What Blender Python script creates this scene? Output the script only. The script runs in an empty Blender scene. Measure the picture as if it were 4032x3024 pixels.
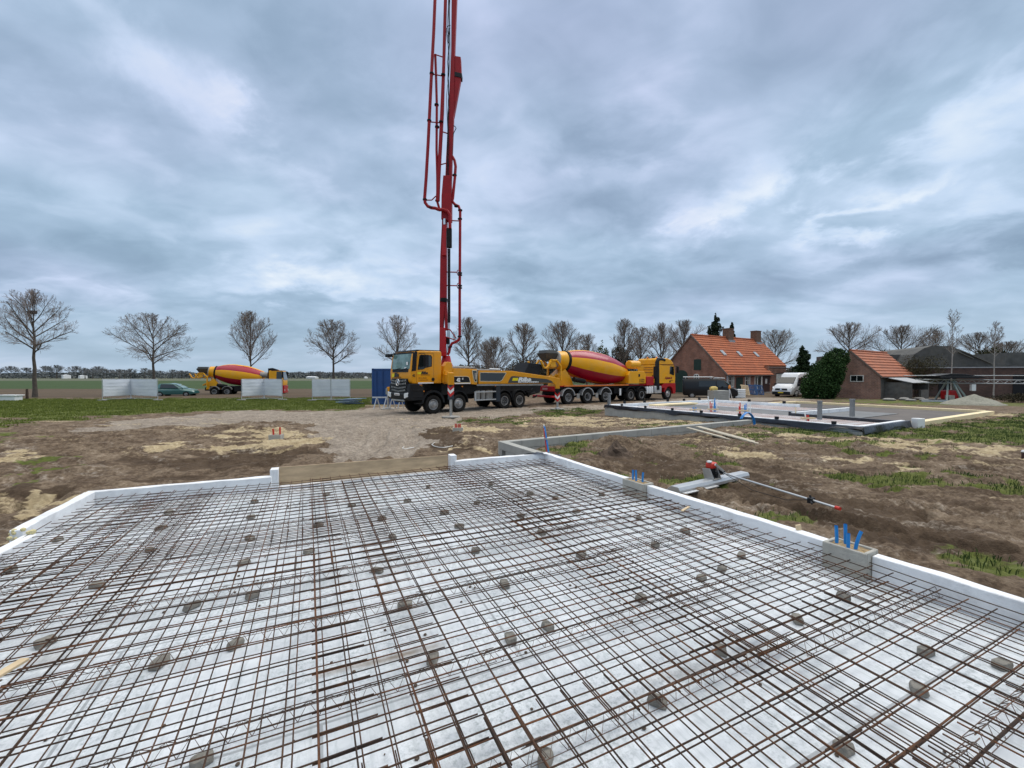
import bpy, math, random
import numpy as np
from mathutils import Vector, Matrix
C = bpy.context.scene.collection
PI = math.pi
R = math.radians
# ------------------------------------------------------------------ camera
F = 1650.0
H = 2.2
TH = math.atan(34/F)
cd = bpy.data.cameras.new('camera'); cam = bpy.data.objects.new('camera', cd); C.objects.link(cam)
cam.location = (0, 0, H); cam.rotation_euler = (PI/2-TH, 0, 0)
cd.sensor_width = 36; cd.lens = 36*F/4032; cd.clip_start = .05; cd.clip_end = 6000
bpy.context.scene.camera = cam
# ------------------------------------------------------------------ exposure, world, sun
sc = bpy.context.scene
sc.view_settings.view_transform = 'Standard'; sc.view_settings.look = 'None'
sc.view_settings.exposure = 0.06; sc.view_settings.gamma = 1
sc.cycles.max_bounces = 5; sc.cycles.diffuse_bounces = 3; sc.cycles.transparent_max_bounces = 12
def ray(px, py):
    u = (px-2016)/F; v = (py-1512)/F
    return Vector((u, math.cos(TH)-v*math.sin(TH), -math.sin(TH)-v*math.cos(TH)))
def W(px, py, z=0.0):
    d = ray(px, py); t = (z-H)/d.z
    return Vector((d.x*t, d.y*t, z))
def D(px, py, y):
    d = ray(px, py); t = y/d.y
    return Vector((d.x*t, y, H+d.z*t))
def hit(px, py, P, N):
    d = ray(px, py); o = Vector((0, 0, H)); t = (P-o).dot(N)/d.dot(N)
    return o+d*t
world = bpy.data.worlds.new('World'); sc.world = world; world.use_nodes = True
SUN_EL, SUN_AZ = R(52), R(60)      # azimuth clockwise from +Y
def make_world():
    nt = world.node_tree; N = nt.nodes; L = nt.links; N.clear()
    def n(t, **k):
        o = N.new(t)
        for a, b in k.items(): setattr(o, a, b)
        return o
    def math_(op, a, b=None, c=None, clamp=False):
        m = n('ShaderNodeMath', operation=op); m.use_clamp = clamp
        for i, v in enumerate((a, b, c)):
            if v is None: continue
            if isinstance(v, (int, float)): m.inputs[i].default_value = v
            else: L.new(v, m.inputs[i])
        return m.outputs[0]
    out = n('ShaderNodeOutputWorld')
    tc = n('ShaderNodeTexCoord'); sep = n('ShaderNodeSeparateXYZ'); L.new(tc.outputs['Generated'], sep.inputs[0])
    x, y, z = sep.outputs
    zc = math_('MAXIMUM', z, 0.0)
    den = math_('ADD', zc, 0.26)
    qx = math_('DIVIDE', x, den); qy = math_('DIVIDE', y, den)
    cmb = n('ShaderNodeCombineXYZ'); L.new(qx, cmb.inputs[0]); L.new(qy, cmb.inputs[1])
    def noise(scale, det, rough, dist, off, sx=1, sy=1, rot=0, src=None):
        mp = n('ShaderNodeMapping'); mp.inputs['Location'].default_value = off; mp.inputs['Scale'].default_value = (sx, sy, 1)
        mp.inputs['Rotation'].default_value = (0, 0, rot)
        L.new(src or cmb.outputs[0], mp.inputs[0])
        t = n('ShaderNodeTexNoise'); t.inputs['Scale'].default_value = scale; t.inputs['Detail'].default_value = det
        t.inputs['Roughness'].default_value = rough; t.inputs['Distortion'].default_value = dist
        L.new(mp.outputs[0], t.inputs[0]); return t.outputs['Fac']
    # large cloud masses, real positions in the cloud layer: (px, py of the photo's view direction, radius x, y, gain)
    n1 = noise(1.0, 2, .4, .5, (3.1, 1.7, .3), 1.0, 1.25, .5)
    n2 = noise(2.6, 3, .45, .5, (7.3, 2.2, 0), 1.0, 1.3, .35)
    n3 = noise(5.2, 5, .5, .6, (1.3, 9.2, 0), 1.0, 1.35, .3)
    a = math_('MULTIPLY', n1, .46)
    a = math_('MULTIPLY_ADD', n2, .34, a)
    a = math_('MULTIPLY_ADD', n3, .20, a)
    az = math_('ARCTAN2', x, y); el_ = math_('ARCSINE', z)
    w1 = math_('SUBTRACT', noise(3.2, 6, .58, .3, (0, 5, 0)), .5)
    w2 = math_('SUBTRACT', noise(3.2, 6, .58, .3, (8, 0, 0)), .5)
    wx = math_('MULTIPLY_ADD', w1, .50, az); wy = math_('MULTIPLY_ADD', w2, .26, el_)
    for (px, py, rx, ry, rot, g) in SKYBLOBS:
        d = ray(px, py).normalized(); cx, cy = math.atan2(d.x, d.y), math.asin(d.z)
        k = (1-d.x*d.x-d.z*d.z)**.5; kx = rx/F*k*(.55+.45*k); ky = ry/F*k
        dx = math_('SUBTRACT', wx, cx); dy = math_('SUBTRACT', wy, cy)
        c, s = math.cos(-R(rot)), math.sin(-R(rot))
        rx_ = math_('MULTIPLY_ADD', dx, c/kx, math_('MULTIPLY', dy, s/kx))
        ry_ = math_('MULTIPLY_ADD', dx, -s/ky, math_('MULTIPLY', dy, c/ky))
        q = math_('ADD', math_('MULTIPLY', rx_, rx_), math_('MULTIPLY', ry_, ry_))
        e = math_('EXPONENT', math_('MULTIPLY', q, -1.0))
        a = math_('MULTIPLY_ADD', e, g*.88, a)
    cr = n('ShaderNodeValToRGB'); L.new(a, cr.inputs[0])
    el = cr.color_ramp.elements
    el[0].position = .28; el[0].color = (.240, .350, .480, 1)
    el[1].position = .78; el[1].color = (.86, .93, 1.0, 1)
    for p, col in ((.39, (.310, .440, .585, 1)), (.49, (.405, .548, .715, 1)), (.60, (.57, .71, .90, 1))):
        e = el.new(p); e.color = col
    # a little pale purple in parts, as the thin cloud gets it
    nh = noise(.9, 2, .5, 0, (2, 2, 4))
    hue = n('ShaderNodeMix', data_type='RGBA', blend_type='MULTIPLY')
    fh = math_('MULTIPLY', math_('SUBTRACT', nh, .45), 2.6, clamp=True)
    L.new(fh, hue.inputs[0]); L.new(cr.outputs[0], hue.inputs[6]); hue.inputs[7].default_value = (1.10, .95, 1.02, 1)
    # brighter towards the zenith (overcast sky), paler near the horizon
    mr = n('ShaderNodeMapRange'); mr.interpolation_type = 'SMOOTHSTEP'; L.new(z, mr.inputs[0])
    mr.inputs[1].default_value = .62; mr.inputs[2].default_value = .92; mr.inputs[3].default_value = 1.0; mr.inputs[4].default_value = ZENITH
    hz = n('ShaderNodeMapRange'); hz.interpolation_type = 'SMOOTHSTEP'; L.new(z, hz.inputs[0])
    hz.inputs[1].default_value = 0.0; hz.inputs[2].default_value = .16; hz.inputs[3].default_value = .60; hz.inputs[4].default_value = 0.0
    hm = n('ShaderNodeMix', data_type='RGBA'); L.new(hz.outputs[0], hm.inputs[0]); L.new(hue.outputs[2], hm.inputs[6]); hm.inputs[7].default_value = (.420, .550, .670, 1)
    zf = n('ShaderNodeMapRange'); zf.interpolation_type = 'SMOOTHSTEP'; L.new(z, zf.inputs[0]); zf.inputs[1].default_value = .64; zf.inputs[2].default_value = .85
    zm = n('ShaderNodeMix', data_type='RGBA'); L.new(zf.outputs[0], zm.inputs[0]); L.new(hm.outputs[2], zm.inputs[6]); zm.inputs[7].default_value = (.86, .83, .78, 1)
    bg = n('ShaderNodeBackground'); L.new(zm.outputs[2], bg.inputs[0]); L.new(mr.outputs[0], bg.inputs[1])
    sky = n('ShaderNodeTexSky', sky_type='NISHITA'); sky.sun_disc = False; sky.sun_elevation = SUN_EL; sky.sun_rotation = SUN_AZ
    bs = n('ShaderNodeBackground'); L.new(sky.outputs[0], bs.inputs[0]); bs.inputs[1].default_value = .07
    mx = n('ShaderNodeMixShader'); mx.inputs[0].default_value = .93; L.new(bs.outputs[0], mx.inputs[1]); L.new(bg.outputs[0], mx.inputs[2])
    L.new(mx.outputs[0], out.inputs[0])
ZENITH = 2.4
SKYBLOBS = [ # cloud masses: view direction as (px, py), radii, tilt, bright (+) or dark (-)
 (560, 240, 560, 120, 22, .14), (120, 120, 400, 200, 0, .06), (890, 350, 170, 70, 32, .13), (1150, 1060, 480, 85, 3, .13), (1190, 1060, 150, 40, 5, .10), (1900, 950, 160, 150, 0, .07),
 (1950, 300, 220, 420, 0, .06), (2700, 130, 480, 200, -10, .10), (2900, 760, 380, 120, -12, .13), (3430, 840, 190, 60, -25, .20), (2780, 880, 300, 50, -20, .12),
 (3700, 540, 330, 120, -25, .10), (4000, 380, 220, 130, -20, .06), (4030, 720, 260, 90, -10, .10), (200, 1150, 420, 50, 0, .08), (2450, 700, 160, 60, 0, .05), (1750, 1170, 500, 35, 0, .08),
 (1270, 260, 300, 240, 20, -.15), (1400, 760, 320, 140, 0, -.13), (2440, 560, 290, 110, -10, -.18), (2450, 860, 230, 70, 10, -.11), (330, 950, 520, 110, 8, -.09),
 (900, 990, 360, 55, 5, -.11), (3330, 630, 260, 90, -20, -.12), (3850, 950, 420, 60, -10, -.10), (2900, 1100, 900, 90, 0, -.05), (3720, 200, 340, 140, -20, -.12),
 (130, 380, 240, 220, 20, -.06), (500, 600, 400, 90, 20, -.05), (1000, 1200, 600, 40, 0, -.06), (3300, 1000, 300, 40, 0, .05), (2150, 1080, 260, 50, 0, -.06)]
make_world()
world.cycles.sampling_method = 'MANUAL'; world.cycles.sample_map_resolution = 512
sd = bpy.data.lights.new('sun', 'SUN'); sun = bpy.data.objects.new('sun', sd); C.objects.link(sun)
sd.energy = 1.4; sd.angle = R(35); sd.color = (1, .97, .93)
sun.rotation_euler = Vector((math.sin(SUN_AZ)*math.cos(SUN_EL), math.cos(SUN_AZ)*math.cos(SUN_EL), math.sin(SUN_EL))).to_track_quat('Z', 'Y').to_euler()
# ------------------------------------------------------------------ materials
MATS = {}
def mat(name, col, rough=.6, metal=0, var=.12, vscale=3.0, bump=0, bscale=30, col2=None, spec=.5, dirt=0, dcol=(.16,.12,.08), stretch=(1,1,1), coat=0, trans=0):
    m = bpy.data.materials.new(name); m.use_nodes = True; nt = m.node_tree; N = nt.nodes; L = nt.links
    b = N['Principled BSDF']; b.inputs['Roughness'].default_value = rough; b.inputs['Metallic'].default_value = metal
    b.inputs['Specular IOR Level'].default_value = spec
    if coat: b.inputs['Coat Weight'].default_value = coat; b.inputs['Coat Roughness'].default_value = .08
    if trans: b.inputs['Transmission Weight'].default_value = trans
    tc = N.new('ShaderNodeTexCoord'); mp = N.new('ShaderNodeMapping'); mp.inputs['Scale'].default_value = stretch
    L.new(tc.outputs['Object'], mp.inputs[0])
    no = N.new('ShaderNodeTexNoise'); no.inputs['Scale'].default_value = vscale; no.inputs['Detail'].default_value = 5; no.inputs['Roughness'].default_value = .6
    L.new(mp.outputs[0], no.inputs[0])
    mr = N.new('ShaderNodeMapRange'); L.new(no.outputs['Fac'], mr.inputs[0]); mr.inputs[1].default_value = .3; mr.inputs[2].default_value = .7
    mx = N.new('ShaderNodeMix'); mx.data_type = 'RGBA'; L.new(mr.outputs[0], mx.inputs[0])
    c2 = col2 or tuple(c*(1+var) for c in col); c1 = col if col2 else tuple(c*(1-var) for c in col)
    mx.inputs[6].default_value = (*c1, 1); mx.inputs[7].default_value = (*c2, 1)
    res = mx.outputs[2]
    if dirt:
        n2 = N.new('ShaderNodeTexNoise'); n2.inputs['Scale'].default_value = vscale*.7; n2.inputs['Detail'].default_value = 7; n2.inputs['Roughness'].default_value = .7
        L.new(mp.outputs[0], n2.inputs[0])
        m2 = N.new('ShaderNodeMapRange'); L.new(n2.outputs['Fac'], m2.inputs[0]); m2.inputs[1].default_value = .48; m2.inputs[2].default_value = .7; m2.inputs[4].default_value = dirt
        x2 = N.new('ShaderNodeMix'); x2.data_type = 'RGBA'; L.new(m2.outputs[0], x2.inputs[0]); L.new(res, x2.inputs[6]); x2.inputs[7].default_value = (*dcol, 1); res = x2.outputs[2]
    L.new(res, b.inputs['Base Color'])
    if bump:
        n3 = N.new('ShaderNodeTexNoise'); n3.inputs['Scale'].default_value = bscale; n3.inputs['Detail'].default_value = 4
        L.new(mp.outputs[0], n3.inputs[0]); bp = N.new('ShaderNodeBump'); bp.inputs['Strength'].default_value = bump; bp.inputs['Distance'].default_value = .02
        L.new(n3.outputs['Fac'], bp.inputs['Height']); L.new(bp.outputs[0], b.inputs['Normal'])
    MATS[name] = m; return m
def brickmat(name, c1, c2, mortar, bw, bh, ms=.012, rough=.85, axes='xz', bump=.4, squash=1, offset=.5, dirt=0):
    m = mat(name, c1, rough); nt = m.node_tree; N = nt.nodes; L = nt.links; b = N['Principled BSDF']
    tc = N.new('ShaderNodeTexCoord'); sp = N.new('ShaderNodeSeparateXYZ'); L.new(tc.outputs['Object'], sp.inputs[0])
    # along = x+y so that it works on every upright face of a box-like wall
    ad = N.new('ShaderNodeMath'); ad.operation = 'ADD'; L.new(sp.outputs[0], ad.inputs[0]); L.new(sp.outputs[1], ad.inputs[1])
    cb = N.new('ShaderNodeCombineXYZ'); L.new(ad.outputs[0], cb.inputs[0]); L.new(sp.outputs[2], cb.inputs[1])
    bt = N.new('ShaderNodeTexBrick'); L.new(cb.outputs[0], bt.inputs[0]); bt.offset = offset
    bt.inputs['Scale'].default_value = 1; bt.inputs['Brick Width'].default_value = bw; bt.inputs['Row Height'].default_value = bh
    bt.inputs['Mortar Size'].default_value = ms; bt.inputs['Mortar Smooth'].default_value = .2
    bt.inputs['Color1'].default_value = (*c1, 1); bt.inputs['Color2'].default_value = (*c2, 1); bt.inputs['Mortar'].default_value = (*mortar, 1)
    no = N.new('ShaderNodeTexNoise'); no.inputs['Scale'].default_value = 1.2; no.inputs['Detail'].default_value = 7; L.new(tc.outputs['Object'], no.inputs[0])
    mr = N.new('ShaderNodeMapRange'); L.new(no.outputs['Fac'], mr.inputs[0]); mr.inputs[1].default_value = .3; mr.inputs[2].default_value = .7; mr.inputs[3].default_value = .72; mr.inputs[4].default_value = 1.25
    mx = N.new('ShaderNodeVectorMath'); mx.operation = 'SCALE'; L.new(bt.outputs['Color'], mx.inputs[0]); L.new(mr.outputs[0], mx.inputs['Scale'])
    L.new(mx.outputs[0], b.inputs['Base Color'])
    bp = N.new('ShaderNodeBump'); bp.inputs['Strength'].default_value = bump; bp.inputs['Distance'].default_value = .01; bp.invert = True
    L.new(bt.outputs['Fac'], bp.inputs['Height']); L.new(bp.outputs[0], b.inputs['Normal'])
    return m
# ------------------------------------------------------------------ mesh helper
class MB:
    def __init__(s): s.v = []; s.f = []; s.m = []; s.mi = 0
    def add(s, vs, fs):
        o = len(s.v); s.v += [tuple(v) for v in vs]
        for f in fs: s.f.append([i+o for i in f]); s.m.append(s.mi)
        return s
    def box(s, x0, x1, y0, y1, z0, z1, rot=None, at=None):
        vs = [Vector(p) for p in ((x0,y0,z0),(x1,y0,z0),(x1,y1,z0),(x0,y1,z0),(x0,y0,z1),(x1,y0,z1),(x1,y1,z1),(x0,y1,z1))]
        if rot is not None: vs = [rot@v for v in vs]
        if at is not None: vs = [v+Vector(at) for v in vs]
        return s.add(vs, [(0,3,2,1),(4,5,6,7),(0,1,5,4),(1,2,6,5),(2,3,7,6),(3,0,4,7)])
    def prism(s, poly, a, b, ax='y', poly2=None):
        # poly in (x,z) extruded along y, or (x,y) along z, or (y,z) along x
        def P(p, t): return {'y': (p[0], t, p[1]), 'z': (p[0], p[1], t), 'x': (t, p[0], p[1])}[ax]
        n = len(poly); q = poly2 or poly
        vs = [P(p, a) for p in poly]+[P(p, b) for p in q]
        fs = [tuple(range(n))[::-1], tuple(range(n, 2*n))]+[(i, (i+1)%n, n+(i+1)%n, n+i) for i in range(n)]
        return s.add(vs, fs)
    def beam(s, p, q, w, h, up=(0,0,1)):
        p = Vector(p); q = Vector(q); d = (q-p).normalized(); u = Vector(up)
        if abs(d.dot(u)) > .98: u = Vector((0,1,0))
        a = d.cross(u).normalized()*w/2; b = a.cross(d).normalized()*h/2
        vs = [p-a-b, p+a-b, p+a+b, p-a+b, q-a-b, q+a-b, q+a+b, q-a+b]
        return s.add(vs, [(0,3,2,1),(4,5,6,7),(0,1,5,4),(1,2,6,5),(2,3,7,6),(3,0,4,7)])
    def tube(s, pts, r, n=8, r1=None, cap=True):
        pts = [Vector(p) for p in pts]; k = len(pts)
        rs = r if isinstance(r, (list, tuple)) else [r+((r1 if r1 is not None else r)-r)*i/(k-1) for i in range(k)]
        o = len(s.v); prev = None
        for i, p in enumerate(pts):
            d = (pts[min(i+1, k-1)]-pts[max(i-1, 0)])
            d = d.normalized() if d.length > 1e-9 else Vector((0,0,1))
            if prev is None:
                prev = d.orthogonal().normalized()
            a = (prev-d*prev.dot(d)); a = a.normalized() if a.length > 1e-6 else d.orthogonal().normalized()
            prev = a; b = d.cross(a)
            for j in range(n):
                t = 2*PI*j/n; s.v.append(tuple(p+(a*math.cos(t)+b*math.sin(t))*rs[i]))
        for i in range(k-1):
            for j in range(n):
                s.f.append([o+i*n+j, o+i*n+(j+1)%n, o+(i+1)*n+(j+1)%n, o+(i+1)*n+j]); s.m.append(s.mi)
        if cap:
            s.f.append([o+j for j in range(n)][::-1]); s.m.append(s.mi)
            s.f.append([o+(k-1)*n+j for j in range(n)]); s.m.append(s.mi)
        return s
    def lathe(s, prof, c, axis, n=24, matf=None):
        # prof: (radius, distance along axis)
        c = Vector(c); d = Vector(axis).normalized(); a = Vector((0,0,1)); a = (a-d*a.dot(d))
        a = a.normalized() if a.length > 1e-3 else Vector((1,0,0)); b = d.cross(a)
        o = len(s.v)
        for r, h in prof:
            for j in range(n):
                t = 2*PI*j/n; s.v.append(tuple(c+d*h+(a*math.cos(t)+b*math.sin(t))*r))
        for i in range(len(prof)-1):
            for j in range(n):
                s.f.append([o+i*n+j, o+i*n+(j+1)%n, o+(i+1)*n+(j+1)%n, o+(i+1)*n+j]); s.m.append(matf(i, j) if matf else s.mi)
        if prof[0][0] > 1e-4: s.f.append([o+j for j in range(n)][::-1]); s.m.append(s.mi)
        k = len(prof)-1
        if prof[-1][0] > 1e-4: s.f.append([o+k*n+j for j in range(n)]); s.m.append(s.mi)
        return s
    def build(s, name, m, parent=None, bevel=0, smooth=False, world=False, seg=2, fix=True):
        me = bpy.data.meshes.new(name)
        vs = s.v
        if world and parent is not None:
            inv = parent.matrix_world.inverted(); vs = [tuple(inv@Vector(v)) for v in vs]
        me.from_pydata(vs, [], s.f); me.update()
        ms = m if isinstance(m, (list, tuple)) else [m]
        for q in ms: me.materials.append(q)
        if len(ms) > 1: me.polygons.foreach_set('material_index', s.m)
        if fix and len(s.f) < 60000:
            import bmesh
            bm = bmesh.new(); bm.from_mesh(me); bmesh.ops.recalc_face_normals(bm, faces=bm.faces); bm.to_mesh(me); bm.free()
        if smooth:
            me.shade_smooth()
            me.set_sharp_from_angle(angle=R(40))
        o = bpy.data.objects.new(name, me); C.objects.link(o)
        if parent is not None: o.parent = parent
        if bevel:
            b = o.modifiers.new('bevel', 'BEVEL'); b.width = bevel; b.segments = seg; b.limit_method = 'ANGLE'; b.angle_limit = R(35); b.harden_normals = False
        return o
def tag(o, label=None, cat=None, group=None, kind=None):
    if label: o['label'] = label
    if cat: o['category'] = cat
    if group: o['group'] = group
    if kind: o['kind'] = kind
    return o
def thing(name, label, cat, loc=(0,0,0), rz=0, group=None):
    o = bpy.data.objects.new(name, None); C.objects.link(o); o.empty_display_size = .3
    o.location = loc; o.rotation_euler = (0, 0, rz); o.matrix_world = Matrix.Translation(Vector(loc))@Matrix.Rotation(rz, 4, 'Z')
    return tag(o, label, cat, group)
def copy_tree(o, parent=None):
    c = o.copy(); C.objects.link(c); c.parent = parent
    for ch in list(o.children): copy_tree(ch, c)
    return c
def text(name, s, size, m, parent, origin, xdir, updir, shear=0, bold=0, sx=1.0, depth=.004, align='LEFT'):
    cu = bpy.data.curves.new(name, 'FONT'); cu.body = s; cu.size = size; cu.shear = shear; cu.offset = bold; cu.extrude = depth; cu.align_x = align
    cu.resolution_u = 3
    t = bpy.data.objects.new(name+'_tmp', cu); C.objects.link(t)
    bpy.context.view_layer.update()
    me = bpy.data.meshes.new_from_object(t.evaluated_get(bpy.context.evaluated_depsgraph_get()))
    bpy.data.objects.remove(t); bpy.data.curves.remove(cu)
    X = Vector(xdir).normalized(); U = Vector(updir); U = (U-X*U.dot(X)).normalized(); Z = X.cross(U)
    M = Matrix(((X.x*sx, U.x, Z.x, origin[0]), (X.y*sx, U.y, Z.y, origin[1]), (X.z*sx, U.z, Z.z, origin[2]), (0,0,0,1)))
    me.transform(M); me.materials.clear(); me.materials.append(m)
    o = bpy.data.objects.new(name, me); C.objects.link(o); o.parent = parent
    return o
# ------------------------------------------------------------------ numpy noise
def _h(ix, iy, seed):
    n = (ix.astype(np.int64)*374761393+iy.astype(np.int64)*668265263+seed*1442695041) & 0xffffffff
    n = ((n ^ (n >> 13))*1274126177) & 0xffffffff
    return ((n ^ (n >> 16)) & 0xffff)/65535.0
def vnoise(x, y, seed=0):
    ix = np.floor(x); iy = np.floor(y); fx = x-ix; fy = y-iy
    fx = fx*fx*fx*(fx*(fx*6-15)+10); fy = fy*fy*fy*(fy*(fy*6-15)+10)
    a = _h(ix, iy, seed); b = _h(ix+1, iy, seed); c = _h(ix, iy+1, seed); d = _h(ix+1, iy+1, seed)
    return (a*(1-fx)+b*fx)*(1-fy)+(c*(1-fx)+d*fx)*fy
def fbm(x, y, o=4, seed=0, g=.5):
    s = 0; a = 1; t = 0
    for i in range(o):
        s = s+a*vnoise(x*2**i+17.3*i, y*2**i-9.1*i, seed+i); t += a; a *= g
    return s/t
def sstep(a, b, x):
    t = np.clip((x-a)/(b-a), 0, 1); return t*t*(3-2*t)
def inpoly(x, y, poly):
    c = np.zeros(x.shape, bool); n = len(poly); j = n-1
    for i in range(n):
        xi, yi = poly[i]; xj, yj = poly[j]
        with np.errstate(divide='ignore', invalid='ignore'):
            c ^= ((yi > y) != (yj > y)) & (x < (xj-xi)*(y-yi)/(yj-yi+1e-12)+xi)
        j = i
    return c
# ------------------------------------------------------------------ slab plan (z levels)
ZT, ZF, ZM1, ZM0 = .58, .355, .492, .408      # edging top, insulation floor, top and bottom mesh
A0 = W(347, 1932, ZT); C0 = W(2152, 1781, ZT)
dR = (W(3862, 2300, ZT)-C0).normalized(); dL = (W(0, 2107, ZT)-A0).normalized()
R0 = C0+dR*13.0; L0 = A0+dL*9.5
E2 = Vector((-.437, .9, 0)).normalized(); E1 = Vector((.907, .42, 0)).normalized()
# second foundation
Z2 = .52
B2 = W(3395, 1690, Z2); F2 = (W(2381, 1598, Z2)-B2); LF = F2.length; f2 = F2.normalized()    # front edge B->A
g2 = Vector((f2.y, -f2.x, 0)); g2 = g2 if g2.x > 0 else -g2
def P2(a, b, z=0): # a along g2 (to the right/back), b along f2 (away to the left)
    p = B2+g2*a+f2*b; return Vector((p.x, p.y, z))
AD = (W(4014, 1624, .5)-B2).dot(g2)
WP = W(1975, 1741, .5)   # grey block wall corner
def gz(x, y):
    """smooth ground level"""
    k = sstep(6, 11, x)*8; z = .27*(1-sstep(0, 1, (y-11-k)/12))
    z = z+.08*sstep(5, 8, x)*sstep(9, 11, y)*(1-sstep(17, 22, y))
    z = z-.12*sstep(40, 60, y)*(1-sstep(0, 12, x))
    return z
def poly(pts, z=.1): return [tuple(W(a, b, z)[:2]) for a, b in pts]
ZONES = {
 'grass': [
  [(-3600,1571),(-600,1571),(1475,1561),(1475,1592),(1380,1607),(830,1613),(560,1622),(300,1655),(0,1690),(-900,1790),(-3600,1900)],
  [(2920,1708),(3050,1716),(3300,1718),(3560,1712),(3750,1690),(4032,1655),(5200,1600),(5200,1830),(4032,1800),(3850,1776),(3600,1762),(3300,1752),(3050,1742)],
  [(1830,1648),(2000,1636),(2060,1640),(2100,1668),(1950,1672),(1850,1665)], [(2100,1612),(2330,1600),(2420,1622),(2250,1632),(2130,1630)],
  [(2200,1775),(2330,1750),(2360,1775),(2250,1790)], [(3140,1890),(3270,1888),(3560,1945),(3540,1970),(3300,1935)],
  [(-600,1725),(120,1728),(180,1740),(60,1762),(-600,1775)], [(-200,1900),(90,1885),(150,1930),(60,1975),(-300,2000)], [(160,1835),(300,1822),(320,1865),(180,1885)],
  [(3300,1568),(3700,1572),(4400,1590),(4400,1600),(3600,1588),(3300,1580)], [(3020,1552),(3300,1556),(3300,1568),(3020,1562)], [(2540,1692),(2640,1700),(2560,1704)],
  [(3650,1800),(3760,1802),(3720,1815)], [(2440,1770),(2520,1765),(2500,1785)], [(2900,1738),(3060,1742),(3000,1765),(2880,1752)]],
 'sand': [
  [(2000,1640),(2200,1625),(2420,1640),(2700,1658),(2780,1676),(2720,1690),(2500,1690),(2300,1684),(2080,1690),(1990,1668)],
  [(1690,1690),(1900,1678),(2050,1700),(1960,1730),(1800,1720)], [(1720,1812),(1780,1780),(1900,1765),(1990,1775),(1900,1800)],
  [(780,1735),(1150,1705),(1260,1745),(1180,1800),(900,1810)], [(2880,1722),(3200,1745),(3700,1770),(4032,1790),(4400,1820),(4400,1850),(3900,1840),(3500,1808),(3100,1782),(2900,1752)],
  [(2660,1745),(2800,1738),(2840,1760),(2700,1775)], [(3250,1830),(3500,1850),(3540,1880),(3300,1862)], [(-100,1800),(80,1790),(100,1850),(-100,1870)], [(150,1960),(320,1965),(200,2060),(60,2080)],
  [(2780,1790),(3150,1830),(3100,1850),(2800,1815)], [(450,1790),(720,1760),(700,1800),(500,1822)], [(3200,1580),(3600,1595),(3400,1600)], [(3700,1630),(4100,1645),(4032,1655),(3650,1680)]],
 'gravel': [
  [(1180,1660),(1400,1612),(1480,1595),(1700,1598),(2100,1600),(2300,1590),(2480,1585),(2700,1550),(3200,1545),(3200,1572),(2760,1578),(2380,1600),(2180,1612),(1960,1640),(1830,1640),(1780,1690),(1700,1710),(1690,1790),(1600,1830),(1350,1850),(1250,1800),(1260,1720)],
  [(270,1702),(500,1655),(830,1618),(1400,1606),(1480,1680),(1000,1662),(720,1690),(350,1718)]],
 'mud': [
  [(620,1840),(900,1780),(1300,1800),(1050,1880),(700,1900)], [(1650,1690),(1760,1700),(1900,1760),(1800,1830),(1700,1800)], [(2300,1830),(2500,1800),(3000,1900),(3500,2050),(4032,2220),(4032,2350),(3300,2130),(2600,1900)],
  [(2180,1620),(2400,1605),(2420,1618),(1900,1640)], [(40,1940),(160,1935),(200,1990),(80,2010)], [(640,1665),(900,1650),(1000,1672),(700,1680)]],
}
ZW = {k: [poly(p) for p in v] for k, v in ZONES.items()}
def zone(kind, x, y, edge):
    m = np.zeros(x.shape)
    d = np.maximum(np.hypot(x, y)*.05, .25)
    nx = x+(fbm(x*edge, y*edge, 4, 5)-.5)*d*2.2; ny = y+(fbm(x*edge, y*edge, 4, 9)-.5)*d*2.2
    for p in ZW[kind]: m = np.maximum(m, inpoly(nx, ny, p).astype(float))
    return m
slabP = [tuple(p[:2]) for p in (A0, C0, R0, L0)]
plat2 = [tuple(P2(a, b)[:2]) for a, b in ((0.02, .02), (0.02, LF), (8.2, LF), (AD-.1, 7), (AD-.1, .02))]
MOUNDS = [(W(2425,1750,.3), .5, .22), (W(2500,1760,.3), .30, .08), (W(1850,1750,.25), .7, .22), (W(2330,1700,.2), .9, .05), (W(980,1700,.15), 1.3, .22), (W(1150,1655,.1), 1.4, .18),
          (W(2640,1760,.3), .3, .1), (W(1950,1760,.25), .5, .15), (W(700,1690,.1), 1.2, .1), (W(2350,1830,.3), .5, .12), (W(3050,1995,.35), .5, .08), (W(2680,1790,.3), .14, .13), (W(3380,1765,.3), .16, .1)]
PITS = [(W(95,1960,.3), .45, .35), (W(940,1775,.2), .9, .14), (W(2480,1870,.3), .6, .10), (W(1980,1790,.2), .6, .12)]
SD = (W(4300, 2080, .3)-W(2500, 1850, .3)).normalized()
def streak(x, y):
    """wheel-drawn streaks: stretched along the driving direction on each side of the slab"""
    s = x*SD.x+y*SD.y; q = -x*SD.y+y*SD.x; s2 = x*.97+y*.24; q2 = -x*.24+y*.97
    a = fbm(s*.55, q*3.2, 5, 121, .62); b = fbm(s2*.5, q2*2.6, 5, 127, .62); w = sstep(-1.5, 1.5, x)
    return a*w+b*(1-w)
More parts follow.
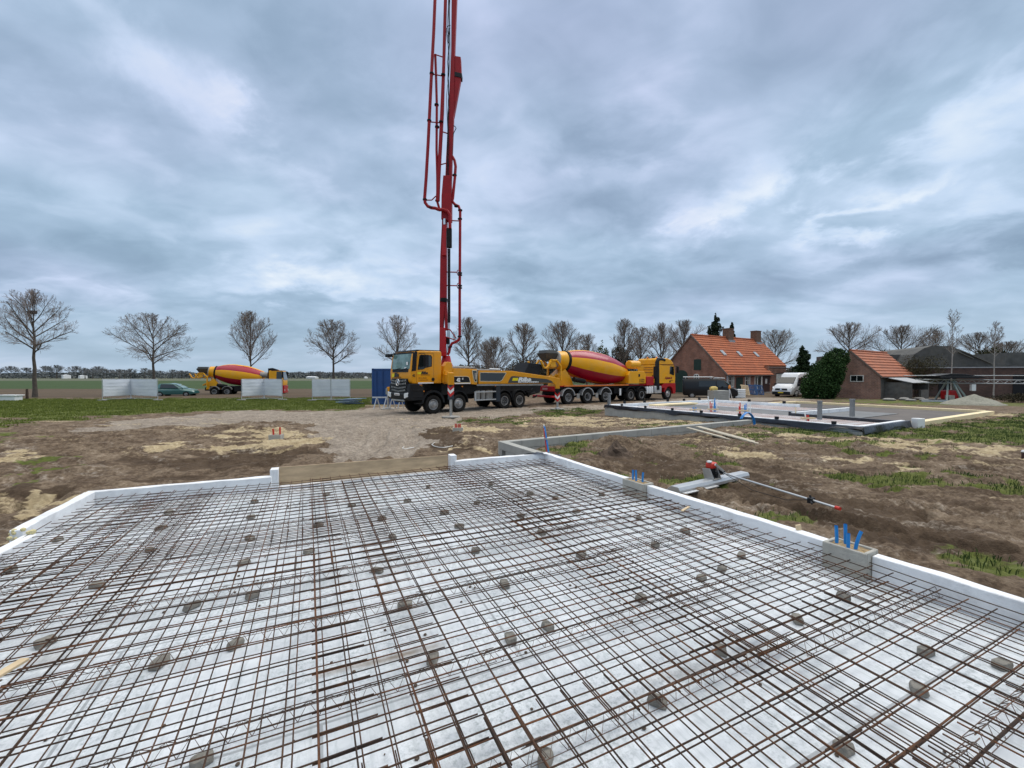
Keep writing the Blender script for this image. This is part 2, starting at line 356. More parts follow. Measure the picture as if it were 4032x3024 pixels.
def height(x, y):
    z = gz(x, y)
    site = (1-sstep(30, 46, y))*(1-sstep(26, 40, np.abs(x)))
    lawn = sstep(-3, -5, x)*sstep(24, 29, y)
    rough = site*(1-.75*lawn)
    fine = 1-sstep(14, 30, y)*.6
    z = z+rough*((fbm(x*.35, y*.35, 4, 21)-.5)*.16)
    b = fbm(x*2.3, y*1.5, 5, 31, .58)-.5
    z = z+rough*fine*(b*.15)
    rg = 1-np.abs(2*fbm(x*5, y*5, 4, 41, .6)-1)
    z = z+rough*fine*(rg-.75)*.12*(.4+.9*sstep(.4, .65, fbm(x*.5, y*.5, 3, 55)))
    z = z+rough*fine*(fbm(x*11, y*9, 3, 47, .6)-.5)*.035
    z = z+rough*fine*(streak(x, y)-.5)*.16
    # tyre tracks
    for (pa, pb, w, dp) in TRACKS:
        ax, ay = pa[0], pa[1]; bx, by = pb[0], pb[1]; L = math.hypot(bx-ax, by-ay); tx, ty = (bx-ax)/L, (by-ay)/L
        s = (x-ax)*tx+(y-ay)*ty; q = -(x-ax)*ty+(y-ay)*tx+.18*np.sin(s*.6)
        on = sstep(-.3, .3, s)*(1-sstep(L-.3, L+.3, s))
        prof = np.exp(-(q/w)**4)
        rim = np.exp(-((np.abs(q)-w*1.35)/(w*.35))**2)
        z = z+rough*on*(-dp*prof+dp*.6*rim+prof*.018*np.sin((s+np.abs(q)*.9)*28))
    for c, r, h in MOUNDS:
        d = np.hypot(x-c.x, y-c.y)/r*(1+.5*(fbm(x*3/r, y*3/r, 3, 71)-.5)); z = z+h*np.exp(-(d**2)*1.2)*(.8+.5*fbm(x*6, y*6, 3, 66))
    for c, r, h in PITS:
        d = np.hypot(x-c.x, y-c.y)/r*(1+.6*(fbm(x*3/r, y*3/r, 3, 75)-.5)); z = z-h*np.exp(-(d**2)*1.2)
    # spoil banked softly against the outside of the slab edging
    return z
TRACKS = [(W(2560,1900,.3), W(4400,2230,.3), .15, .07), (W(2900,1840,.3), W(4500,2010,.3), .14, .05), (W(1380,1850,.2), W(1580,1650,.1), .16, .05), (W(2500,1850,.3), W(4300,2080,.3), .16, .06), (W(2700,1790,.3), W(4500,1960,.3), .16, .06), (W(2620,1775,.3), W(4500,1890,.3), .15, .05), (W(2900,1760,.3), W(4300,1840,.3), .14, .045),
          (W(200,1800,.2), W(1700,1680,.1), .2, .06), (W(0,1890,.2), W(1500,1760,.1), .2, .07), (W(-100,1760,.2), W(1500,1650,.1), .2, .05), (W(400,1720,.2), W(1900,1640,.1), .2, .04),
          (W(1300,1840,.2), W(1500,1640,.1), .22, .05), (W(1560,1840,.2), W(1640,1640,.1), .22, .05), (W(2400,1560,0), W(3300,1560,0), .3, .03)]
def axis(lo, hi, a, b, fine, g=1.12, mx=60):
    c = list(np.arange(a, b, fine)); s = fine; x = c[-1]
    while x < hi: s = min(s*g, mx*(1 if x < 500 else 8)); x += s; c.append(x)
    s = fine; x = a; l = []
    while x > lo: s = min(s*g, mx*(1 if x > -500 else 8)); x -= s; l.append(x)
    return np.array(l[::-1]+c)
def make_ground():
    xs = axis(-2500, 2500, -13.0, 21.0, .055, 1.045); ya = [ -30.0, -12.0, -4.0, -1.0, 1.0]
    y = 2.4; s = .04; ys = []
    while y < 3200:
        ys.append(y); s = max(.045, y*.0055) if y < 60 else s*1.15; y += s
    ys = np.array(ya+ys)
    X, Y = np.meshgrid(xs, ys); Z = height(X, Y)
    inS = inpoly(X, Y, slabP); Z = np.where(inS, np.minimum(Z, .1), Z)
    in2 = inpoly(X, Y, plat2); Z = np.where(in2, np.minimum(Z, .2), Z)
    g = zone('grass', X, Y, 1.3); s_ = zone('sand', X, Y, 1.6); gr = zone('gravel', X, Y, .9); md = zone('mud', X, Y, 1.2)
    # grass breaks up at its edges, sand streaks
    br = fbm(X*1.1, Y*1.9, 5, 81, .6)
    near = Y < 22
    g = g*np.where((X > -2) | near, np.where((X > 8) & (Y > 7), sstep(.33, .42, br), sstep(.44, .53, br)), sstep(.10, .18, br))
    s_ = s_*sstep(.36, .52, fbm(X*.9, Y*2.0, 5, 91, .62))
    st = streak(X, Y)
    s_ = s_*(.65+.35*sstep(.38, .6, st)); s_ = np.maximum(s_, .55*sstep(.58, .70, st)*sstep(.45, .6, fbm(X*.35, Y*.5, 3, 95))*(Y < 21)*(Y > 4))
    gr = np.maximum(gr, .42*sstep(.54, .64, fbm((X*SD.x+Y*SD.y)*.5+31, (-X*SD.y+Y*SD.x)*3.6, 5, 133, .62))*(Y < 24))
    md = np.maximum(md, .8*sstep(.42, .30, st)*(Y < 24))
    g = np.maximum(g, .8*sstep(.66, .72, fbm(X*.6, Y*1.3, 5, 99, .6))*(Y < 18)*(Y > 4)*(X > 0))
    me = bpy.data.meshes.new('ground'); ny, nx = X.shape
    me.vertices.add(nx*ny); me.vertices.foreach_set('co', np.stack([X, Y, Z], -1).astype(np.float32).ravel())
    idx = np.arange(nx*ny).reshape(ny, nx)
    q = np.stack([idx[:-1,:-1], idx[:-1,1:], idx[1:,1:], idx[1:,:-1]], -1).reshape(-1, 4)
    me.loops.add(q.size); me.loops.foreach_set('vertex_index', q.ravel().astype(np.int32))
    me.polygons.add(len(q)); me.polygons.foreach_set('loop_start', np.arange(0, q.size, 4, dtype=np.int32)); me.polygons.foreach_set('loop_total', np.full(len(q), 4, np.int32))
    me.update(); me.validate()
    at = me.color_attributes.new('zone', 'FLOAT_COLOR', 'POINT')
    at.data.foreach_set('color', np.stack([g, s_, gr, md], -1).astype(np.float32).ravel())
    me.shade_smooth()
    o = bpy.data.objects.new('ground', me); C.objects.link(o); tag(o, kind='structure')
    m = bpy.data.materials.new('ground'); m.use_nodes = True; nt = m.node_tree; N = nt.nodes; L = nt.links; b = N['Principled BSDF']; b.inputs['Roughness'].default_value = .95; b.inputs['Specular IOR Level'].default_value = .15
    tc = N.new('ShaderNodeTexCoord')
    def noise(sc_, det=6, ro=.6, st=(1,1,1)):
        mp = N.new('ShaderNodeMapping'); mp.inputs['Scale'].default_value = st; L.new(tc.outputs['Object'], mp.inputs[0])
        t = N.new('ShaderNodeTexNoise'); t.inputs['Scale'].default_value = sc_; t.inputs['Detail'].default_value = det; t.inputs['Roughness'].default_value = ro; L.new(mp.outputs[0], t.inputs[0]); return t.outputs['Fac']
    def ramp(fac, stops):
        r = N.new('ShaderNodeValToRGB'); L.new(fac, r.inputs[0]); e = r.color_ramp.elements
        e[0].position, e[0].color = stops[0][0], (*stops[0][1], 1); e[1].position, e[1].color = stops[-1][0], (*stops[-1][1], 1)
        for p, c in stops[1:-1]: q = e.new(p); q.color = (*c, 1)
        return r.outputs[0]
    def mix(f, a, b_):
        x = N.new('ShaderNodeMix'); x.data_type = 'RGBA'
        if isinstance(f, float): x.inputs[0].default_value = f
        else: L.new(f, x.inputs[0])
        L.new(a, x.inputs[6]); L.new(b_, x.inputs[7]); return x.outputs[2]
    def mth(op, a, b_, clamp=True):
        x = N.new('ShaderNodeMath'); x.operation = op; x.use_clamp = clamp
        for i, v in enumerate((a, b_)):
            if isinstance(v, (int, float)): x.inputs[i].default_value = v
            else: L.new(v, x.inputs[i])
        return x.outputs[0]
    ca = N.new('ShaderNodeVertexColor'); ca.layer_name = 'zone'; sp = N.new('ShaderNodeSeparateColor'); L.new(ca.outputs[0], sp.inputs[0])
    n_a = noise(1.9, 9, .72); n_b = noise(14, 6, .7); n_c = noise(.35, 5, .6)
    dirt = ramp(mix(.45, n_a, n_b), [(.34, (.040, .027, .018)), (.46, (.110, .078, .053)), (.55, (.195, .147, .103)), (.66, (.33, .262, .19))])
    sand = ramp(mix(.5, n_a, n_b), [(.32, (.24, .180, .105)), (.5, (.46, .37, .225)), (.66, (.68, .58, .40))])
    grav = ramp(mix(.6, n_a, n_b), [(.34, (.17, .140, .112)), (.5, (.315, .272, .225)), (.66, (.50, .45, .385))])
    gras = ramp(mix(.5, n_a, n_b), [(.30, (.045, .062, .012)), (.5, (.095, .125, .022)), (.68, (.16, .19, .05))])
    mudc = ramp(mix(.4, n_a, n_b), [(.3, (.035, .024, .016)), (.6, (.085, .058, .038))])
    mxs = N.new('ShaderNodeMath'); mxs.operation = 'MULTIPLY_ADD'; L.new(n_b, mxs.inputs[0]); mxs.inputs[1].default_value = .55; ms2 = N.new('ShaderNodeMath'); ms2.operation = 'MULTIPLY'; L.new(noise(3.2, 7, .7), ms2.inputs[0]); ms2.inputs[1].default_value = .45; L.new(ms2.outputs[0], mxs.inputs[2]); mix_s = mxs.outputs[0]
    edge = mth('MULTIPLY_ADD', mth('SUBTRACT', n_b, .5, False), .9, False)
    def fz(v, k=1.0):
        s1 = mth('ADD', mth('MULTIPLY', v, .9, False), mth('MULTIPLY', mth('SUBTRACT', mix_s, .5, False), 1.9, False), False)
        r_ = N.new('ShaderNodeMapRange'); L.new(s1, r_.inputs[0]); r_.inputs[1].default_value = .32; r_.inputs[2].default_value = .68; r_.inputs[4].default_value = k; return r_.outputs[0]
    col = mix(fz(ca.outputs['Alpha'], .8), dirt, mudc)
    col = mix(fz(sp.outputs[2], .72), col, grav); col = mix(fz(sp.outputs[1], .80), col, sand); col = mix(fz(sp.outputs[0], .85), col, gras)
    # farmland beyond the lane: ploughed field, winter wheat, far pasture (by distance, in real metres)
    geo = N.new('ShaderNodeNewGeometry'); spp = N.new('ShaderNodeSeparateXYZ'); L.new(geo.outputs['Position'], spp.inputs[0])
    yy = mth('ADD', spp.outputs[1], mth('MULTIPLY', n_c, 6.0, False), False)
    field = ramp(mix(.5, n_a, noise(.6, 6, .6, (.15, 1, 1))), [(.3, (.070, .052, .036)), (.7, (.135, .100, .068))])
    wheat = ramp(mix(.5, n_c, noise(.25, 4, .5, (.1, 1, 1))), [(.3, (.036, .062, .024)), (.7, (.062, .092, .036))])
    far = ramp(n_c, [(.3, (.095, .105, .075)), (.7, (.14, .145, .10))])
    def stepat(d, w):
        r_ = N.new('ShaderNodeMapRange'); L.new(yy, r_.inputs[0]); r_.inputs[1].default_value = d-w; r_.inputs[2].default_value = d+w; return r_.outputs[0]
    col = mix(stepat(44, .8), col, field); col = mix(stepat(75, 1.5), col, wheat); col = mix(stepat(185, 6), col, far)
    L.new(col, b.inputs['Base Color'])
    bp = N.new('ShaderNodeBump'); bp.inputs['Strength'].default_value = .9; bp.inputs['Distance'].default_value = .045
    L.new(mix(.5, n_b, noise(45, 4, .7)), bp.inputs['Height']); L.new(bp.outputs[0], b.inputs['Normal'])
    me.materials.append(m)
    return X, Y, Z, g
GX, GY, GZ, GG = make_ground()
def ground_at(x, y):
    return float(height(np.array([x]), np.array([y]))[0])
# ------------------------------------------------------------------ grass blades
def make_grass(name, pts, hmin, hmax, wd, label=None, seed=3, cols=((.030,.055,.010),(.11,.16,.035)), lean=.5):
    rg = np.random.default_rng(seed); n = len(pts)
    h = rg.uniform(hmin, hmax, n); a = rg.uniform(0, 2*PI, n); b = rg.uniform(0, 2*PI, n); l = rg.uniform(.1, lean, n)*h
    p = pts; dx = np.cos(a)*wd/2; dy = np.sin(a)*wd/2
    v = np.empty((n, 4, 3)); v[:,0] = p+np.stack([dx, dy, -0.02+0*dx], -1); v[:,1] = p-np.stack([dx, dy, .02+0*dx], -1)
    mid = p+np.stack([np.cos(b)*l*.35, np.sin(b)*l*.35, h*.62], -1)
    v[:,2] = mid-np.stack([dx, dy, 0*dx], -1)*.7; v[:,3] = p+np.stack([np.cos(b)*l, np.sin(b)*l, h], -1)
    me = bpy.data.meshes.new(name); me.vertices.add(n*4); me.vertices.foreach_set('co', v.astype(np.float32).ravel())
    i = np.arange(n)*4; f = np.stack([i, i+1, i+2, i, i+2, i+3], -1).reshape(-1).astype(np.int32)
    me.loops.add(f.size); me.loops.foreach_set('vertex_index', f); me.polygons.add(f.size//3)
    me.polygons.foreach_set('loop_start', np.arange(0, f.size, 3, dtype=np.int32)); me.polygons.foreach_set('loop_total', np.full(f.size//3, 3, np.int32)); me.update()
    m = bpy.data.materials.new(name); m.use_nodes = True; N = m.node_tree.nodes; L = m.node_tree.links; bs = N['Principled BSDF']; bs.inputs['Roughness'].default_value = .8; bs.inputs['Specular IOR Level'].default_value = .2
    g = N.new('ShaderNodeNewGeometry'); no = N.new('ShaderNodeTexNoise'); no.inputs['Scale'].default_value = .8; no.inputs['Detail'].default_value = 4; L.new(g.outputs['Position'], no.inputs[0])
    ad = N.new('ShaderNodeMath'); ad.operation = 'MULTIPLY_ADD'; L.new(g.outputs['Random Per Island'], ad.inputs[0]); ad.inputs[1].default_value = .5; L.new(no.outputs['Fac'], ad.inputs[2])
    mr = N.new('ShaderNodeMapRange'); L.new(ad.outputs[0], mr.inputs[0]); mr.inputs[1].default_value = .4; mr.inputs[2].default_value = 1.1
    mx = N.new('ShaderNodeMix'); mx.data_type = 'RGBA'; L.new(mr.outputs[0], mx.inputs[0]); mx.inputs[6].default_value = (*cols[0], 1); mx.inputs[7].default_value = (*cols[1], 1); L.new(mx.outputs[2], bs.inputs['Base Color'])
    me.materials.append(m); o = bpy.data.objects.new(name, me); C.objects.link(o); tag(o, label, 'grass', kind='stuff'); return o
def grass_points(x0, x1, y0, y1, n, seed):
    rg = np.random.default_rng(seed); x = rg.uniform(x0, x1, n); y = rg.uniform(y0, y1, n)
    g = zone('grass', x, y, 1.3); br = fbm(x*1.1, y*1.9, 5, 81, .6)
    near = y < 22
    k = (g > 0) & np.where((x > -2) | near, br > np.where((x > 8) & (y > 7), .37, .475), br > .14)
    k |= (fbm(x*.6, y*1.3, 5, 99, .6) > .70) & (y < 18) & (y > 4) & (x > 0)
    k &= ~inpoly(x, y, slabP) & ~inpoly(x, y, plat2)
    x, y = x[k], y[k]; cl = vnoise(x*2.2, y*2.2, 7)
    k = rg.uniform(0, 1, len(x)) < .25+.75*cl; x, y = x[k], y[k]
    return np.stack([x, y, height(x, y)], -1)
make_grass('lawn_grass', grass_points(-48, -8, 15, 41.5, 260000, 1), .04, .10, .03, 'green grass of the lawn in front of the road trees', 3, ((.065,.090,.014),(.19,.225,.045)))
make_grass('grass', grass_points(-8, 26, 3, 30, 700000, 2), .03, .085, .008, 'patchy green grass growing in the mud of the building site', 4, ((.022,.045,.010),(.095,.135,.040)))
# ------------------------------------------------------------------ slab 1: insulation, edging, meshes
rnd = random.Random(7)
eps = mat('polystyrene', (.78, .80, .82), .8, var=.05, vscale=2.2, bump=.3, bscale=60, dirt=.75, dcol=(.42, .42, .43))
epsf = mat('polystyrene_floor', (.70, .74, .78), .75, var=.06, vscale=1.6, dirt=.7, dcol=(.50, .54, .58), stretch=(1,1,1))
def floor_detail():
    nt = epsf.node_tree; N = nt.nodes; L = nt.links; b = N['Principled BSDF']
    src = b.inputs['Base Color'].links[0].from_socket
    tc = N.new('ShaderNodeTexCoord'); mp = N.new('ShaderNodeMapping'); mp.inputs['Rotation'].default_value = (0, 0, -math.atan2(E1.y, E1.x)); L.new(tc.outputs['Object'], mp.inputs[0])
    # scuffs: fine streaks and grey speckle
    m2 = N.new('ShaderNodeMapping'); m2.inputs['Scale'].default_value = (9, 1.0, 1); m2.inputs['Rotation'].default_value = (0, 0, .12); L.new(mp.outputs[0], m2.inputs[0])
    n1 = N.new('ShaderNodeTexNoise'); n1.inputs['Scale'].default_value = 2.4; n1.inputs['Detail'].default_value = 8; n1.inputs['Roughness'].default_value = .72; L.new(m2.outputs[0], n1.inputs[0])
    r1 = N.new('ShaderNodeMapRange'); L.new(n1.outputs['Fac'], r1.inputs[0]); r1.inputs[1].default_value = .50; r1.inputs[2].default_value = .68; r1.inputs[4].default_value = .75
    n2 = N.new('ShaderNodeTexNoise'); n2.inputs['Scale'].default_value = 34; n2.inputs['Detail'].default_value = 5; n2.inputs['Roughness'].default_value = .75; L.new(mp.outputs[0], n2.inputs[0])
    n4 = N.new('ShaderNodeTexNoise'); n4.inputs['Scale'].default_value = 1.7; n4.inputs['Detail'].default_value = 4; L.new(mp.outputs[0], n4.inputs[0])
    r4 = N.new('ShaderNodeMapRange'); L.new(n4.outputs['Fac'], r4.inputs[0]); r4.inputs[1].default_value = .34; r4.inputs[2].default_value = .58
    r2 = N.new('ShaderNodeMapRange'); L.new(n2.outputs['Fac'], r2.inputs[0]); r2.inputs[1].default_value = .45; r2.inputs[2].default_value = .62; r2.inputs[4].default_value = .9
    mu = N.new('ShaderNodeMath'); mu.operation = 'MULTIPLY'; L.new(r2.outputs[0], mu.inputs[0]); L.new(r4.outputs[0], mu.inputs[1])
    mxx = N.new('ShaderNodeMath'); mxx.operation = 'MAXIMUM'; L.new(r1.outputs[0], mxx.inputs[0]); L.new(mu.outputs[0], mxx.inputs[1])
    a = N.new('ShaderNodeMix'); a.data_type = 'RGBA'; L.new(mxx.outputs[0], a.inputs[0]); L.new(src, a.inputs[6]); a.inputs[7].default_value = (.40, .45, .47, 1)
    # board joints 1.2 x 2.4 m
    bt = N.new('ShaderNodeTexBrick'); L.new(mp.outputs[0], bt.inputs[0]); bt.inputs['Scale'].default_value = 1; bt.inputs['Brick Width'].default_value = 2.4; bt.inputs['Row Height'].default_value = 1.2; bt.inputs['Mortar Size'].default_value = .011; bt.inputs['Mortar Smooth'].default_value = .5
    s = N.new('ShaderNodeMath'); s.operation = 'MULTIPLY'; L.new(bt.outputs['Fac'], s.inputs[0]); s.inputs[1].default_value = .75
    c = N.new('ShaderNodeMix'); c.data_type = 'RGBA'; L.new(s.outputs[0], c.inputs[0]); L.new(a.outputs[2], c.inputs[6]); c.inputs[7].default_value = (.28, .30, .32, 1)
    # muddy stain
    cen = W(1560, 2585, ZF); res = c.outputs[2]
    for (cx, cy, ax, rx, ry, k) in ((cen.x, cen.y, .42, .30, .035, .8), (W(1360,2630,ZF).x, W(1360,2630,ZF).y, .42, .2, .03, .5), (W(150,2600,ZF).x, W(150,2600,ZF).y, .3, .2, .08, .3), (W(2680,2650,ZF).x, W(2680,2650,ZF).y, .3, .25, .05, .25)):
        sb = N.new('ShaderNodeVectorMath'); sb.operation = 'SUBTRACT'; L.new(tc.outputs['Object'], sb.inputs[0]); sb.inputs[1].default_value = (cx, cy, 0)
        m5 = N.new('ShaderNodeMapping'); m5.vector_type = 'TEXTURE'; m5.inputs['Rotation'].default_value = (0, 0, ax); m5.inputs['Scale'].default_value = (rx, ry, 100); L.new(sb.outputs[0], m5.inputs[0])
        ln = N.new('ShaderNodeVectorMath'); ln.operation = 'LENGTH'; L.new(m5.outputs[0], ln.inputs[0])
        n6 = N.new('ShaderNodeTexNoise'); n6.inputs['Scale'].default_value = 9; n6.inputs['Detail'].default_value = 5; L.new(tc.outputs['Object'], n6.inputs[0])
        ad = N.new('ShaderNodeMath'); ad.operation = 'ADD'; L.new(ln.outputs['Value'], ad.inputs[0]); L.new(n6.outputs['Fac'], ad.inputs[1])
        r6 = N.new('ShaderNodeMapRange'); L.new(ad.outputs[0], r6.inputs[0]); r6.inputs[1].default_value = 1.9; r6.inputs[2].default_value = .7; r6.inputs[4].default_value = k
        q = N.new('ShaderNodeMix'); q.data_type = 'RGBA'; L.new(r6.outputs[0], q.inputs[0]); L.new(res, q.inputs[6]); q.inputs[7].default_value = (.22, .165, .11, 1); res = q.outputs[2]
    L.new(res, b.inputs['Base Color'])
floor_detail()
fl = MB(); q = [(p.x, p.y) for p in (A0, C0, R0, L0)]
fl.prism(q, .12, ZF, 'z'); tag(fl.build('floor_insulation', epsf), 'white polystyrene floor boards of the slab under the steel mesh', 'insulation')
TW = .11
nF = Vector((-(C0-A0).y, (C0-A0).x, 0)).normalized(); nF = nF if nF.y < 0 else -nF     # inward normals
nR = Vector((-dR.y, dR.x, 0)); nR = nR if nR.x < 0 else -nR
nL = Vector((-dL.y, dL.x, 0)); nL = nL if nL.x > 0 else -nL
def strip(p, q, n, z0, z1, w, lab, name='polystyrene_edging', m=None, wob=.007, grp='white polystyrene edging around the slab', cat='edging'):
    """an edging board with slightly uneven top"""
    mb = MB(); L = (q-p).length; k = max(2, int(L/.22)); d = (q-p)/k
    rows = []
    for i in range(k+1):
        c = p+d*i; a = rnd.uniform(-wob, wob); b = rnd.uniform(-wob, wob); e = rnd.uniform(-wob, wob)
        rows.append([(c.x, c.y, z0), (c.x+n.x*e*.5, c.y+n.y*e*.5, z1+a), (c.x+n.x*(w+e), c.y+n.y*(w+e), z1+b), (c.x+n.x*w, c.y+n.y*w, z0)])
    vs = [v for r in rows for v in r]; fs = []
    for i in range(k):
        for j in range(4): fs.append((i*4+j, i*4+(j+1)%4, (i+1)*4+(j+1)%4, (i+1)*4+j))
    fs += [(0,1,2,3), (4*k+3, 4*k+2, 4*k+1, 4*k)]
    mb.add(vs, fs); o = mb.build(name, m or eps, bevel=.006, seg=1); return tag(o, lab, cat, grp)
def onF(px, z=ZT):   # point on far edge line at pixel column px
    u = (px-2016)/F; d = (C0-A0); t = (u*A0.y-A0.x)/(d.x-u*d.y); return A0+d*t
def onR(px):
    u = (px-2016)/F; t = (u*C0.y-C0.x)/(dR.x-u*dR.y); return C0+dR*t
pL, pR_ = onF(1068), onF(1785)
strip(A0, pL, nF, ZF+.002, ZT, TW, 'white polystyrene edging of the far edge, left of the timber board')
strip(pR_, C0, nF, ZF+.002, ZT, TW, 'white polystyrene edging of the far edge, right of the timber board')
b1, b1e = onR(2488), onR(2572)
b2, b2e = onR(3290), onR(3468)
strip(C0+dR*.115, b1, nR, ZF+.002, ZT, TW, 'white polystyrene edging between the far corner and the smaller blue pipe block')
strip(b1e, b2, nR, ZF+.002, ZT-.004, TW, 'white polystyrene edging between the two blue pipe blocks')
strip(b2e, R0, nR, ZF+.002, ZT, TW, 'white polystyrene edging nearest the right image edge')
lj = A0+dL*((A0-W(48,2088,ZT)).length)
strip(A0+dL*.115, lj, nL, ZF+.002, ZT, TW, 'white polystyrene edging along the left side of the slab')
strip(lj+nL*.10, L0+nL*.10, nL, ZF+.002, ZT-.06, TW, 'lower white polystyrene edging at the left image edge')
foam = mat('pu_foam', (.62, .55, .30), .8, bump=.6, bscale=60)
mb = MB()
for i in range(14):
    c = lj+nL*rnd.uniform(.0, .18)+dL*rnd.uniform(-.03, .05); r = rnd.uniform(.015, .032)
    mb.lathe([(0, -r), (r*.8, -r*.6), (r, 0), (r*.8, r*.6), (0, r)], (c.x, c.y, rnd.uniform(ZT-.14, ZT+.0)), (0, 0, 1), 8)
tag(mb.build('foam_seam', foam, smooth=True), 'yellow foam squeezed out of the joint in the left edging', 'foam')
# posts and timber board
for px, lab in ((1063, 'white polystyrene upright at the left end of the timber board'), (1768, 'white polystyrene upright at the right end of the timber board')):
    c = onF(px+14); e = (C0-A0).normalized(); mb = MB()
    M = Matrix(((e.x, -nF.x, 0), (e.y, -nF.y, 0), (0, 0, 1))).to_4x4()
    mb.box(-.06, .06, -.06, .13, .2, ZT+.10, rot=M, at=(c.x, c.y, 0)); tag(mb.build('polystyrene_upright', eps, bevel=.008), lab, 'insulation', 'white uprights at the timber board')
wood = mat('plywood', (.46, .34, .21), .7, var=.25, vscale=2.5, stretch=(1, 1, 5), dirt=.35, dcol=(.20, .15, .10))
woodl = mat('sawn_timber', (.58, .45, .28), .75, var=.18, vscale=4, dirt=.2, dcol=(.35,.27,.18))
e = (C0-A0).normalized(); pa, pb = onF(1094), onF(1762)
mb = MB(); o_ = -nF*.02
mb.add([(*(pa+o_)[:2], .2), (*(pb+o_)[:2], .2), (*(pb+o_-nF*.022)[:2], .2), (*(pa+o_-nF*.022)[:2], .2), (*(pa+o_)[:2], ZT+.12), (*(pb+o_)[:2], ZT+.10), (*(pb+o_-nF*.022)[:2], ZT+.10), (*(pa+o_-nF*.022)[:2], ZT+.12)],
       [(0,3,2,1),(4,5,6,7),(0,1,5,4),(1,2,6,5),(2,3,7,6),(3,0,4,7)])
brd = mb.build('formwork_board', wood, bevel=.002, seg=1); tag(brd, 'long brown plywood formwork board between the two white uprights', 'board')
strip(pa+nF*.0, pb, nF, ZF+.002, ZF+.05, .1, 'low white polystyrene sill in front of the timber board')
# --- steel meshes
rust = mat('rusty_steel', (.085, .052, .036), .8, metal=0, var=.4, vscale=9, col2=(.045, .030, .024), dirt=.55, dcol=(.19, .095, .04), spec=.25)
def island_rust():
    nt = rust.node_tree; N = nt.nodes; L = nt.links; b = N['Principled BSDF']; src = b.inputs['Base Color'].links[0].from_socket
    g = N.new('ShaderNodeNewGeometry'); r = N.new('ShaderNodeValToRGB'); L.new(g.outputs['Random Per Island'], r.inputs[0]); e = r.color_ramp.elements
    e[0].position = 0; e[0].color = (.55, .58, .62, 1); e[1].position = 1; e[1].color = (1.6, 1.15, .85, 1); q = e.new(.6); q.color = (.9, .85, .8, 1)
    m = N.new('ShaderNodeMix'); m.data_type = 'RGBA'; m.blend_type = 'MULTIPLY'; m.inputs[0].default_value = 1; L.new(src, m.inputs[6]); L.new(r.outputs[0], m.inputs[7]); L.new(m.outputs[2], b.inputs['Base Color'])
island_rust()
rust2 = mat('wire_steel', (.09, .062, .048), .55, metal=.3, var=.3, vscale=9, dirt=.4, dcol=(.25, .10, .045))
def SC(a, b, z): # slab coordinates: a along E1 from the far right corner (negative to the left), b along E2 (negative to camera)
    p = C0+E1*a+E2*b; return Vector((p.x, p.y, z))
nin = [(C0, nR), (A0, nF), (A0, nL)]
def inside(p, marg):
    return all((Vector((p.x, p.y, 0))-Vector((c.x, c.y, 0))).dot(n) > marg for c, n in nin)
def clip(p, q, marg):
    t0, t1 = 0.0, 1.0
    for c, n in nin:
        a = (p-c).x*n.x+(p-c).y*n.y-marg; b = (q-c).x*n.x+(q-c).y*n.y-marg
        if a < 0 and b < 0: return None
        if a < 0: t0 = max(t0, a/(a-b))
        elif b < 0: t1 = min(t1, a/(a-b))
    return None if t1-t0 < .02 else (p+(q-p)*t0, p+(q-p)*t1)
BLK = [(b1+b1e)/2, (b2+b2e)/2]
def bar(mb, p, q, r, z, lift=0):
    L = (q-p).length; k = max(1, int(L/.45)); pts = []
    for i in range(k+1):
        c = p+(q-p)*(i/k); w = float(vnoise(np.array([c.x*1.3+z*9]), np.array([c.y*1.3]), 3)[0])-.5; w2 = float(vnoise(np.array([c.x*2.1]), np.array([c.y*2.1+z*5]), 8)[0])-.5
        pts.append(Vector((c.x+w2*.006, c.y-w2*.006, z+w*.022+lift)))
    mb.tube(pts, r, 6)
def sheet(a0, a1, b0, b1_, z, rot, lab, grp, ra=.0042):
    """welded mesh sheet; bars along E1 and E2 every 150 mm"""
    mb = MB(); cen = SC((a0+a1)/2, (b0+b1_)/2, 0); cr, sr = math.cos(rot), math.sin(rot)
    def T(a, b):
        p = SC(a, b, 0)-cen; return cen+Vector((p.x*cr-p.y*sr, p.x*sr+p.y*cr, 0))
    na = int((a1-a0)/.15); nb = int((b1_-b0)/.15); cnt = 0
    for i in range(na+1):
        a = a0+.03+i*.15+rnd.uniform(-.003, .003); ce = clip(T(a, b0), T(a, b1_), .17+rnd.uniform(-.05, .02))
        if ce: bar(mb, ce[0], ce[1], ra, z, ra*1.9); cnt += 1
    for i in range(nb+1):
        b = b0+.03+i*.15+rnd.uniform(-.003, .003); ce = clip(T(a0, b), T(a1, b), .17+rnd.uniform(-.05, .02))
        if ce: bar(mb, ce[0], ce[1], ra, z, 0); cnt += 1
    if cnt < 3: return
    return tag(mb.build('reinforcement_mesh', rust, smooth=False, fix=False), lab, 'steel mesh', grp)
cols = [(-2.40, -.0), (-4.50, -2.10), (-6.60, -4.20), (-8.4, -6.30)]
rows = [(-3.6, -.0), (-7.05, -3.30), (-11.4, -6.75)]
cn = ['right', 'centre right', 'centre left', 'left']; rn = ['far', 'middle', 'near']
for i, (a0, a1) in enumerate(cols):
    for j, (b0, b1_) in enumerate(rows):
        dx = rnd.uniform(-.012, .012); dy = rnd.uniform(-.012, .012)
        sheet(a0+dx, a1+dx, b0+dy, b1_+dy, ZM1+.004*((i+j) % 2)*2.4, rnd.uniform(-.006, .006), f'rusty welded steel mesh sheet of the upper layer, {rn[j]} row, {cn[i]} column', 'upper reinforcement mesh sheets')
cols = [(-1.95, -.0), (-4.05, -1.65), (-6.15, -3.75), (-8.4, -5.85)]
rows = [(-2.55, -.0), (-6.0, -2.25), (-9.45, -5.70), (-11.85, -9.15)]
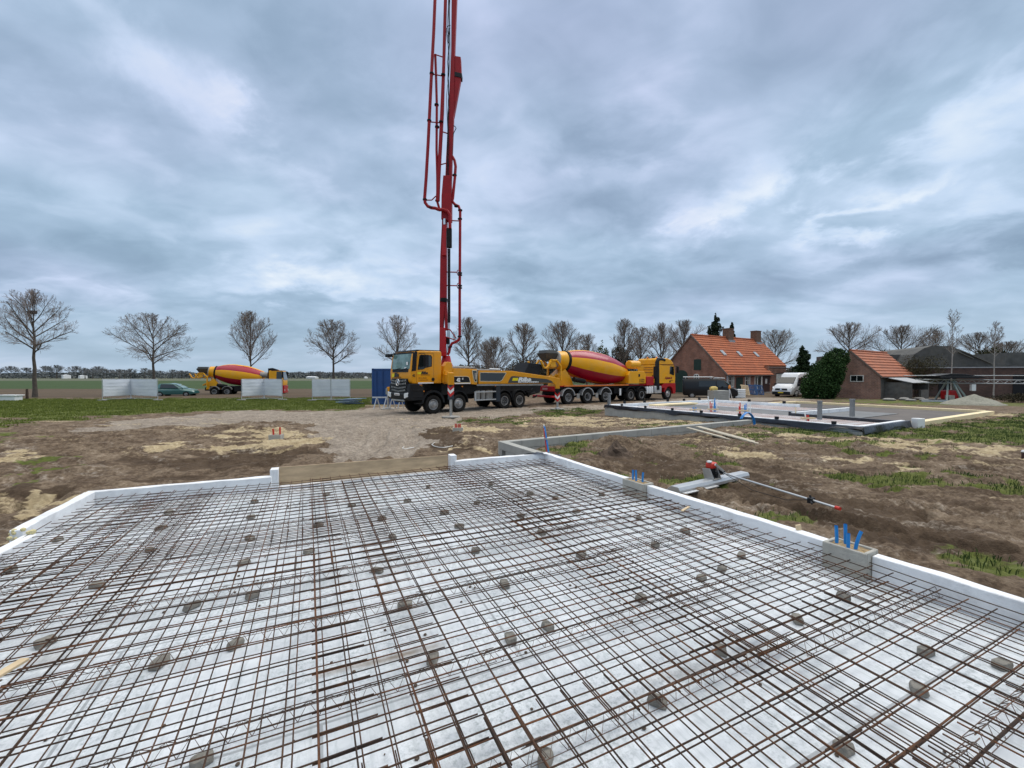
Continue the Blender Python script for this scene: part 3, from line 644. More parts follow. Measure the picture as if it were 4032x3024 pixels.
rn = ['farthest', 'second farthest', 'second nearest', 'nearest']
for i, (a0, a1) in enumerate(cols):
    for j, (b0, b1_) in enumerate(rows):
        dx = rnd.uniform(-.012, .012)+.035; dy = rnd.uniform(-.012, .012)+.03
        sheet(a0+dx, a1+dx, b0+dy, b1_+dy, ZM0+.009*((i+j) % 2), rnd.uniform(-.008, .008), f'rusty welded steel mesh sheet of the lower layer, {rn[j]} row, {cn[i]} column', 'lower reinforcement mesh sheets', .0038)
# lattice spacers between the layers
def spacer(a0, a1, b, rot):
    mb = MB(); k = int((a1-a0)/.1)
    z0, z1 = ZM0+.018, ZM1-.008
    def T(a, bb): return SC(a, b+bb+rot*(a-a0), 0)
    top = []; ok = False
    for i in range(k):
        a = a0+i*.1
        if not inside(T(a, 0), .15): continue
        ok = True
        pm = T(a+.05, 0)
        for s in (-1, 1):
            q0 = T(a, s*.05); q1 = T(a+.1, s*.05)
            mb.tube([(q0.x, q0.y, z0), (pm.x, pm.y, z1), (q1.x, q1.y, z0)], .0018, 4, cap=False)
            mb.tube([(q0.x, q0.y, z0), (q1.x, q1.y, z0)], .002, 4, cap=False)
        qa, qb = T(a, 0), T(a+.1, 0); mb.tube([(qa.x, qa.y, z1), (qb.x, qb.y, z1)], .0028, 4, cap=False)
    if ok: tag(mb.build('spacer_strip', rust2, fix=False), 'thin zigzag wire spacer strip between the two mesh layers', 'mesh spacer', 'zigzag wire spacers under the upper mesh')
for j in range(14):
    b = -.55-.78*j+rnd.uniform(-.06, .06); a = -7.6+rnd.uniform(-.3, .2)
    while a < -.3:
        spacer(a, a+2.0, b+rnd.uniform(-.04, .04), rnd.uniform(-.015, .015)); a += 2.0+rnd.uniform(-.12, .05)
crumb = mat('mud_crumb', (.10,.075,.055), .95, var=.3)
mb = MB()
for k in range(420):
    p = SC(rnd.uniform(-7.1, -.15), -abs(rnd.gauss(0, 5)), ZF+.004)
    if not inside(p, .14): continue
    r = rnd.uniform(.004, .014); mb.lathe([(r, 0), (r*.8, r*.6), (0, r*.8)], p, (rnd.uniform(-.3, .3), rnd.uniform(-.3, .3), 1), 5)
tag(mb.build('mud_crumbs', crumb, fix=False), 'loose crumbs of mud scattered on the white insulation floor', 'mud', kind='stuff')
# concrete spacer lumps
conc = mat('spacer_concrete', (.235, .225, .20), .9, var=.3, vscale=14, bump=.6, bscale=60, dirt=.3)
LUMPS = [(935,1412),(1183,1343),(1090,1254),(875,1298),(1385,1283),(1557,1394),(1420,1503),(1178,1628),(1822,1602),(1985,1478),(2000,1397),(2165,1425),(2100,1312),(1723,1329),(1822,1281),(1515,1240),(1602,1192),(1685,1172),(1415,1170),(1255,1190),(1170,1143),(1125,1108),(1200,1070),(1245,1098),(1300,1062),(1027,1182),(1103,1370),(815,1224),(848,1152),(545,1277),(508,1382),(345,1420),(435,1630),(97,1378),(210,1256),(415,1300),(323,1180),(22,1222),(125,1158),(348,1133),(365,1100),(540,1155),(527,1207),(667,1183),(688,1127),(705,1062),(542,1110),(550,1076),(825,1114),(880,1075),(992,1130),(1145,1060),(1060,1040),(925,1046),(1480,1140),(960,1100),(1380,1112),(1030,1080),(1560,1220),(760,1085)]
for i, (x, y) in enumerate(LUMPS):
    p = W(x*1.8228, y*1.8228+6, ZF+.04)
    if not inside(p, .2): continue
    r = rnd.uniform(0, PI); sx, sy, sz = rnd.uniform(.044, .06), rnd.uniform(.030, .04), rnd.uniform(.020, .024)
    mb = MB(); k = 8; vs = []
    for (lev, sc_) in ((-1, 1.0), (-.2, 1.04), (.75, .95), (1, .85)):
        for j in range(k):
            t = 2*PI*j/k+.3; cx = abs(math.cos(t))**.4*math.copysign(1, math.cos(t)); cy = abs(math.sin(t))**.4*math.copysign(1, math.sin(t))
            jt = rnd.uniform(.9, 1.08); vs.append((cx*sx*sc_*jt, cy*sy*sc_*jt, lev*sz*rnd.uniform(.93, 1.05) if lev > -1 else -sz))
    fs = [tuple(range(k))[::-1], tuple(range(3*k, 4*k))]+[(l*k+j, l*k+(j+1) % k, (l+1)*k+(j+1) % k, (l+1)*k+j) for l in range(3) for j in range(k)]
    mb.add(vs, fs); o = mb.build('spacer_block', conc, bevel=.004, seg=1); o.location = (p.x, p.y, ZF+sz+.001); o.rotation_euler = (0, 0, r)
    tag(o, 'small rough grey concrete spacer block on the white floor under the steel mesh', 'spacer block', 'concrete spacer blocks under the mesh')
# --- pipe blocks
cgrey = mat('block_concrete', (.40, .39, .35), .9, var=.15, vscale=5, bump=.5, bscale=50, dirt=.35, dcol=(.30, .26, .20))
sandm = mat('sand_fill', (.36, .26, .14), .95, var=.35, vscale=18, bump=1, bscale=40)
bluep = mat('blue_plastic', (.012, .22, .60), .4, var=.1); redp = mat('red_plastic', (.55, .035, .02), .45, var=.12)
def pipe_block(c, ang, sx, sy, zb, zt, pipes, m, lab, name='pipe_block'):
    t = thing(name, lab, 'pipe block', (c.x, c.y, zb), ang)
    h = zt-zb; mb = MB(); w = .03
    mb.box(-sx/2, sx/2, -sy/2, -sy/2+w, 0, h); mb.box(-sx/2, sx/2, sy/2-w, sy/2, 0, h)
    mb.box(-sx/2, -sx/2+w, -sy/2+w, sy/2-w, 0, h); mb.box(sx/2-w, sx/2, -sy/2+w, sy/2-w, 0, h)
    mb.build('concrete_box', cgrey, t, bevel=.006, seg=1)
    k = 8; vs = []; fs = []
    for i in range(k+1):
        for j in range(k+1): vs.append((-sx/2+w+(sx-2*w)*i/k, -sy/2+w+(sy-2*w)*j/k, h-.018+rnd.uniform(-.008, .01)))
    for i in range(k):
        for j in range(k): fs.append((i*(k+1)+j, (i+1)*(k+1)+j, (i+1)*(k+1)+j+1, i*(k+1)+j+1))
    MB().add(vs, fs).build('sand_fill', sandm, t)
    for (x, y, hh, lx, ly, r) in pipes:
        mb = MB(); n = 5; pts = [(x+lx*(i/n)**1.6, y+ly*(i/n)**1.6, h-.03+(hh+.03)*i/n) for i in range(n+1)]
        mb.tube(pts, r, 14, cap=False); inn = MB().tube(pts[::-1], r*.82, 14, cap=False); mb.add(inn.v, inn.f)
        o = mb.build('conduit', m, t, smooth=True, fix=False)
    return t
ar = math.atan2(dR.y, dR.x)
cB = b2+(b2e-b2)*.5+nR*.09
pipe_block(cB, ar, (b2e-b2).length-.01, .235, ZF+.002, ZT+.025, [(-.10, -.01, .15, -.008, 0, .0145), (-.055, .05, .17, -.004, 0, .0145), (.015, -.06, .125, 0, 0, .0145), (.055, -.02, .155, .03, .03, .0145)], bluep, 'concrete box with four blue conduits in the right slab edge, nearer to the viewer')
cA = b1+(b1e-b1)*.5+nR*.08
pipe_block(cA, ar, (b1e-b1).length-.01, .22, ZF+.002, ZT+.02, [(-.10, 0, .14, 0, 0, .0145), (-.03, .0, .15, -.01, 0, .0145), (.07, .03, .135, .01, 0, .0145)], bluep, 'concrete box with three blue conduits in the right slab edge, farther away')
p = W(1088, 1735, .2); g_ = ground_at(p.x, p.y); p = W(1088, 1735, g_); pipe_block(p, .1, .34, .25, g_-.05, g_+.19, [(-.08, 0, .17, -.01, 0, .025), (.1, .02, .21, .0, 0, .025)], redp, 'concrete box with two red conduits standing in the sand on the left')
p = W(1803, 1702, .16); g_ = ground_at(p.x, p.y); p = W(1803, 1702, g_); pipe_block(p, .1, .36, .24, g_-.05, g_+.17, [(-.09, 0, .13, 0, 0, .02), (-.04, .03, .12, 0, 0, .02), (.03, 0, .12, 0, 0, .02), (.08, .01, .12, 0, 0, .02)], redp, 'concrete box with four red conduits standing in front of the pump truck')
# leaning service pipes at the far corner
t = thing('service_pipes', 'red and blue pipes with a white tip leaning out of the far slab corner', 'pipes', tuple(W(2160, 1806, ZF+.02)))
base = t.location.copy(); grey = mat('grey_plastic', (.30, .32, .34), .5)
def wt(p): return tuple(Vector(p)-base)
top = D(2141, 1672, base.y+.15); bot = base.copy()
for dx, m, r, nm, k in ((-.016, redp, .017, 'red_pipe', .9), (.018, bluep, .022, 'blue_pipe', .95)):
    a = bot+Vector((dx, 0, 0)); b = bot+(top-bot)*k+Vector((dx*.4, 0, 0)); MB().tube([wt(a), wt(a+(b-a)*.5), wt(b)], r, 12).build(nm, m, t, smooth=True)
MB().tube([wt(bot+(top-bot)*.82), wt(top)], .02, 12, r1=.012).build('white_tip', mat('white_plastic', (.8,.8,.8), .4), t, smooth=True)
MB().tube([wt(bot+(top-bot)*.55), wt(bot+(top-bot)*.6)], .042, 12).build('tape', grey, t, smooth=True)
MB().tube([wt(bot-Vector((0,0,.02))), wt(bot+(top-bot)*.2)], .05, 12).build('sleeve', grey, t, smooth=True)
# wood offcuts lying on the mesh
for (x, y, x2, y2, w_, lab) in ((-60, 2690, 100, 2595, .05, 'pale wooden offcut lying on the mesh at the left image edge'), (2685, 2012, 2712, 1996, .03, 'small pale wooden offcut lying on the mesh near the right slab edge')):
    a = W(x, y, ZM1+.025); b = W(x2, y2, ZM1+.025); tag(MB().beam(a, b, w_, .016).build('wood_offcut', woodl, bevel=.002), lab, 'wood')
a = W(3150, 2085, ZT); tag(MB().beam(a+Vector((0,0,-.12)), a+Vector((-.02,.0,.05)), .05, .02).build('wooden_stake', woodl, bevel=.002), 'short wooden stake behind the right slab edging', 'stake')
# ------------------------------------------------------------------ vehicle materials
yel = mat('truck_yellow', (.72, .30, .004), .4, spec=.3, var=.05, coat=.12, dirt=.3, dcol=(.38,.27,.13), vscale=2)
yel2 = mat('mixer_yellow', (.80, .37, .003), .38, spec=.3, var=.05, coat=.15, dirt=.3, dcol=(.50,.34,.14), vscale=2)
red = mat('truck_red', (.40, .008, .012), .4, spec=.3, var=.06, coat=.12, dirt=.15, dcol=(.22,.05,.04), vscale=2)
crim = mat('drum_red', (.33, .004, .026), .38, spec=.3, var=.06, coat=.2, dirt=.2, dcol=(.30,.06,.06), vscale=1.5)
boomred = mat('boom_red', (.30, .008, .014), .5, spec=.25, var=.12, dirt=.3, dcol=(.16,.02,.015), vscale=2.5)
black = mat('black_plastic', (.012, .013, .015), .55, var=.2, spec=.22); dark = mat('dark_metal', (.013, .013, .014), .65, spec=.15, var=.3, dirt=.3, dcol=(.05,.045,.035))
rubber = mat('rubber', (.018, .017, .016), .9, spec=.12, var=.25, dirt=.3, dcol=(.07,.06,.05)); steel = mat('steel', (.42, .42, .41), .4, metal=.7, var=.15, dirt=.3)
glassd = mat('dark_glass', (.012, .016, .017), .06, var=.05, spec=.8); glassg = mat('green_glass', (.05, .10, .095), .08, var=.4, vscale=1.6, col2=(.20,.33,.31), spec=.8)
white = mat('white_paint', (.78, .79, .79), .4, var=.03, coat=.2); cream = mat('cream_line', (.78, .70, .48), .5); alu = mat('aluminium', (.55, .56, .56), .35, metal=.6, var=.1)
silver = mat('silver_rim', (.40, .40, .40), .4, metal=.6, var=.15, dirt=.5, dcol=(.12,.10,.08)); chrome = mat('chrome', (.7,.7,.7), .15, metal=1, var=.05)
lampw = mat('lamp_lens', (.75, .77, .78), .1, spec=.9, var=.2, vscale=12); lampa = mat('amber_lens', (.75, .25, .03), .2); lampr = mat('red_lens', (.5,.02,.02), .25); greym = mat('grey_cement', (.30,.29,.27), .85, var=.25, dirt=.3); platey = mat('plate_yellow', (.75,.55,.05), .5)
yrect = mat('sign_yellow', (.80, .66, .0), .5); blackink = mat('black_ink', (.02,.015,.012), .5); brownink = mat('maroon_ink', (.12,.025,.01), .5); dgrey=mat('grey_panel', (.055,.055,.05), .5); navy = mat('navy_box', (.015,.025,.04), .5, dirt=.3)
def wheel(root, x, y, side, r=.53, w=.32, rimm=silver, kind='front', name='wheel'):
    c = (x, y, r); ax = (0, side, 0); mb = MB()
    rr = r*.60
    prof = [(rr, -w*.5), (r*.90, -w*.5), (r*.985, -w*.42), (r, -w*.25), (r, w*.25), (r*.985, w*.42), (r*.90, w*.5), (r*.72, w*.47), (rr, w*.42), (rr*.94, w*.30)]
    mb.lathe(prof, c, ax, 36)
    for i in range(30):   # tread blocks
        t = 2*PI*i/30; a = (math.cos(t)*(r+.001), math.sin(t)*(r+.001))
        for s in (-1, 1): mb.beam((x+a[0]*.99, y+s*w*.1, r+a[1]*.99), (x+a[0]*1.0, y+s*w*.44, r+a[1]*1.0), .022, .045, up=(math.cos(t), 0, math.sin(t)))
    t = mb.build(name, rubber, root, smooth=True)
    mb = MB()
    if kind == 'front':
        mb.lathe([(rr*.96, w*.30), (rr*.96, w*.44), (rr*.86, w*.44), (rr*.80, w*.30), (rr*.62, w*.42), (rr*.55, w*.60), (rr*.32, w*.62), (rr*.30, w*.80), (0, w*.82)], c, ax, 24)
        q = w*.60
    else:
        mb.lathe([(rr*.98, w*.30), (rr*.98, w*.46), (rr*.88, w*.46), (rr*.82, w*.05), (rr*.62, -w*.05), (rr*.55, 0), (rr*.3, 0), (rr*.28, w*.18), (0, w*.2)], c, ax, 24); q = 0
    for i in range(10):
        t2 = 2*PI*i/10; mb.lathe([(.017, 0), (.015, .04), (0, .045)], (x+math.cos(t2)*rr*.45, y+side*q, r+math.sin(t2)*rr*.45), ax, 6)
    mb.build('rim', rimm, t, smooth=True)
    return t
def arc(cx, cz, r, a0, a1, n=14): return [(cx+r*math.cos(R(a0+(a1-a0)*i/n)), cz+r*math.sin(R(a0+(a1-a0)*i/n))) for i in range(n+1)]
def fender(root, x, r0, r1, z, y0, y1, a0=-10, a1=190, m=black):
    o = arc(x, z, r1, a0, a1)+arc(x, z, r0, a1, a0); mb = MB(); n = 15
    vs = [(p[0], y0, p[1]) for p in o]+[(p[0], y1, p[1]) for p in o]; k = len(o)
    fs = [(i, i+1, k-2-i, k-1-i) for i in range(n-1)]+[(k+i+1, k+i, 2*k-1-i, 2*k-2-i) for i in range(n-1)]+[(i, (i+1) % k, k+(i+1) % k, k+i) for i in range(k)]
    mb.add(vs, fs); return mb.build('fender', m, root)
def frame_poly(mb, pts, w, y, d):
    """a thin border following a closed outline in the x,z plane at height y"""
    n = len(pts)
    for i in range(n):
        a = Vector((pts[i][0], y, pts[i][1])); b = Vector((pts[(i+1) % n][0], y, pts[(i+1) % n][1])); e = (b-a).normalized()*w*.5
        mb.beam(a-e, b+e, w, d, up=(0, 1, 0))
def marks(root, m, o, xdir, w, h, seed, name='illegible_lettering'):
    """a line of lettering too small to read in the photograph: a row of short strokes"""
    rg = random.Random(seed); X = Vector(xdir); o = Vector(o); mb = MB(); x = 0
    while x < w-h*.5:
        k = h*rg.uniform(.35, .6); hh = h*rg.uniform(.6, 1.0); a = o+X*x; b = o+X*(x+k)
        mb.add([a, b, b+Vector((0, 0, hh)), a+Vector((0, 0, hh*rg.uniform(.7, 1)))], [(0,1,2,3)]); x += k+h*.16*(3.2 if rg.random() < .15 else 1)
    mb.build(name, m, root)
# ------------------------------------------------------------------ concrete pump truck
def pump_truck():
    hd = Vector((-.743, -.67, 0)); rz = math.atan2(hd.y, hd.x)
    t = thing('concrete_pump_truck', 'yellow four axle concrete pump truck with its red folding boom raised to the sky', 'pump truck', (-5.31, 24.83, .0), rz)
    Y = 1.24
    for x, k in ((0, 'front'), (-1.75, 'front'), (-5.4, 'rear'), (-6.75, 'rear')):
        for s in (1, -1):
            wheel(t, x, s*(1.07 if k == 'front' else 1.04), s, .53, .36 if k == 'front' else .40, kind=k)
            if k == 'rear': pass
    # chassis
    mb = MB(); mb.box(-8.3, 1.0, -.42, .42, .72, 1.05)
    for x in (0, -1.75, -5.4, -6.75): mb.tube([(x, -.95, .55), (x, .95, .55)], .10, 10); mb.box(x-.18, x+.18, -.2, .2, .40, .75)
    mb.box(-3.0, -.75, -1.02, 1.02, 1.05, 1.66); mb.box(-8.1, -3.0, -.98, .98, 1.12, 1.60)
    mb.build('chassis', dark, t, bevel=.01, seg=1)
    # cab shell
    cab = [(-.55, 1.74), (.62, 1.74), (1.30, 1.74), (1.42, 1.9), (1.43, 2.40), (1.36, 2.95), (1.28, 3.38), (1.16, 3.52), (.8, 3.58), (-.48, 3.60), (-.55, 3.52)]
    MB().prism(cab, -Y, Y).build('cab', yel, t, bevel=.06, seg=3, smooth=True)
    MB().prism([(-.57, 3.545), (1.13, 3.545), (1.05, 3.63), (-.55, 3.645)], -1.16, 1.2).build('roof_trim', black, t, bevel=.02)
    # windscreen surround and glass
    def fx(z): return 1.43-(z-2.40)*.128 if z < 2.95 else 1.36-(z-2.95)*.186
    def front(z0, z1, y0, y1, off, n=6):
        mb = MB(); vs = []; k = 8
        for i in range(n+1):
            z = z0+(z1-z0)*i/n
            for j in range(k+1):
                y = y0+(y1-y0)*j/k; vs.append((fx(z)+off-.06*(y/1.2)**4, y, z))
        fs = [(i*(k+1)+j, i*(k+1)+j+1, (i+1)*(k+1)+j+1, (i+1)*(k+1)+j) for i in range(n) for j in range(k)]
        return mb.add(vs, fs)
    b = front(2.38, 3.5, -1.235, 1.235, .028)
    b.build('windscreen_surround', black, t, smooth=True)
    MB().prism([(1.0+.40, 2.42), (1.37, 2.42), (1.30, 3.4), (1.16, 3.52), (1.02, 3.52), (1.05, 3.3), (1.12, 2.45)], Y-.01, Y+.012).build('pillar_trim', black, t)
    front(2.56, 3.40, -1.08, 1.08, .045).build('windscreen', glassg, t, smooth=True)
    mb = MB()
    for y0, y1, z in ((-.9, .1, 2.57), (-.05, .9, 2.56)): mb.tube([(fx(2.5)+.05, y0, 2.47), (fx(2.6)+.06, y1, z+.05)], .012, 6)
    mb.build('wiper', black, t)
    mb = MB(); mb.box(fx(2.8)+.046, fx(2.8)+.05, .72, .92, 2.78, 2.95); mb.box(fx(2.65)+.05, fx(2.65)+.056, .55, .78, 2.58, 2.66); mb.build('sticker', white, t)
    # side window, seams, handle, sill
    win = [(1.02, 2.50), (.66, 2.53), (.50, 2.62), (.10, 2.70), (.08, 3.25), (.16, 3.34), (.80, 3.36), (.90, 3.30)]
    for s in (1, -1):
        MB().prism(win, s*(Y-.01), s*(Y+.006)).build('window_seal', black, t, bevel=.015)
        w2 = [((x-.52)*.88+.52, (z-2.94)*.88+2.94) for x, z in win]
        MB().prism(w2, s*(Y-.01), s*(Y+.012)).build('side_window', glassd, t)
        d = MB()
        for (xa, za, xb, zb) in ((-.02, 1.78, -.02, 3.44), (1.08, 1.78, 1.10, 2.45), (-.02, 3.44, .95, 3.45), (1.1, 2.45, .98, 3.44)): d.beam((xa, s*(Y+.001), za), (xb, s*(Y+.001), zb), .012, .006, up=(0, 1, 0))
        d.build('door_seam', brownink, t)
        MB().prism(arc(.03, 1.97, .1, 0, 340), s*Y, s*(Y+.02)).build('door_handle', black, t)
        MB().box(-.0, .98, s*(Y-.01), s*(Y+.015), 1.74, 1.81).build('sill_strip', white, t)
        # mirror
        m = MB(); m.box(.55, .75, s*1.42, s*1.66, 2.68, 3.34); m.tube([(.95, s*1.2, 3.42), (.7, s*1.55, 3.38)], .02, 6); m.tube([(.95, s*1.2, 2.6), (.68, s*1.5, 2.66)], .02, 6)
        m.build('mirror', black, t, bevel=.04)
    m = MB(); m.box(1.30, 1.62, -1.52, -1.15, 3.28, 3.46); m.tube([(1.2, -1.0, 3.5), (1.45, -1.35, 3.4)], .04, 6); m.build('ramp_mirror', black, t, bevel=.05)
    # grille and bumper
    mb = MB(); mb.prism([(1.36, 1.2), (1.49, 1.22), (1.475, 2.02), (1.36, 2.02)], -.98, .92); g = mb.build('grille', black, t, bevel=.02)
    sl = MB(); kn = MB()
    for i, z in enumerate((1.93, 1.76, 1.55, 1.38)):
        w_ = .92-.04*i; 
        pts = [(1.515, w_*(j/6-.5)*2, z-.07*(1-abs(j/6-.5)*2)) for j in range(7)]
        for j in range(6): sl.beam(pts[j], pts[j+1], .035, .07)
        for j in range(11):
            y = w_*(j/10-.5)*1.9; kn.box(1.53, 1.56, y-.02, y+.02, z-.07*(1-abs(y/w_))-.05, z-.07*(1-abs(y/w_))+.045)
    sl.build('grille_slat', dark, t); kn.build('grille_studs', alu, t)
    mb = MB(); c0 = (1.60, .02, 1.80)
    mb.tube([(1.60, .02+.185*math.cos(a*PI/12), 1.80+.185*math.sin(a*PI/12)) for a in range(25)], .018, 6, cap=False)
    for a in (90, 210, 330):
        ax_, az_ = math.cos(R(a)), math.sin(R(a)); px_, pz_ = -az_*.035, ax_*.035
        mb.add([(1.60, .02+px_, 1.80+pz_), (1.60, .02-px_, 1.80-pz_), (1.60, .02+ax_*.175, 1.80+az_*.175), (1.63, .02, 1.80)], [(0,1,2), (0,2,3), (1,3,2), (0,3,1)])
    mb.build('star_emblem', chrome, t, smooth=False)
    mb = MB(); mb.prism([(.62, .80), (1.40, .80), (1.56, .88), (1.60, 1.16), (1.52, 1.26), (1.46, 1.74), (.98, 1.74), (.62, 1.5)], -Y-.005, -.86); mb.prism([(.62, .80), (1.40, .80), (1.56, .88), (1.60, 1.16), (1.52, 1.26), (1.46, 1.74), (.98, 1.74), (.62, 1.5)], .86, Y+.005)
    mb.prism([(1.0, .78), (1.42, .78), (1.58, .86), (1.62, 1.16), (1.50, 1.26), (1.0, 1.26)], -.87, .87); mb.build('bumper', black, t, bevel=.04, seg=2)
    MB().box(1.52, 1.60, -.75, .75, .74, .84).build('skid_plate', steel, t, bevel=.02)
    for s in (1, -1):
        h = MB(); h.add([(1.60, s*.80, 1.20), (1.585, s*1.20, 1.26), (1.585, s*1.22, 1.02), (1.61, s*.86, .93), (1.50, s*1.0, 1.1)], [(0,1,2,3)]); h.prism([(s*.80, .98), (s*.86, .92), (s*1.20, 1.02), (s*1.2, 1.25), (s*.80, 1.2)], 1.56, 1.628, ax='x')
        h.build('headlight', lampw, t, bevel=.02)
        st = MB(); st.box(.66, 1.3, s*(Y-.3), s*(Y+.02), 1.30, 1.42); st.box(.66, 1.3, s*(Y-.3), s*(Y+.02), .95, 1.02); st.box(.66, 1.1, s*(Y-.3), s*(Y+.01), .60, .66); st.build('step', dark, t, bevel=.01)
        fender(t, 0, .64, .76, .60, s*.78, s*(Y+.01), 5, 178); fender(t, -1.75, .64, .70, .60, s*.85, s*(Y+.01), -5, 185)
        fender(t, -5.4, .60, .66, .60, s*.80, s*(Y+.01), 20, 165); fender(t, -6.75, .60, .66, .60, s*.80, s*(Y+.01), -5, 150)
        MB().box(.60, .66, s*(Y), s*(Y+.025), 1.28, 1.34).build('marker_lamp', lampa, t)
    MB().box(1.625, 1.64, -.30, .30, 1.07, 1.20).build('number_plate', white, t)
    marks(t, brownink, (1.642, -.25, 1.10), (0, 1, 0), .5, .07, 4, 'plate_characters')
    # lettering of the cab: front, corner and door
    MB().box(1.455, 1.462, -.95, -.66, 2.10, 2.30).build('yellow_square', yrect, t)
    text('cab_lettering', 'Riba', .30, blackink, t, (1.46, -.70, 2.14), (0, 1, 0), (-.1, 0, 1), shear=.3, bold=.02, sx=1.0)
    text('cab_small_lettering', 'BETONPOMPEN', .075, brownink, t, (1.46, -.66, 2.06), (0, 1, 0), (-.1, 0, 1), shear=.2, sx=1.5)
    text('fleet_number', '42', .18, blackink, t, (1.34, Y+.006, 2.13), (-1, 0, 0), (0, 0, 1), bold=.006)
    MB().box(.78, 1.02, Y, Y+.006, 2.27, 2.38).build('yellow_square', yrect, t)
    text('cab_lettering', 'Riba', .19, blackink, t, (.80, Y+.006, 2.28), (-1, 0, 0), (0, 0, 1), shear=.3, bold=.013, sx=1.25)
    text('cab_small_lettering', 'BETONPOMPEN', .05, brownink, t, (.80, Y+.006, 2.21), (-1, 0, 0), (0, 0, 1), sx=1.6)
    marks(t, brownink, (.95, Y+.006, 2.03), (-1, 0, 0), .52, .05, 5)
    marks(t, brownink, (.95, Y+.006, 1.92), (-1, 0, 0), .62, .045, 6)
    # superstructure
    MB().prism([(-.62, 1.05), (-.62, 1.8), (-.75, 2.5), (-.9, 2.7), (-1.0, 1.05)], -1.1, 1.1).build('rear_bulkhead', dark, t, bevel=.02)
    for s in (1, -1):
        MB().prism([(-.72, 1.70), (-.66, 2.3), (-.75, 2.75), (-.95, 3.0), (-1.25, 2.98), (-1.34, 2.62), (-1.34, 1.70)], s*.85, s*(Y-.02)).build('tower_cheek', yel, t, bevel=.03)
        MB().prism([(-1.34, 1.68), (-1.34, 2.62), (-2.66, 2.60), (-2.66, 1.68)], s*.9, s*Y).build('side_panel', yel, t, bevel=.02)
        MB().prism([(-2.68, 1.66), (-2.68, 2.60), (-3.14, 2.58), (-3.14, 1.62)], s*.9, s*(Y-.01)).build('side_panel', yel, t, bevel=.02)
        MB().box(-2.6, -1.45, s*(Y-.02), s*(Y+.012), 1.685, 1.735).build('reflector_strip', white, t)
    blk = [(-1.36, 1.76), (-1.36, 2.14), (-2.35, 2.14), (-2.50, 2.08), (-2.60, 1.76)]
    MB().prism(blk, Y-.01, Y+.006).build('black_decal', black, t)
    mb = MB(); frame_poly(mb, blk, .022, Y+.006, .008); mb.build('decal_border', cream, t)
    text('fleet_lettering', '42', .30, white, t, (-1.58, Y+.012, 1.83), (-1, 0, 0), (0, 0, 1), bold=.014, shear=.1, sx=.85)
    text('fleet_lettering', '-5', .15, white, t, (-1.96, Y+.012, 1.95), (-1, 0, 0), (0, 0, 1), bold=.01, shear=.1, sx=.8)
    p2 = [(-2.74, 2.50), (-3.10, 2.50), (-3.10, 1.80), (-2.94, 1.80), (-2.84, 2.0)]
    MB().prism(p2, Y-.02, Y+.002).build('vent_window', glassd, t); mb = MB(); frame_poly(mb, p2, .03, Y+.002, .01); mb.build('decal_border', cream, t)
    MB().box(-3.08, -2.92, Y, Y+.008, 1.95, 2.35).build('data_plate', greym, t)
    # deck, rails, tank
    mb = MB(); mb.box(-8.0, -3.0, -.95, .95, 1.62, 2.15); mb.box(-3.1, -1.35, -.85, .85, 1.7, 2.45); mb.build('deck', dark, t, bevel=.02)
    mb = MB()
    for (x0, x1, y, z, r) in ((-1.6, -3.3, .7, 2.68, .05), (-1.6, -3.0, .5, 2.72, .06), (-3.2, -5.5, .6, 2.55, .06)): mb.tube([(x0, y, z), (x1, y, z)], r, 8)
    mb.build('deck_pipes', greym, t); MB().tube([(-4.6, .62, 2.62), (-5.5, .62, 2.60)], .05, 8).build('cylinder_rod', white, t)
    mb = MB(); mb.box(-3.0, -4.65, Y-.06, Y+.01, 1.12, 1.20); mb.box(-3.0, -4.65, Y-.06, Y+.01, .62, .70); mb.box(-2.92, -3.06, Y-.06, Y+.012, .62, 1.20); mb.build('side_guard', alu, t, bevel=.01)
    MB().box(-4.65, -5.0, .5, Y+.02, .50, 1.56).build('toolbox', navy, t, bevel=.02)
    mb = MB()
    for x in (-3.35, -3.75, -4.15, -4.4): mb.tube([(x, .95, .70), (x, .95, 1.25)], .16, 12)
    mb.build('water_tank', greym, t, smooth=True)
    # hopper and splash guard at the rear
    mb = MB(); mb.prism([(-7.9, .75), (-9.1, .95), (-9.3, 1.75), (-7.9, 1.75)], -.85, .85); mb.build('hopper', dark, t, bevel=.03)
    mb = MB()
    for i in range(12): a = (-7.6-rnd.uniform(0, 1.3), rnd.uniform(.4, 1.1), rnd.uniform(.6, 1.6)); mb.tube([a, (a[0]-.25, a[1], a[2]-rnd.uniform(-.3, .4)), (a[0]-.5, a[1]-.1, a[2]+.1)], rnd.uniform(.03, .08), 6)
    mb.build('hydraulic_hoses', dark, t)
    mb = MB(); mb.add([(-7.7, .55, 2.15), (-9.3, .55, 2.15), (-9.7, .55, 3.0), (-8.3, .55, 3.1), (-7.7, -.75, 2.15), (-9.3, -.75, 2.15), (-9.7, -.75, 3.0), (-8.3, -.75, 3.1)], [(0,1,2,3), (7,6,5,4), (0,3,7,4), (1,5,6,2), (3,2,6,7), (0,4,5,1)])
    for k in range(4): mb.beam((-8.6-k*.2, .56, 2.9), (-8.5-k*.2, .56, 2.7), .03, .02, up=(0,1,0))
    mb.build('splash_guard', black, t, bevel=.05)
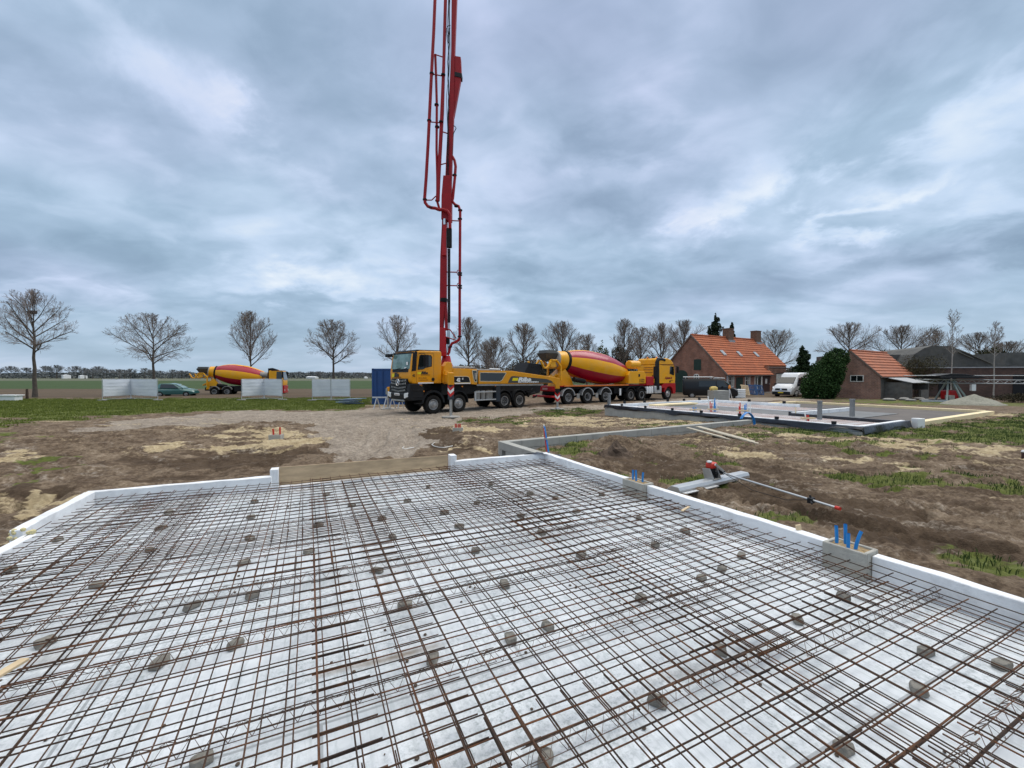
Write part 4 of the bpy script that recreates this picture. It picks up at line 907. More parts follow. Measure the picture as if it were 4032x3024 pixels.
    # outriggers: local positions of the feet
    def leg(x, y, z0, zt, m1, plate, stripes=False):
        MB().box(x-.11, x+.11, y-.11, y+.11, z0+.9, zt).build('leg_tube', m1, t, bevel=.01)
        MB().tube([(x, y, z0+.05), (x, y, z0+.95)], .075, 12).build('leg_piston', steel, t, smooth=True)
        MB().lathe([(.18, 0), (.17, .05), (.06, .09)], (x, y, z0+.0), (0, 0, 1), 16).build('leg_foot', steel, t)
        if stripes:
            for k, mm in enumerate((lampr, white, lampr)):
                mb = MB(); z = zt-.85+k*.16
                mb.add([(x-.113, y+.114, z+.16), (x+.113, y+.114, z), (x+.113, y+.114, z+.16), (x-.113, y+.114, z+.32)], [(0,1,2,3)]); mb.add([(x+.114, y-.113, z+.16), (x+.114, y+.113, z), (x+.114, y+.113, z+.16), (x+.114, y-.113, z+.32)], [(0,1,2,3)])
                mb.build('warning_stripe', mm, t)
    leg(.68, 4.02, .07, 1.95, navy, None, True); leg(.50, -3.5, .07, 1.35, steel, None); leg(-7.5, 3.97, .07, 1.35, dark, None, True); leg(-7.5, -3.9, .07, 1.4, dark, None)
    MB().prism([(-1.0, 1.75), (-1.0, 2.45), (-.75, 2.45), (-.6, 1.9), (-.6, 1.75)], .9, 1.35).build('front_outrigger_root', yel, t, bevel=.02)
    MB().beam((-.9, 1.1, 2.02), (.66, 4.05, 2.02), .24, .46).beam((.45, 3.62, 2.05), (.78, 4.2, 2.02), .30, .62).build('front_outrigger_arm', yel, t, bevel=.03)
    MB().beam((-.9, -1.1, 1.5), (.5, -3.5, 1.3), .24, .3).build('front_outrigger_arm', yel, t, bevel=.02)
    MB().beam((-7.0, -1.1, 1.5), (-7.5, -3.9, 1.45), .24, .3).build('rear_outrigger_arm', yel, t, bevel=.02)
    # rear outrigger arm: the long panel with the company lettering
    pa = Vector((-3.22, 1.24, 0)); pb = Vector((-7.52, 4.0, 0)); L = (pb-pa).length; a = thing('rear_outrigger_arm', None, None); 
    bpy.data.objects.remove(a)
    ex = (pb-pa).normalized(); ny = Vector((-ex.y, ex.x, 0)); ny = -ny if ny.y < 0 else ny
    def AP(s, z, o): p = pa+ex*s+ny*o; return (p.x, p.y, z)
    def aprism(pts, o0, o1, nm, m, bev=0):
        n = len(pts); mb = MB(); mb.add([AP(s, z, o0) for s, z in pts]+[AP(s, z, o1) for s, z in pts], [tuple(range(n)), tuple(range(n, 2*n))[::-1]]+[(i, (i+1) % n, n+(i+1) % n, n+i) for i in range(n)])
        return mb.build(nm, m, t, bevel=bev)
    aprism([(0, 1.66), (.0, 2.50), (2.1, 2.48), (L-.1, 2.06), (L+.12, 1.98), (L+.12, 1.32), (L-.12, 1.32), (L-.18, 1.60), (L-.35, 1.70), (3.2, 1.68)], -.30, 0, 'rear_outrigger_arm', yel, .03)
    w1 = [(.10, 1.84), (.10, 2.38), (1.75, 2.36), (1.50, 1.93), (1.36, 1.82)]
    aprism(w1, -.02, .008, 'arm_window', glassd)
    def aborder(pts, w, o):
        mb = MB(); n = len(pts)
        for i in range(n): mb.beam(AP(*pts[i], o), AP(*pts[(i+1) % n], o), .025, w, up=tuple(ny))
        mb.build('decal_border', cream, t)
    aborder(w1, .012, .012)
    pn = [(1.85, 1.72), (2.0, 2.05), (2.08, 2.14), (2.25, 2.15), (L-.75, 1.97), (L-.45, 1.86), (L-.30, 1.72)]
    aprism(pn, -.02, .008, 'lettering_panel', dgrey)
    mb = MB(); mb.add([AP(2.12, 1.86, .012), AP(2.48, 1.86, .012), AP(2.52, 2.04, .012), AP(2.17, 2.04, .012)], [(0,1,2,3)]); mb.build('yellow_square', yrect, t)
    text('arm_lettering', 'Riba', .30, white, t, AP(2.50, 1.85, .014), tuple(ex), (0, 0, 1), shear=.25, bold=.022, sx=1.55)
    text('arm_lettering', 'BETONPOMPEN', .105, white, t, AP(2.50, 1.745, .014), tuple(ex), (0, 0, 1), shear=.1, bold=.006, sx=1.75)
    mb = MB(); mb.beam(AP(-.1, 1.60, -.1), AP(L-.9, 1.60, -.35), .1, .1); mb.build('arm_rail', steel, t)
    for x in (-2.0, -4.6, -7.2): MB().box(x-.04, x+.04, Y-.02, Y+.005, 1.5, 1.56).build('marker_lamp', lampa, t)
    # ---------------- boom (in world space around the turret, 25.8 m from the camera)
    d0 = 25.8
    def B(px, py, dy=0): return D(px, py, d0+dy)
    def wb(mb, nm, m, **k): return mb.build(nm, m, t, world=True, **k)
    tc_ = Vector((*B(1757, 1410)[:2], 0)); Rz = lambda py: B(1757, py).z
    wb(MB().lathe([(.55, 2.5), (.55, 2.62), (.30, 2.62)], tc_, (0, 0, 1), 24), 'turret_ring', black)
    wb(MB().lathe([(.50, 1.6), (.50, 2.5)], tc_, (0, 0, 1), 24), 'turret_column', steel)
    wb(MB().lathe([(.48, 2.66), (.32, 3.0), (.24, 3.4)], tc_, (0, 0, 1), 20), 'turret', red, smooth=True)
    def slab(pts_l, pts_r, y0, y1, nm, m, bev=.02):
        """a plate outlined by left and right pixel edges, with real depth"""
        mb = MB(); o = pts_l+pts_r[::-1]; n = len(o); f = [B(x, y, y0) for x, y in o]; b = [Vector((p.x, d0+y1, p.z)) for p in f]
        mb.add(f+b, [tuple(range(n)), tuple(range(n, 2*n))[::-1]]+[(i, (i+1) % n, n+(i+1) % n, n+i) for i in range(n)])
        return wb(mb, nm, m, bevel=bev)
    slab([(1732, 1290), (1729, 1402)], [(1752, 1290), (1756, 1402)], -.45, -.1, 'boom_foot', red)
    slab([(1740, 868), (1736, 950), (1733, 1010), (1731, 1180), (1730, 1400)], [(1760, 868), (1758, 1000), (1757, 1180), (1750, 1215), (1736, 1400)], -.18, .18, 'boom_arm', boomred)
    slab([(1747, 1180), (1752, 1300)], [(1758, 1180), (1762, 1300)], -.14, .14, 'boom_arm', boomred)
    slab([(1744, 880), (1739, 1005)], [(1758, 880), (1757, 1005)], -.30, -.16, 'boom_cylinder', red)
    wb(MB().tube([B(1751, 862, -.25), B(1751, 885, -.25)], .09, 10), 'cylinder_rod', chrome, smooth=True)
    slab([(1735, 1172), (1732, 1186)], [(1758, 1172), (1757, 1190)], -.24, .24, 'boom_collar', dark)
    wb(MB().tube([B(1768, 980, -.2), B(1768, 1270, -.2)], .085, 10), 'boom_hose', black, smooth=True)
    wb(MB().tube([B(1769, 900, -.25), B(1769, 975, -.25)], .16, 10), 'valve_block', dark)
    mb = MB()
    for x in (1761, 1765, 1769): mb.tube([B(x, 1255), B(x+1, 1330), B(x-1, 1390)], .018, 5)
    mb.tube([B(1763, 1330), B(1764, 1355)], .12, 8); wb(mb, 'boom_hose', black)
    # second arm with the joint
    slab([(1745, 690), (1738, 770), (1737, 862)], [(1775, 690), (1778, 770), (1777, 868)], -.25, .22, 'boom_joint', boomred)
    slab([(1778, -30), (1776, 200), (1766, 430), (1756, 620), (1748, 835)], [(1799, -30), (1790, 215), (1787, 430), (1780, 620), (1774, 835)], -.16, .2, 'boom_arm', boomred)
    slab([(1790, 219), (1788, 300), (1784, 455)], [(1814, 223), (1817, 292), (1787, 455)], -.1, .25, 'boom_tip', boomred)
    slab([(1789, 281), (1788, 299)], [(1819, 288), (1818, 305)], -.14, .28, 'boom_pin', black)
    slab([(1748, -30), (1741, 250), (1733, 440), (1720, 700), (1715, 790)], [(1760, -30), (1752, 250), (1747, 440), (1733, 700), (1730, 790)], -.20, -.04, 'boom_arm', boomred)
    def pipe(pts, r, nm='delivery_pipe', m=boomred, dy=-.28):
        wb(MB().tube([B(x, y, dy) for x, y in pts], r, 10), nm, m, smooth=True)
        mb = MB()
        return mb
    pipe([(1714, -30), (1708, 120), (1697, 330), (1686, 560), (1678, 700), (1672, 780), (1674, 798), (1684, 812), (1698, 818), (1715, 820), (1728, 826)], .095)
    pipe([(1714, 215), (1717, 300), (1720, 413), (1719, 590), (1722, 700), (1722, 795), (1730, 822), (1745, 830)], .075, dy=-.05)
    pipe([(1728, 826), (1745, 825), (1762, 832), (1771, 845), (1772, 900)], .10, dy=-.38)
    pipe([(1781, 616), (1790, 632), (1794, 655), (1791, 700), (1783, 780), (1781, 793), (1792, 806), (1806, 812), (1812, 830), (1811, 1000), (1810, 1180), (1810, 1325), (1807, 1338), (1795, 1346), (1780, 1352), (1772, 1366), (1768, 1388), (1762, 1398)], .085, dy=-.1)
    mb = MB()
    for (x, y, dy) in ((1700, 290, -.28), (1690, 475, -.28), (1673, 786, -.28), (1698, 818, -.28), (1719, 413, -.05), (1721, 500, -.05), (1722, 790, -.05), (1812, 828, -.1), (1811, 862, -.1), (1811, 1075, -.1), (1811, 1083, -.1), (1811, 1125, -.1), (1811, 1134, -.1), (1810, 1325, -.1), (1797, 812, -.1), (1745, 295, -.2), (1737, 480, -.2), (1790, 690, -.1), (1772, 1366, -.1)):
        p = B(x, y, dy); mb.lathe([(.135, -.035), (.135, .035)], p, (0, 0, 1), 10)
    wb(mb, 'pipe_clamp', dark)
    for (x0, y0, x1, y1) in ((1760, 868, 1810, 870), (1758, 1071, 1800, 1072), (1758, 1124, 1800, 1125), (1697, 290, 1745, 300), (1693, 480, 1740, 484), (1676, 788, 1700, 788), (1700, 788, 1716, 772), (1752, 1296, 1772, 1298), (1772, 1298, 1796, 1332), (1754, 1326, 1790, 1338), (1715, 215, 1745, 225), (1730, 515, 1770, 528), (1728, 650, 1768, 640)):
        wb(MB().tube([B(x0, y0, -.12), B(x1, y1, -.12)], .035, 6), 'pipe_bracket', boomred)
    for y in (1073, 1125):
        wb(MB().tube([B(x, yy, -.12) for x, yy in ((1811, y-10), (1802, y-9), (1799, y), (1802, y+9), (1811, y+10))], .025, 6), 'pipe_bracket', boomred)
    mb = MB()
    for k in range(5):
        x0 = 1762-k*1.2; pts = [(x0+rnd.uniform(-4, 4)+(1-i/12)*9, -30+i*68) for i in range(13)]
        mb.tube([B(x, y, -.22) for x, y in pts], .016, 5)
    mb.tube([B(x, y, -.25) for x, y in ((1774, 100), (1764, 102), (1758, 115), (1760, 150), (1764, 175), (1767, 220))], .02, 5)
    mb.tube([B(x, y, -.25) for x, y in ((1773, 110), (1766, 115), (1763, 140), (1766, 170))], .02, 5)
    mb.tube([B(x, y, -.1) for x, y in ((1778, 492), (1792, 498), (1796, 505), (1786, 525), (1783, 540), (1781, 620))], .025, 5)
    wb(mb, 'boom_cables', black)
    # support pads lie under the feet
    for (x, y, lab) in ((.68, 4.02, 'grey support pad under the near front outrigger foot'), (.5, -3.5, 'grey support pad under the far front outrigger foot'), (-7.5, 3.97, 'grey support pad under the near rear outrigger foot')):
        p = t.matrix_world@Vector((x, y, 0)); o = MB().prism(arc(0, 0, .46, 0, 345, 22), 0, .05, 'z').build('support_pad', greym, None, bevel=.01); o.location = (p.x, p.y, max(.0, ground_at(p.x, p.y)+.0)); tag(o, lab, 'pad', 'support pads under the outrigger feet')
    return t
pump_truck()
# ------------------------------------------------------------------ mixer drum
def drum(root, p0, p1, rb, Rm, rf, nstr=8, twist=.0, m=(yel2, crim), off=0):
    """p0 rear mouth, p1 front end (local)"""
    p0 = Vector(p0); p1 = Vector(p1); ax = p1-p0; L = ax.length
    prof = [(rb, .0), (rb*1.02, L*.02), (rb*1.16, L*.11), (rb*1.2, L*.115)]
    n = 14
    for i in range(n+1):
        t = i/n; l = L*(.125+.855*t)
        if t < .42: r = rb*1.2+(Rm-rb*1.2)*math.sin(t/.42*PI/2)**.9
        elif t < .62: r = Rm
        else: r = Rm-(Rm-rf)*((t-.62)/.38)**1.45
        prof.append((r, l))
    prof += [(rf*.93, L), (rf*.5, L+.06), (0, L+.06)]
    seg = 64
    def mf(i, j):
        if i < 3: return 0
        if i >= len(prof)-3: return 0
        return int(((j+twist*i)/seg*nstr)+off+.001) % 2
    mb = MB(); mb.lathe(prof, p0, ax, seg, mf)
    o = mb.build('drum', list(m), root, smooth=True)
    a = ax.normalized()
    MB().lathe([(rb*1.16, L*.105), (rb*1.26, L*.105), (rb*1.26, L*.135), (rb*1.16, L*.135)], p0, ax, 40).build('drum_ring', dark, root, smooth=False)
    MB().lathe([(rb*.55, -.18), (rb*.98, -.06), (rb*1.01, .0), (rb*1.01, .16), (rb*.99, .16)], p0, ax, 32).build('drum_mouth', greym, root, smooth=True)
    return o
def mixer_rear(root, x, z0, sc, m=yel2, side=-1):
    """hopper, chute and frame behind the drum mouth; x = mouth position"""
    s = side
    h = MB()
    for (xa, xb, za, xc, xd, zc, w1, w2) in ((-1.25, .0, .42, -.95, -.1, -.15, .55, .3), (-1.05, -.1, .66, -1.15, -.05, .43, .45, .52)):
        h.add([(x+xa, -w1, z0+za), (x+xb, -w1, z0+za), (x+xb, w1, z0+za), (x+xa, w1, z0+za), (x+xc, -w2, z0+zc), (x+xd, -w2, z0+zc), (x+xd, w2, z0+zc), (x+xc, w2, z0+zc)], [(0,4,5,1), (1,5,6,2), (2,6,7,3), (3,7,4,0), (4,7,6,5)])
    h.build('feed_hopper', dgrey, root)
    for yy in (-.78, .78):
        mb = MB(); pts = [(-1.85, -.22), (-1.58, -.68), (-1.28, -.70), (-.88, -.12), (-.38, -.12), (.06, -.60), (.02, -1.6)]
        for p, q in zip(pts[:-1], pts[1:]):
            e = (Vector((q[0], 0, q[1]))-Vector((p[0], 0, p[1]))).normalized()*.06; mb.beam((x+p[0]-e.x, yy, z0+p[1]-e.z), (x+q[0]+e.x, yy, z0+q[1]+e.z), .12, .17, up=(0, 1, 0))
        if yy < 0: mb.box(x-.95, x-.45, -.8, -.55, z0-.62, z0-.12)
        mb.build('rear_frame', m, root, bevel=.015, seg=1)
    MB().prism([(x-.1, z0-1.75), (x+.1, z0-1.2), (x+.7, z0-.75), (x+1.25, z0-1.4), (x+1.6, z0-2.1), (x-.2, z0-2.1)], -.55, .55).build('pedestal', m, root, bevel=.03)
    mb = MB(); mb.prism([(x-.55, z0-.62), (x-.45, z0-.75), (x+.1, z0-.55), (x+.1, z0-.35)], -.4, .4); mb.prism([(x-.7, z0-1.55), (x-.6, z0-1.65), (x+.1, z0-1.25), (x+.05, z0-1.1)], -.3, .3); mb.build('chute', m, root, bevel=.02)
    MB().tube([(x+1.2, s*.95, z0-1.55), (x+2.3, s*.95, z0-1.72)], .19, 12).build('folding_chute', dark, root, smooth=True)
# ------------------------------------------------------------------ articulated mixer
def cab(root, x0, zf, zt, Lc, roofh, yl, rd, side=-1, mirror=True):
    """cab with its rear wall at x0, Lc long; zf floor, zt body top"""
    Y = 1.22; x1 = x0+Lc
    MB().prism([(x0, zf), (x1-.02, zf), (x1+.03, zf+.5), (x1-.03, zf+.85), (x1-.14, zt-.05), (x1-.2, zt), (x0, zt)], -Y, Y).build('cab', yl, root, bevel=.05, seg=2, smooth=True)
    if roofh > .3: MB().prism([(x0, zt+.03), (x1-.18, zt+.03), (x1-.26, zt+roofh*.35), (x1-.7, zt+roofh*.85), (x1-1.2, zt+roofh), (x0+.15, zt+roofh), (x0, zt+roofh*.8)], -Y+.02, Y-.02).build('roof', yl, root, bevel=.06, seg=2, smooth=True)
    MB().box(x0+.3, x1-.19, -Y-.004, Y+.004, zt-.02, zt+.04).build('roof_seam', brownink, root)
    for s in (1, -1):
        w = [(x1-.85, zf+.86), (x1-.3, zf+.72), (x1-.17, zf+.74), (x1-.22, zt-.12), (x1-.8, zt-.10)]
        MB().prism(w, s*(Y-.01), s*(Y+.008)).build('side_window', glassd, root, bevel=.01)
        MB().prism([(x0+.35, zf-.42), (x0+.5, zf-.1), (x0+.8, zf-.0), (x1-.45, zf-.0), (x1+.02, zf-.02), (x1+.08, zf-.5), (x1+.04, zf-.95), (x1-.30, zf-.98), (x1-.34, zf-.62), (x1-.5, zf-.38), (x1-.85, zf-.26), (x1-1.2, zf-.38), (x1-1.36, zf-.7), (x1-1.38, zf-1.02), (x1-1.56, zf-1.02), (x1-1.56, zf-.4)], s*(Y-.35), s*(Y+.005)).build('lower_panel', rd, root, bevel=.02)
        m = MB(); m.box(x1-.12, x1+.06, s*1.40, s*1.58, zf+.95, zt-.12); m.tube([(x1-.2, s*1.15, zt-.05), (x1, s*1.45, zt-.12)], .03, 6); m.build('mirror', black, root, bevel=.03)
        MB().prism(arc(x1-.78, zf+.16, .09, 0, 340), s*Y, s*(Y+.02)).build('door_handle', black, root)
    MB().box(x1-.02, x1+.10, -Y+.02, Y-.02, zf-.98, zf-.02).build('front_panel', rd, root, bevel=.04)
    mb = MB(); n = 6
    vs = [(x1+.005-(z-zf-.8)*.13 if z > zf+.8 else x1+.03, y, z) for z in (zf+.72, zt-.1) for y in (-1.1, 1.1)]
    mb.add([(v[0]+.03, v[1], v[2]) for v in vs]+[(v[0]-.05, v[1], v[2]) for v in vs], [(0,1,3,2), (0,4,5,1), (1,5,7,3), (3,7,6,2), (2,6,4,0)]); mb.build('windscreen', glassd, root)
    for s in (1, -1): MB().box(x1+.10, x1+.12, s*.85, s*1.1, zf-.72, zf-.5).build('headlight', lampw, root, bevel=.02)
def trailer_mixer():
    hd = Vector((.8313, .5559, 0)); t = thing('mixer_truck', 'long articulated concrete mixer with a red and yellow striped drum behind the pump truck', 'mixer truck', (3.6, 32.64, 0), math.atan2(hd.y, hd.x))
    for x in (0, 2.0, 4.0):
        for s in (1, -1):
            wheel(t, x, s*1.03, s, .53, .38, kind='rear'); fender(t, x, .60, .66, .60, s*.8, s*1.24, 5, 175, alu if s < 0 else black)
    for x in (7.0, 8.4):
        for s in (1, -1): wheel(t, x, s*1.03, s, .52, .40, kind='rear'); fender(t, x, .60, .65, .60, s*.8, s*1.24, 20, 160)
    for s in (1, -1): wheel(t, 12.0, s*1.07, s, .52, .34, kind='front')
    mb = MB(); mb.box(-1.2, 9.2, -.45, .45, .75, 1.15); mb.box(6.2, 13.0, -.42, .42, .6, .95)
    for x in (0, 2, 4, 7, 8.4, 12): mb.tube([(x, -.95, .53), (x, .95, .53)], .1, 8)
    mb.box(-.9, 8.8, -1.0, 1.0, 1.15, 1.34); mb.box(5.2, 6.2, -1.0, -.3, .7, 1.3); mb.build('chassis', dark, t, bevel=.01)
    MB().box(-.4, 6.7, -1.22, -1.12, 1.34, 1.44).build('frame_beam', mat('orange_beam', (.62,.16,.02), .4), t, bevel=.01)
    mb = MB(); mb.box(-.6, 9.0, -1.1, 1.1, 1.34, 1.41); mb.build('deck', red, t)
    drum(t, (-.35, 0, 3.42), (7.15, 0, 2.38), .68, 1.27, .80, 8, 0, off=.5)
    mixer_rear(t, -.45, 3.45, 1)
    MB().tube([(7.2, -.75, 3.12), (8.45, -.75, 3.12)], .36, 20).build('water_tank', yel2, t, bevel=.06, smooth=True)
    MB().prism([(7.2, 1.4), (7.0, 2.0), (6.6, 2.3), (6.8, 1.4)], -.5, .5).build('front_pedestal', yel2, t, bevel=.03)
    MB().prism([(6.75, 1.5), (6.75, 2.25), (6.95, 2.55), (8.75, 2.55), (8.95, 2.3), (8.95, 1.5)], -1.18, .9).build('engine_box', yel2, t, bevel=.03)
    text('fleet_number', '1522', .42, blackink, t, (8.05, -1.20, 1.60), (1, 0, 0), (0, 0, 1), bold=.004, sx=.85)
    MB().box(7.98, 8.18, -1.19, -1.17, 2.08, 2.32).build('vent', dark, t)
    MB().box(9.1, 10.1, -1.15, -.3, 1.3, 2.1).build('red_tank', red, t, bevel=.06)
    MB().box(5.6, 5.75, -1.24, -1.16, .55, 1.1).build('side_marker', white, t)
    cab(t, 10.75, 1.48, 3.14, 2.32, .62, yel2, red)
    mb = MB()
    for z in (2.9, 2.7, 2.45): mb.box(10.73, 10.75, -.5, .5, z, z+.04)
    mb.build('rear_wall_rib', brownink, t)
    mb = MB(); mb.box(10.70, 10.75, -.55, -.48, 2.1, 2.22); mb.box(10.70, 10.75, .48, .55, 2.1, 2.22); mb.build('rear_wall_hook', brownink, t)
    mb = MB(); mb.tube([(10.62, -1.08, .9), (10.62, -1.08, 3.4), (10.75, -1.08, 3.62), (11.1, -1.08, 3.66), (11.6, -1.12, 3.58)], [.22, .18, .17, .17, .15], 12); mb.tube([(10.58, -1.02, 1.9), (10.58, -1.02, 3.0)], .25, 12); mb.build('air_intake', black, t, smooth=True)
    mb = MB()
    for x, y in ((10.9, .2), (11.3, -.5)): mb.lathe([(.09, 0), (.09, .12), (0, .17)], (x, y, 3.76), (0, 0, 1), 10)
    mb.build('beacon', lampa, t, smooth=True)
    text('door_lettering', 'A.Jansen bv', .30, mat('sign_red', (.22,.01,.01), .5), t, (11.55, -1.235, 1.88), (1, 0, 0), (0, 0, 1), shear=.35, bold=.012, sx=.72)
    marks(t, brownink, (12.25, -1.235, 1.70), (1, 0, 0), .55, .06, 7)
    for x in (9.25, 9.58, 9.9): MB().tube([(x, -1.16, .9), (x, -.5, .9)], .33, 20).build('air_tank', white, t, bevel=.03, smooth=True) if False else MB().box(x-.13, x+.13, -1.18, -.6, .58, 1.22).build('air_tank', white, t, bevel=.09, seg=3, smooth=True)
    MB().box(10.2, 11.15, -1.2, -.5, .58, 1.25).build('fuel_tank', alu, t, bevel=.06, seg=2, smooth=True)
    MB().box(-1.35, -1.0, -1.2, 1.2, 1.0, 1.38).build('rear_lamp_box', red, t, bevel=.02)
    MB().box(-1.37, -1.34, -.35, .25, 1.1, 1.26).build('number_plate', mat('plate_red', (.5,.28,.26), .5), t); MB().box(-1.6, -1.1, -1.2, 1.2, .55, .68).build('rear_bumper', red, t, bevel=.02)
    mb = MB(); 
    for s in (1, -1): mb.box(-1.38, -1.34, s*.85, s*1.15, 1.08, 1.3)
    mb.build('rear_lamp', lampr, t)
    for x in (1.0, 3.0): MB().box(x-.14, x+.14, -1.2, -1.16, .42, .8).build('mud_flap', greym, t)
trailer_mixer()
def rigid_mixer():
    t = thing('mixer_truck', 'mixer truck with a red and yellow drum parked beyond the lawn behind white fence screens', 'mixer truck', (-37.3, 50.2, -.22), R(18))
    t.scale = (.92, 1, .98)
    for x in (1.9, 3.3):
        for s in (1, -1): wheel(t, x, s*1.03, s, .5, .38, kind='rear'); fender(t, x, .56, .62, .55, s*.8, s*1.24, 20, 160, greym)
    for x in (7.1, 8.6):
        for s in (1, -1): wheel(t, x, s*1.07, s, .5, .34, kind='front')
    mb = MB(); mb.box(.6, 9.6, -.42, .42, .6, 1.0); mb.box(1.3, 8.0, -.9, .9, 1.0, 1.15); mb.box(4.1, 6.3, -1.2, -.3, .5, 1.0); mb.build('chassis', dark, t, bevel=.01)
    drum(t, (1.05, 0, 2.95), (7.2, 0, 2.12), .62, 1.28, .88, 8, 0, off=.5)
    mixer_rear(t, .95, 2.85, 1); MB().tube([(7.0, -.55, 2.55), (7.9, -.55, 2.5)], .34, 16).build('water_tank', greym, t, bevel=.05, smooth=True)
    cab(t, 8.15, 1.2, 3.05, 1.72, .15, yel2, red)
    MB().prism([(8.15, 3.05), (8.15, 3.35), (8.5, 3.4), (9.1, 3.2), (9.1, 3.05)], -1.1, -.3).build('air_scoop', black, t, bevel=.03)
    mb = MB(); mb.tube([(8.1, -1.0, 1.2), (8.1, -1.0, 3.35)], .09, 8); mb.build('exhaust_stack', dark, t)
    MB().lathe([(.09, 0), (.09, .12), (0, .16)], (9.1, -.3, 3.05), (0, 0, 1), 10).build('beacon', lampa, t)
rigid_mixer()
# ------------------------------------------------------------------ vans and car
def body_loft(root, sect, m, name='body', bev=.03):
    """sect: list of (x, half width bottom, half width top, zb, zmid, zt)"""
    mb = MB(); n = 10; vs = []
    for (x, wb_, wt_, zb, zm, zt) in sect:
        vs += [(x, -wb_*.94, zb), (x, -wb_, zb+.12), (x, -wb_, zm), (x, -wt_-.0, zt-.12), (x, -wt_*.86, zt), (x, wt_*.86, zt), (x, wt_, zt-.12), (x, wb_, zm), (x, wb_, zb+.12), (x, wb_*.94, zb)]
    k = len(sect); fs = [tuple(range(n)), tuple(range((k-1)*n, k*n))[::-1]]
    for i in range(k-1):
        for j in range(n): fs.append((i*n+j, i*n+(j+1) % n, (i+1)*n+(j+1) % n, (i+1)*n+j))
    mb.add(vs, fs); return mb.build(name, m, root, bevel=bev, smooth=True)
def pane(root, pts, m, name, th=.012, n=None):
    pts = [Vector(p) for p in pts]; nn = n and Vector(n) or (pts[1]-pts[0]).cross(pts[2]-pts[0]).normalized()
    k = len(pts); mb = MB(); mb.add([p+nn*th for p in pts]+[p-nn*.03 for p in pts], [tuple(range(k))]+[(i, k+i, k+(i+1) % k, (i+1) % k) for i in range(k)]); return mb.build(name, m, root)
def smallwheel(t, x, y, s, r=.33): wheel(t, x, y, s, r, .2, kind='front')
def black_van():
    a = W(2716, 1563, -.08); b = W(2870, 1565, -.08); hd = Vector((.93, -.36, 0)).normalized()
    t = thing('panel_van', 'black panel van with roof rack parked in front of the farmhouse gable', 'van', (0, 0, 0), math.atan2(hd.y, hd.x))
    p = D(2724, 1500, 42.2); t.location = (p.x, p.y, -.10); bpy.context.view_layer.update(); t.matrix_world = Matrix.Translation(Vector(t.location))@Matrix.Rotation(math.atan2(hd.y, hd.x), 4, 'Z')
    blk = mat('van_black', (.006, .0065, .009), .3, var=.1, spec=.35)
    body_loft(t, [(-.85, .86, .74, .45, 1.1, 1.92), (-.75, .94, .80, .32, 1.1, 1.98), (2.3, .95, .82, .30, 1.1, 1.99), (2.75, .95, .78, .30, 1.12, 1.86), (3.35, .95, .72, .30, 1.12, 1.42), (3.5, .95, .80, .30, 1.05, 1.22), (3.95, .90, .74, .32, .85, 1.02), (4.05, .78, .6, .40, .7, .88)], blk)
    for s in (1, -1):
        for x in (0, 3.1): smallwheel(t, x, s*.86, s, .33)
        pane(t, [(2.2, s*.915, 1.16), (3.15, s*.93, 1.16), (2.72, s*.815, 1.76), (2.2, s*.85, 1.80)], glassd, 'side_window', .02, (0, s, 0))
        pane(t, [(.6, s*.92, 1.2), (2.1, s*.92, 1.2), (2.1, s*.86, 1.76), (.6, s*.86, 1.76)], glassd, 'side_window', .02, (0, s, 0))
        pane(t, [(3.62, s*.62, .86), (3.98, s*.80, .78), (3.70, s*.88, 1.08), (3.45, s*.78, 1.16)], lampw, 'headlight', .04, (.4, s*.6, .5)); MB().box(2.6, 2.75, s*.95, s*1.15, 1.1, 1.28).build('mirror', black, t, bevel=.03)
        MB().box(.6, 2.5, s*.93, s*.99, .24, .29).build('side_bar', chrome, t)
    pane(t, [(2.80, -.70, 1.84), (3.42, -.80, 1.34), (3.42, .80, 1.34), (2.80, .70, 1.84)], glassg, 'windscreen', .02, (.6, 0, .8))
    MB().box(4.03, 4.10, -.55, .55, .45, .6).build('bumper', black, t, bevel=.02)
    mb = MB()
    for y in (-.6, -.2, .2, .6): mb.box(-.8, 1.9, y-.06, y+.06, 2.08, 2.13)
    for x in (-.6, .6, 1.7): mb.box(x-.04, x+.04, -.75, .75, 2.0, 2.08)
    mb.tube([(-.8, .72, 2.13), (1.9, .72, 2.13)], .05, 8); mb.tube([(-.8, -.72, 2.13), (1.9, -.72, 2.13)], .05, 8); mb.build('roof_rack', alu, t)
    MB().prism([(2.0, 2.0), (2.05, 2.12), (2.9, 2.06), (2.95, 1.98)], -.6, .6).build('roof_box', alu, t, bevel=.02)
black_van()
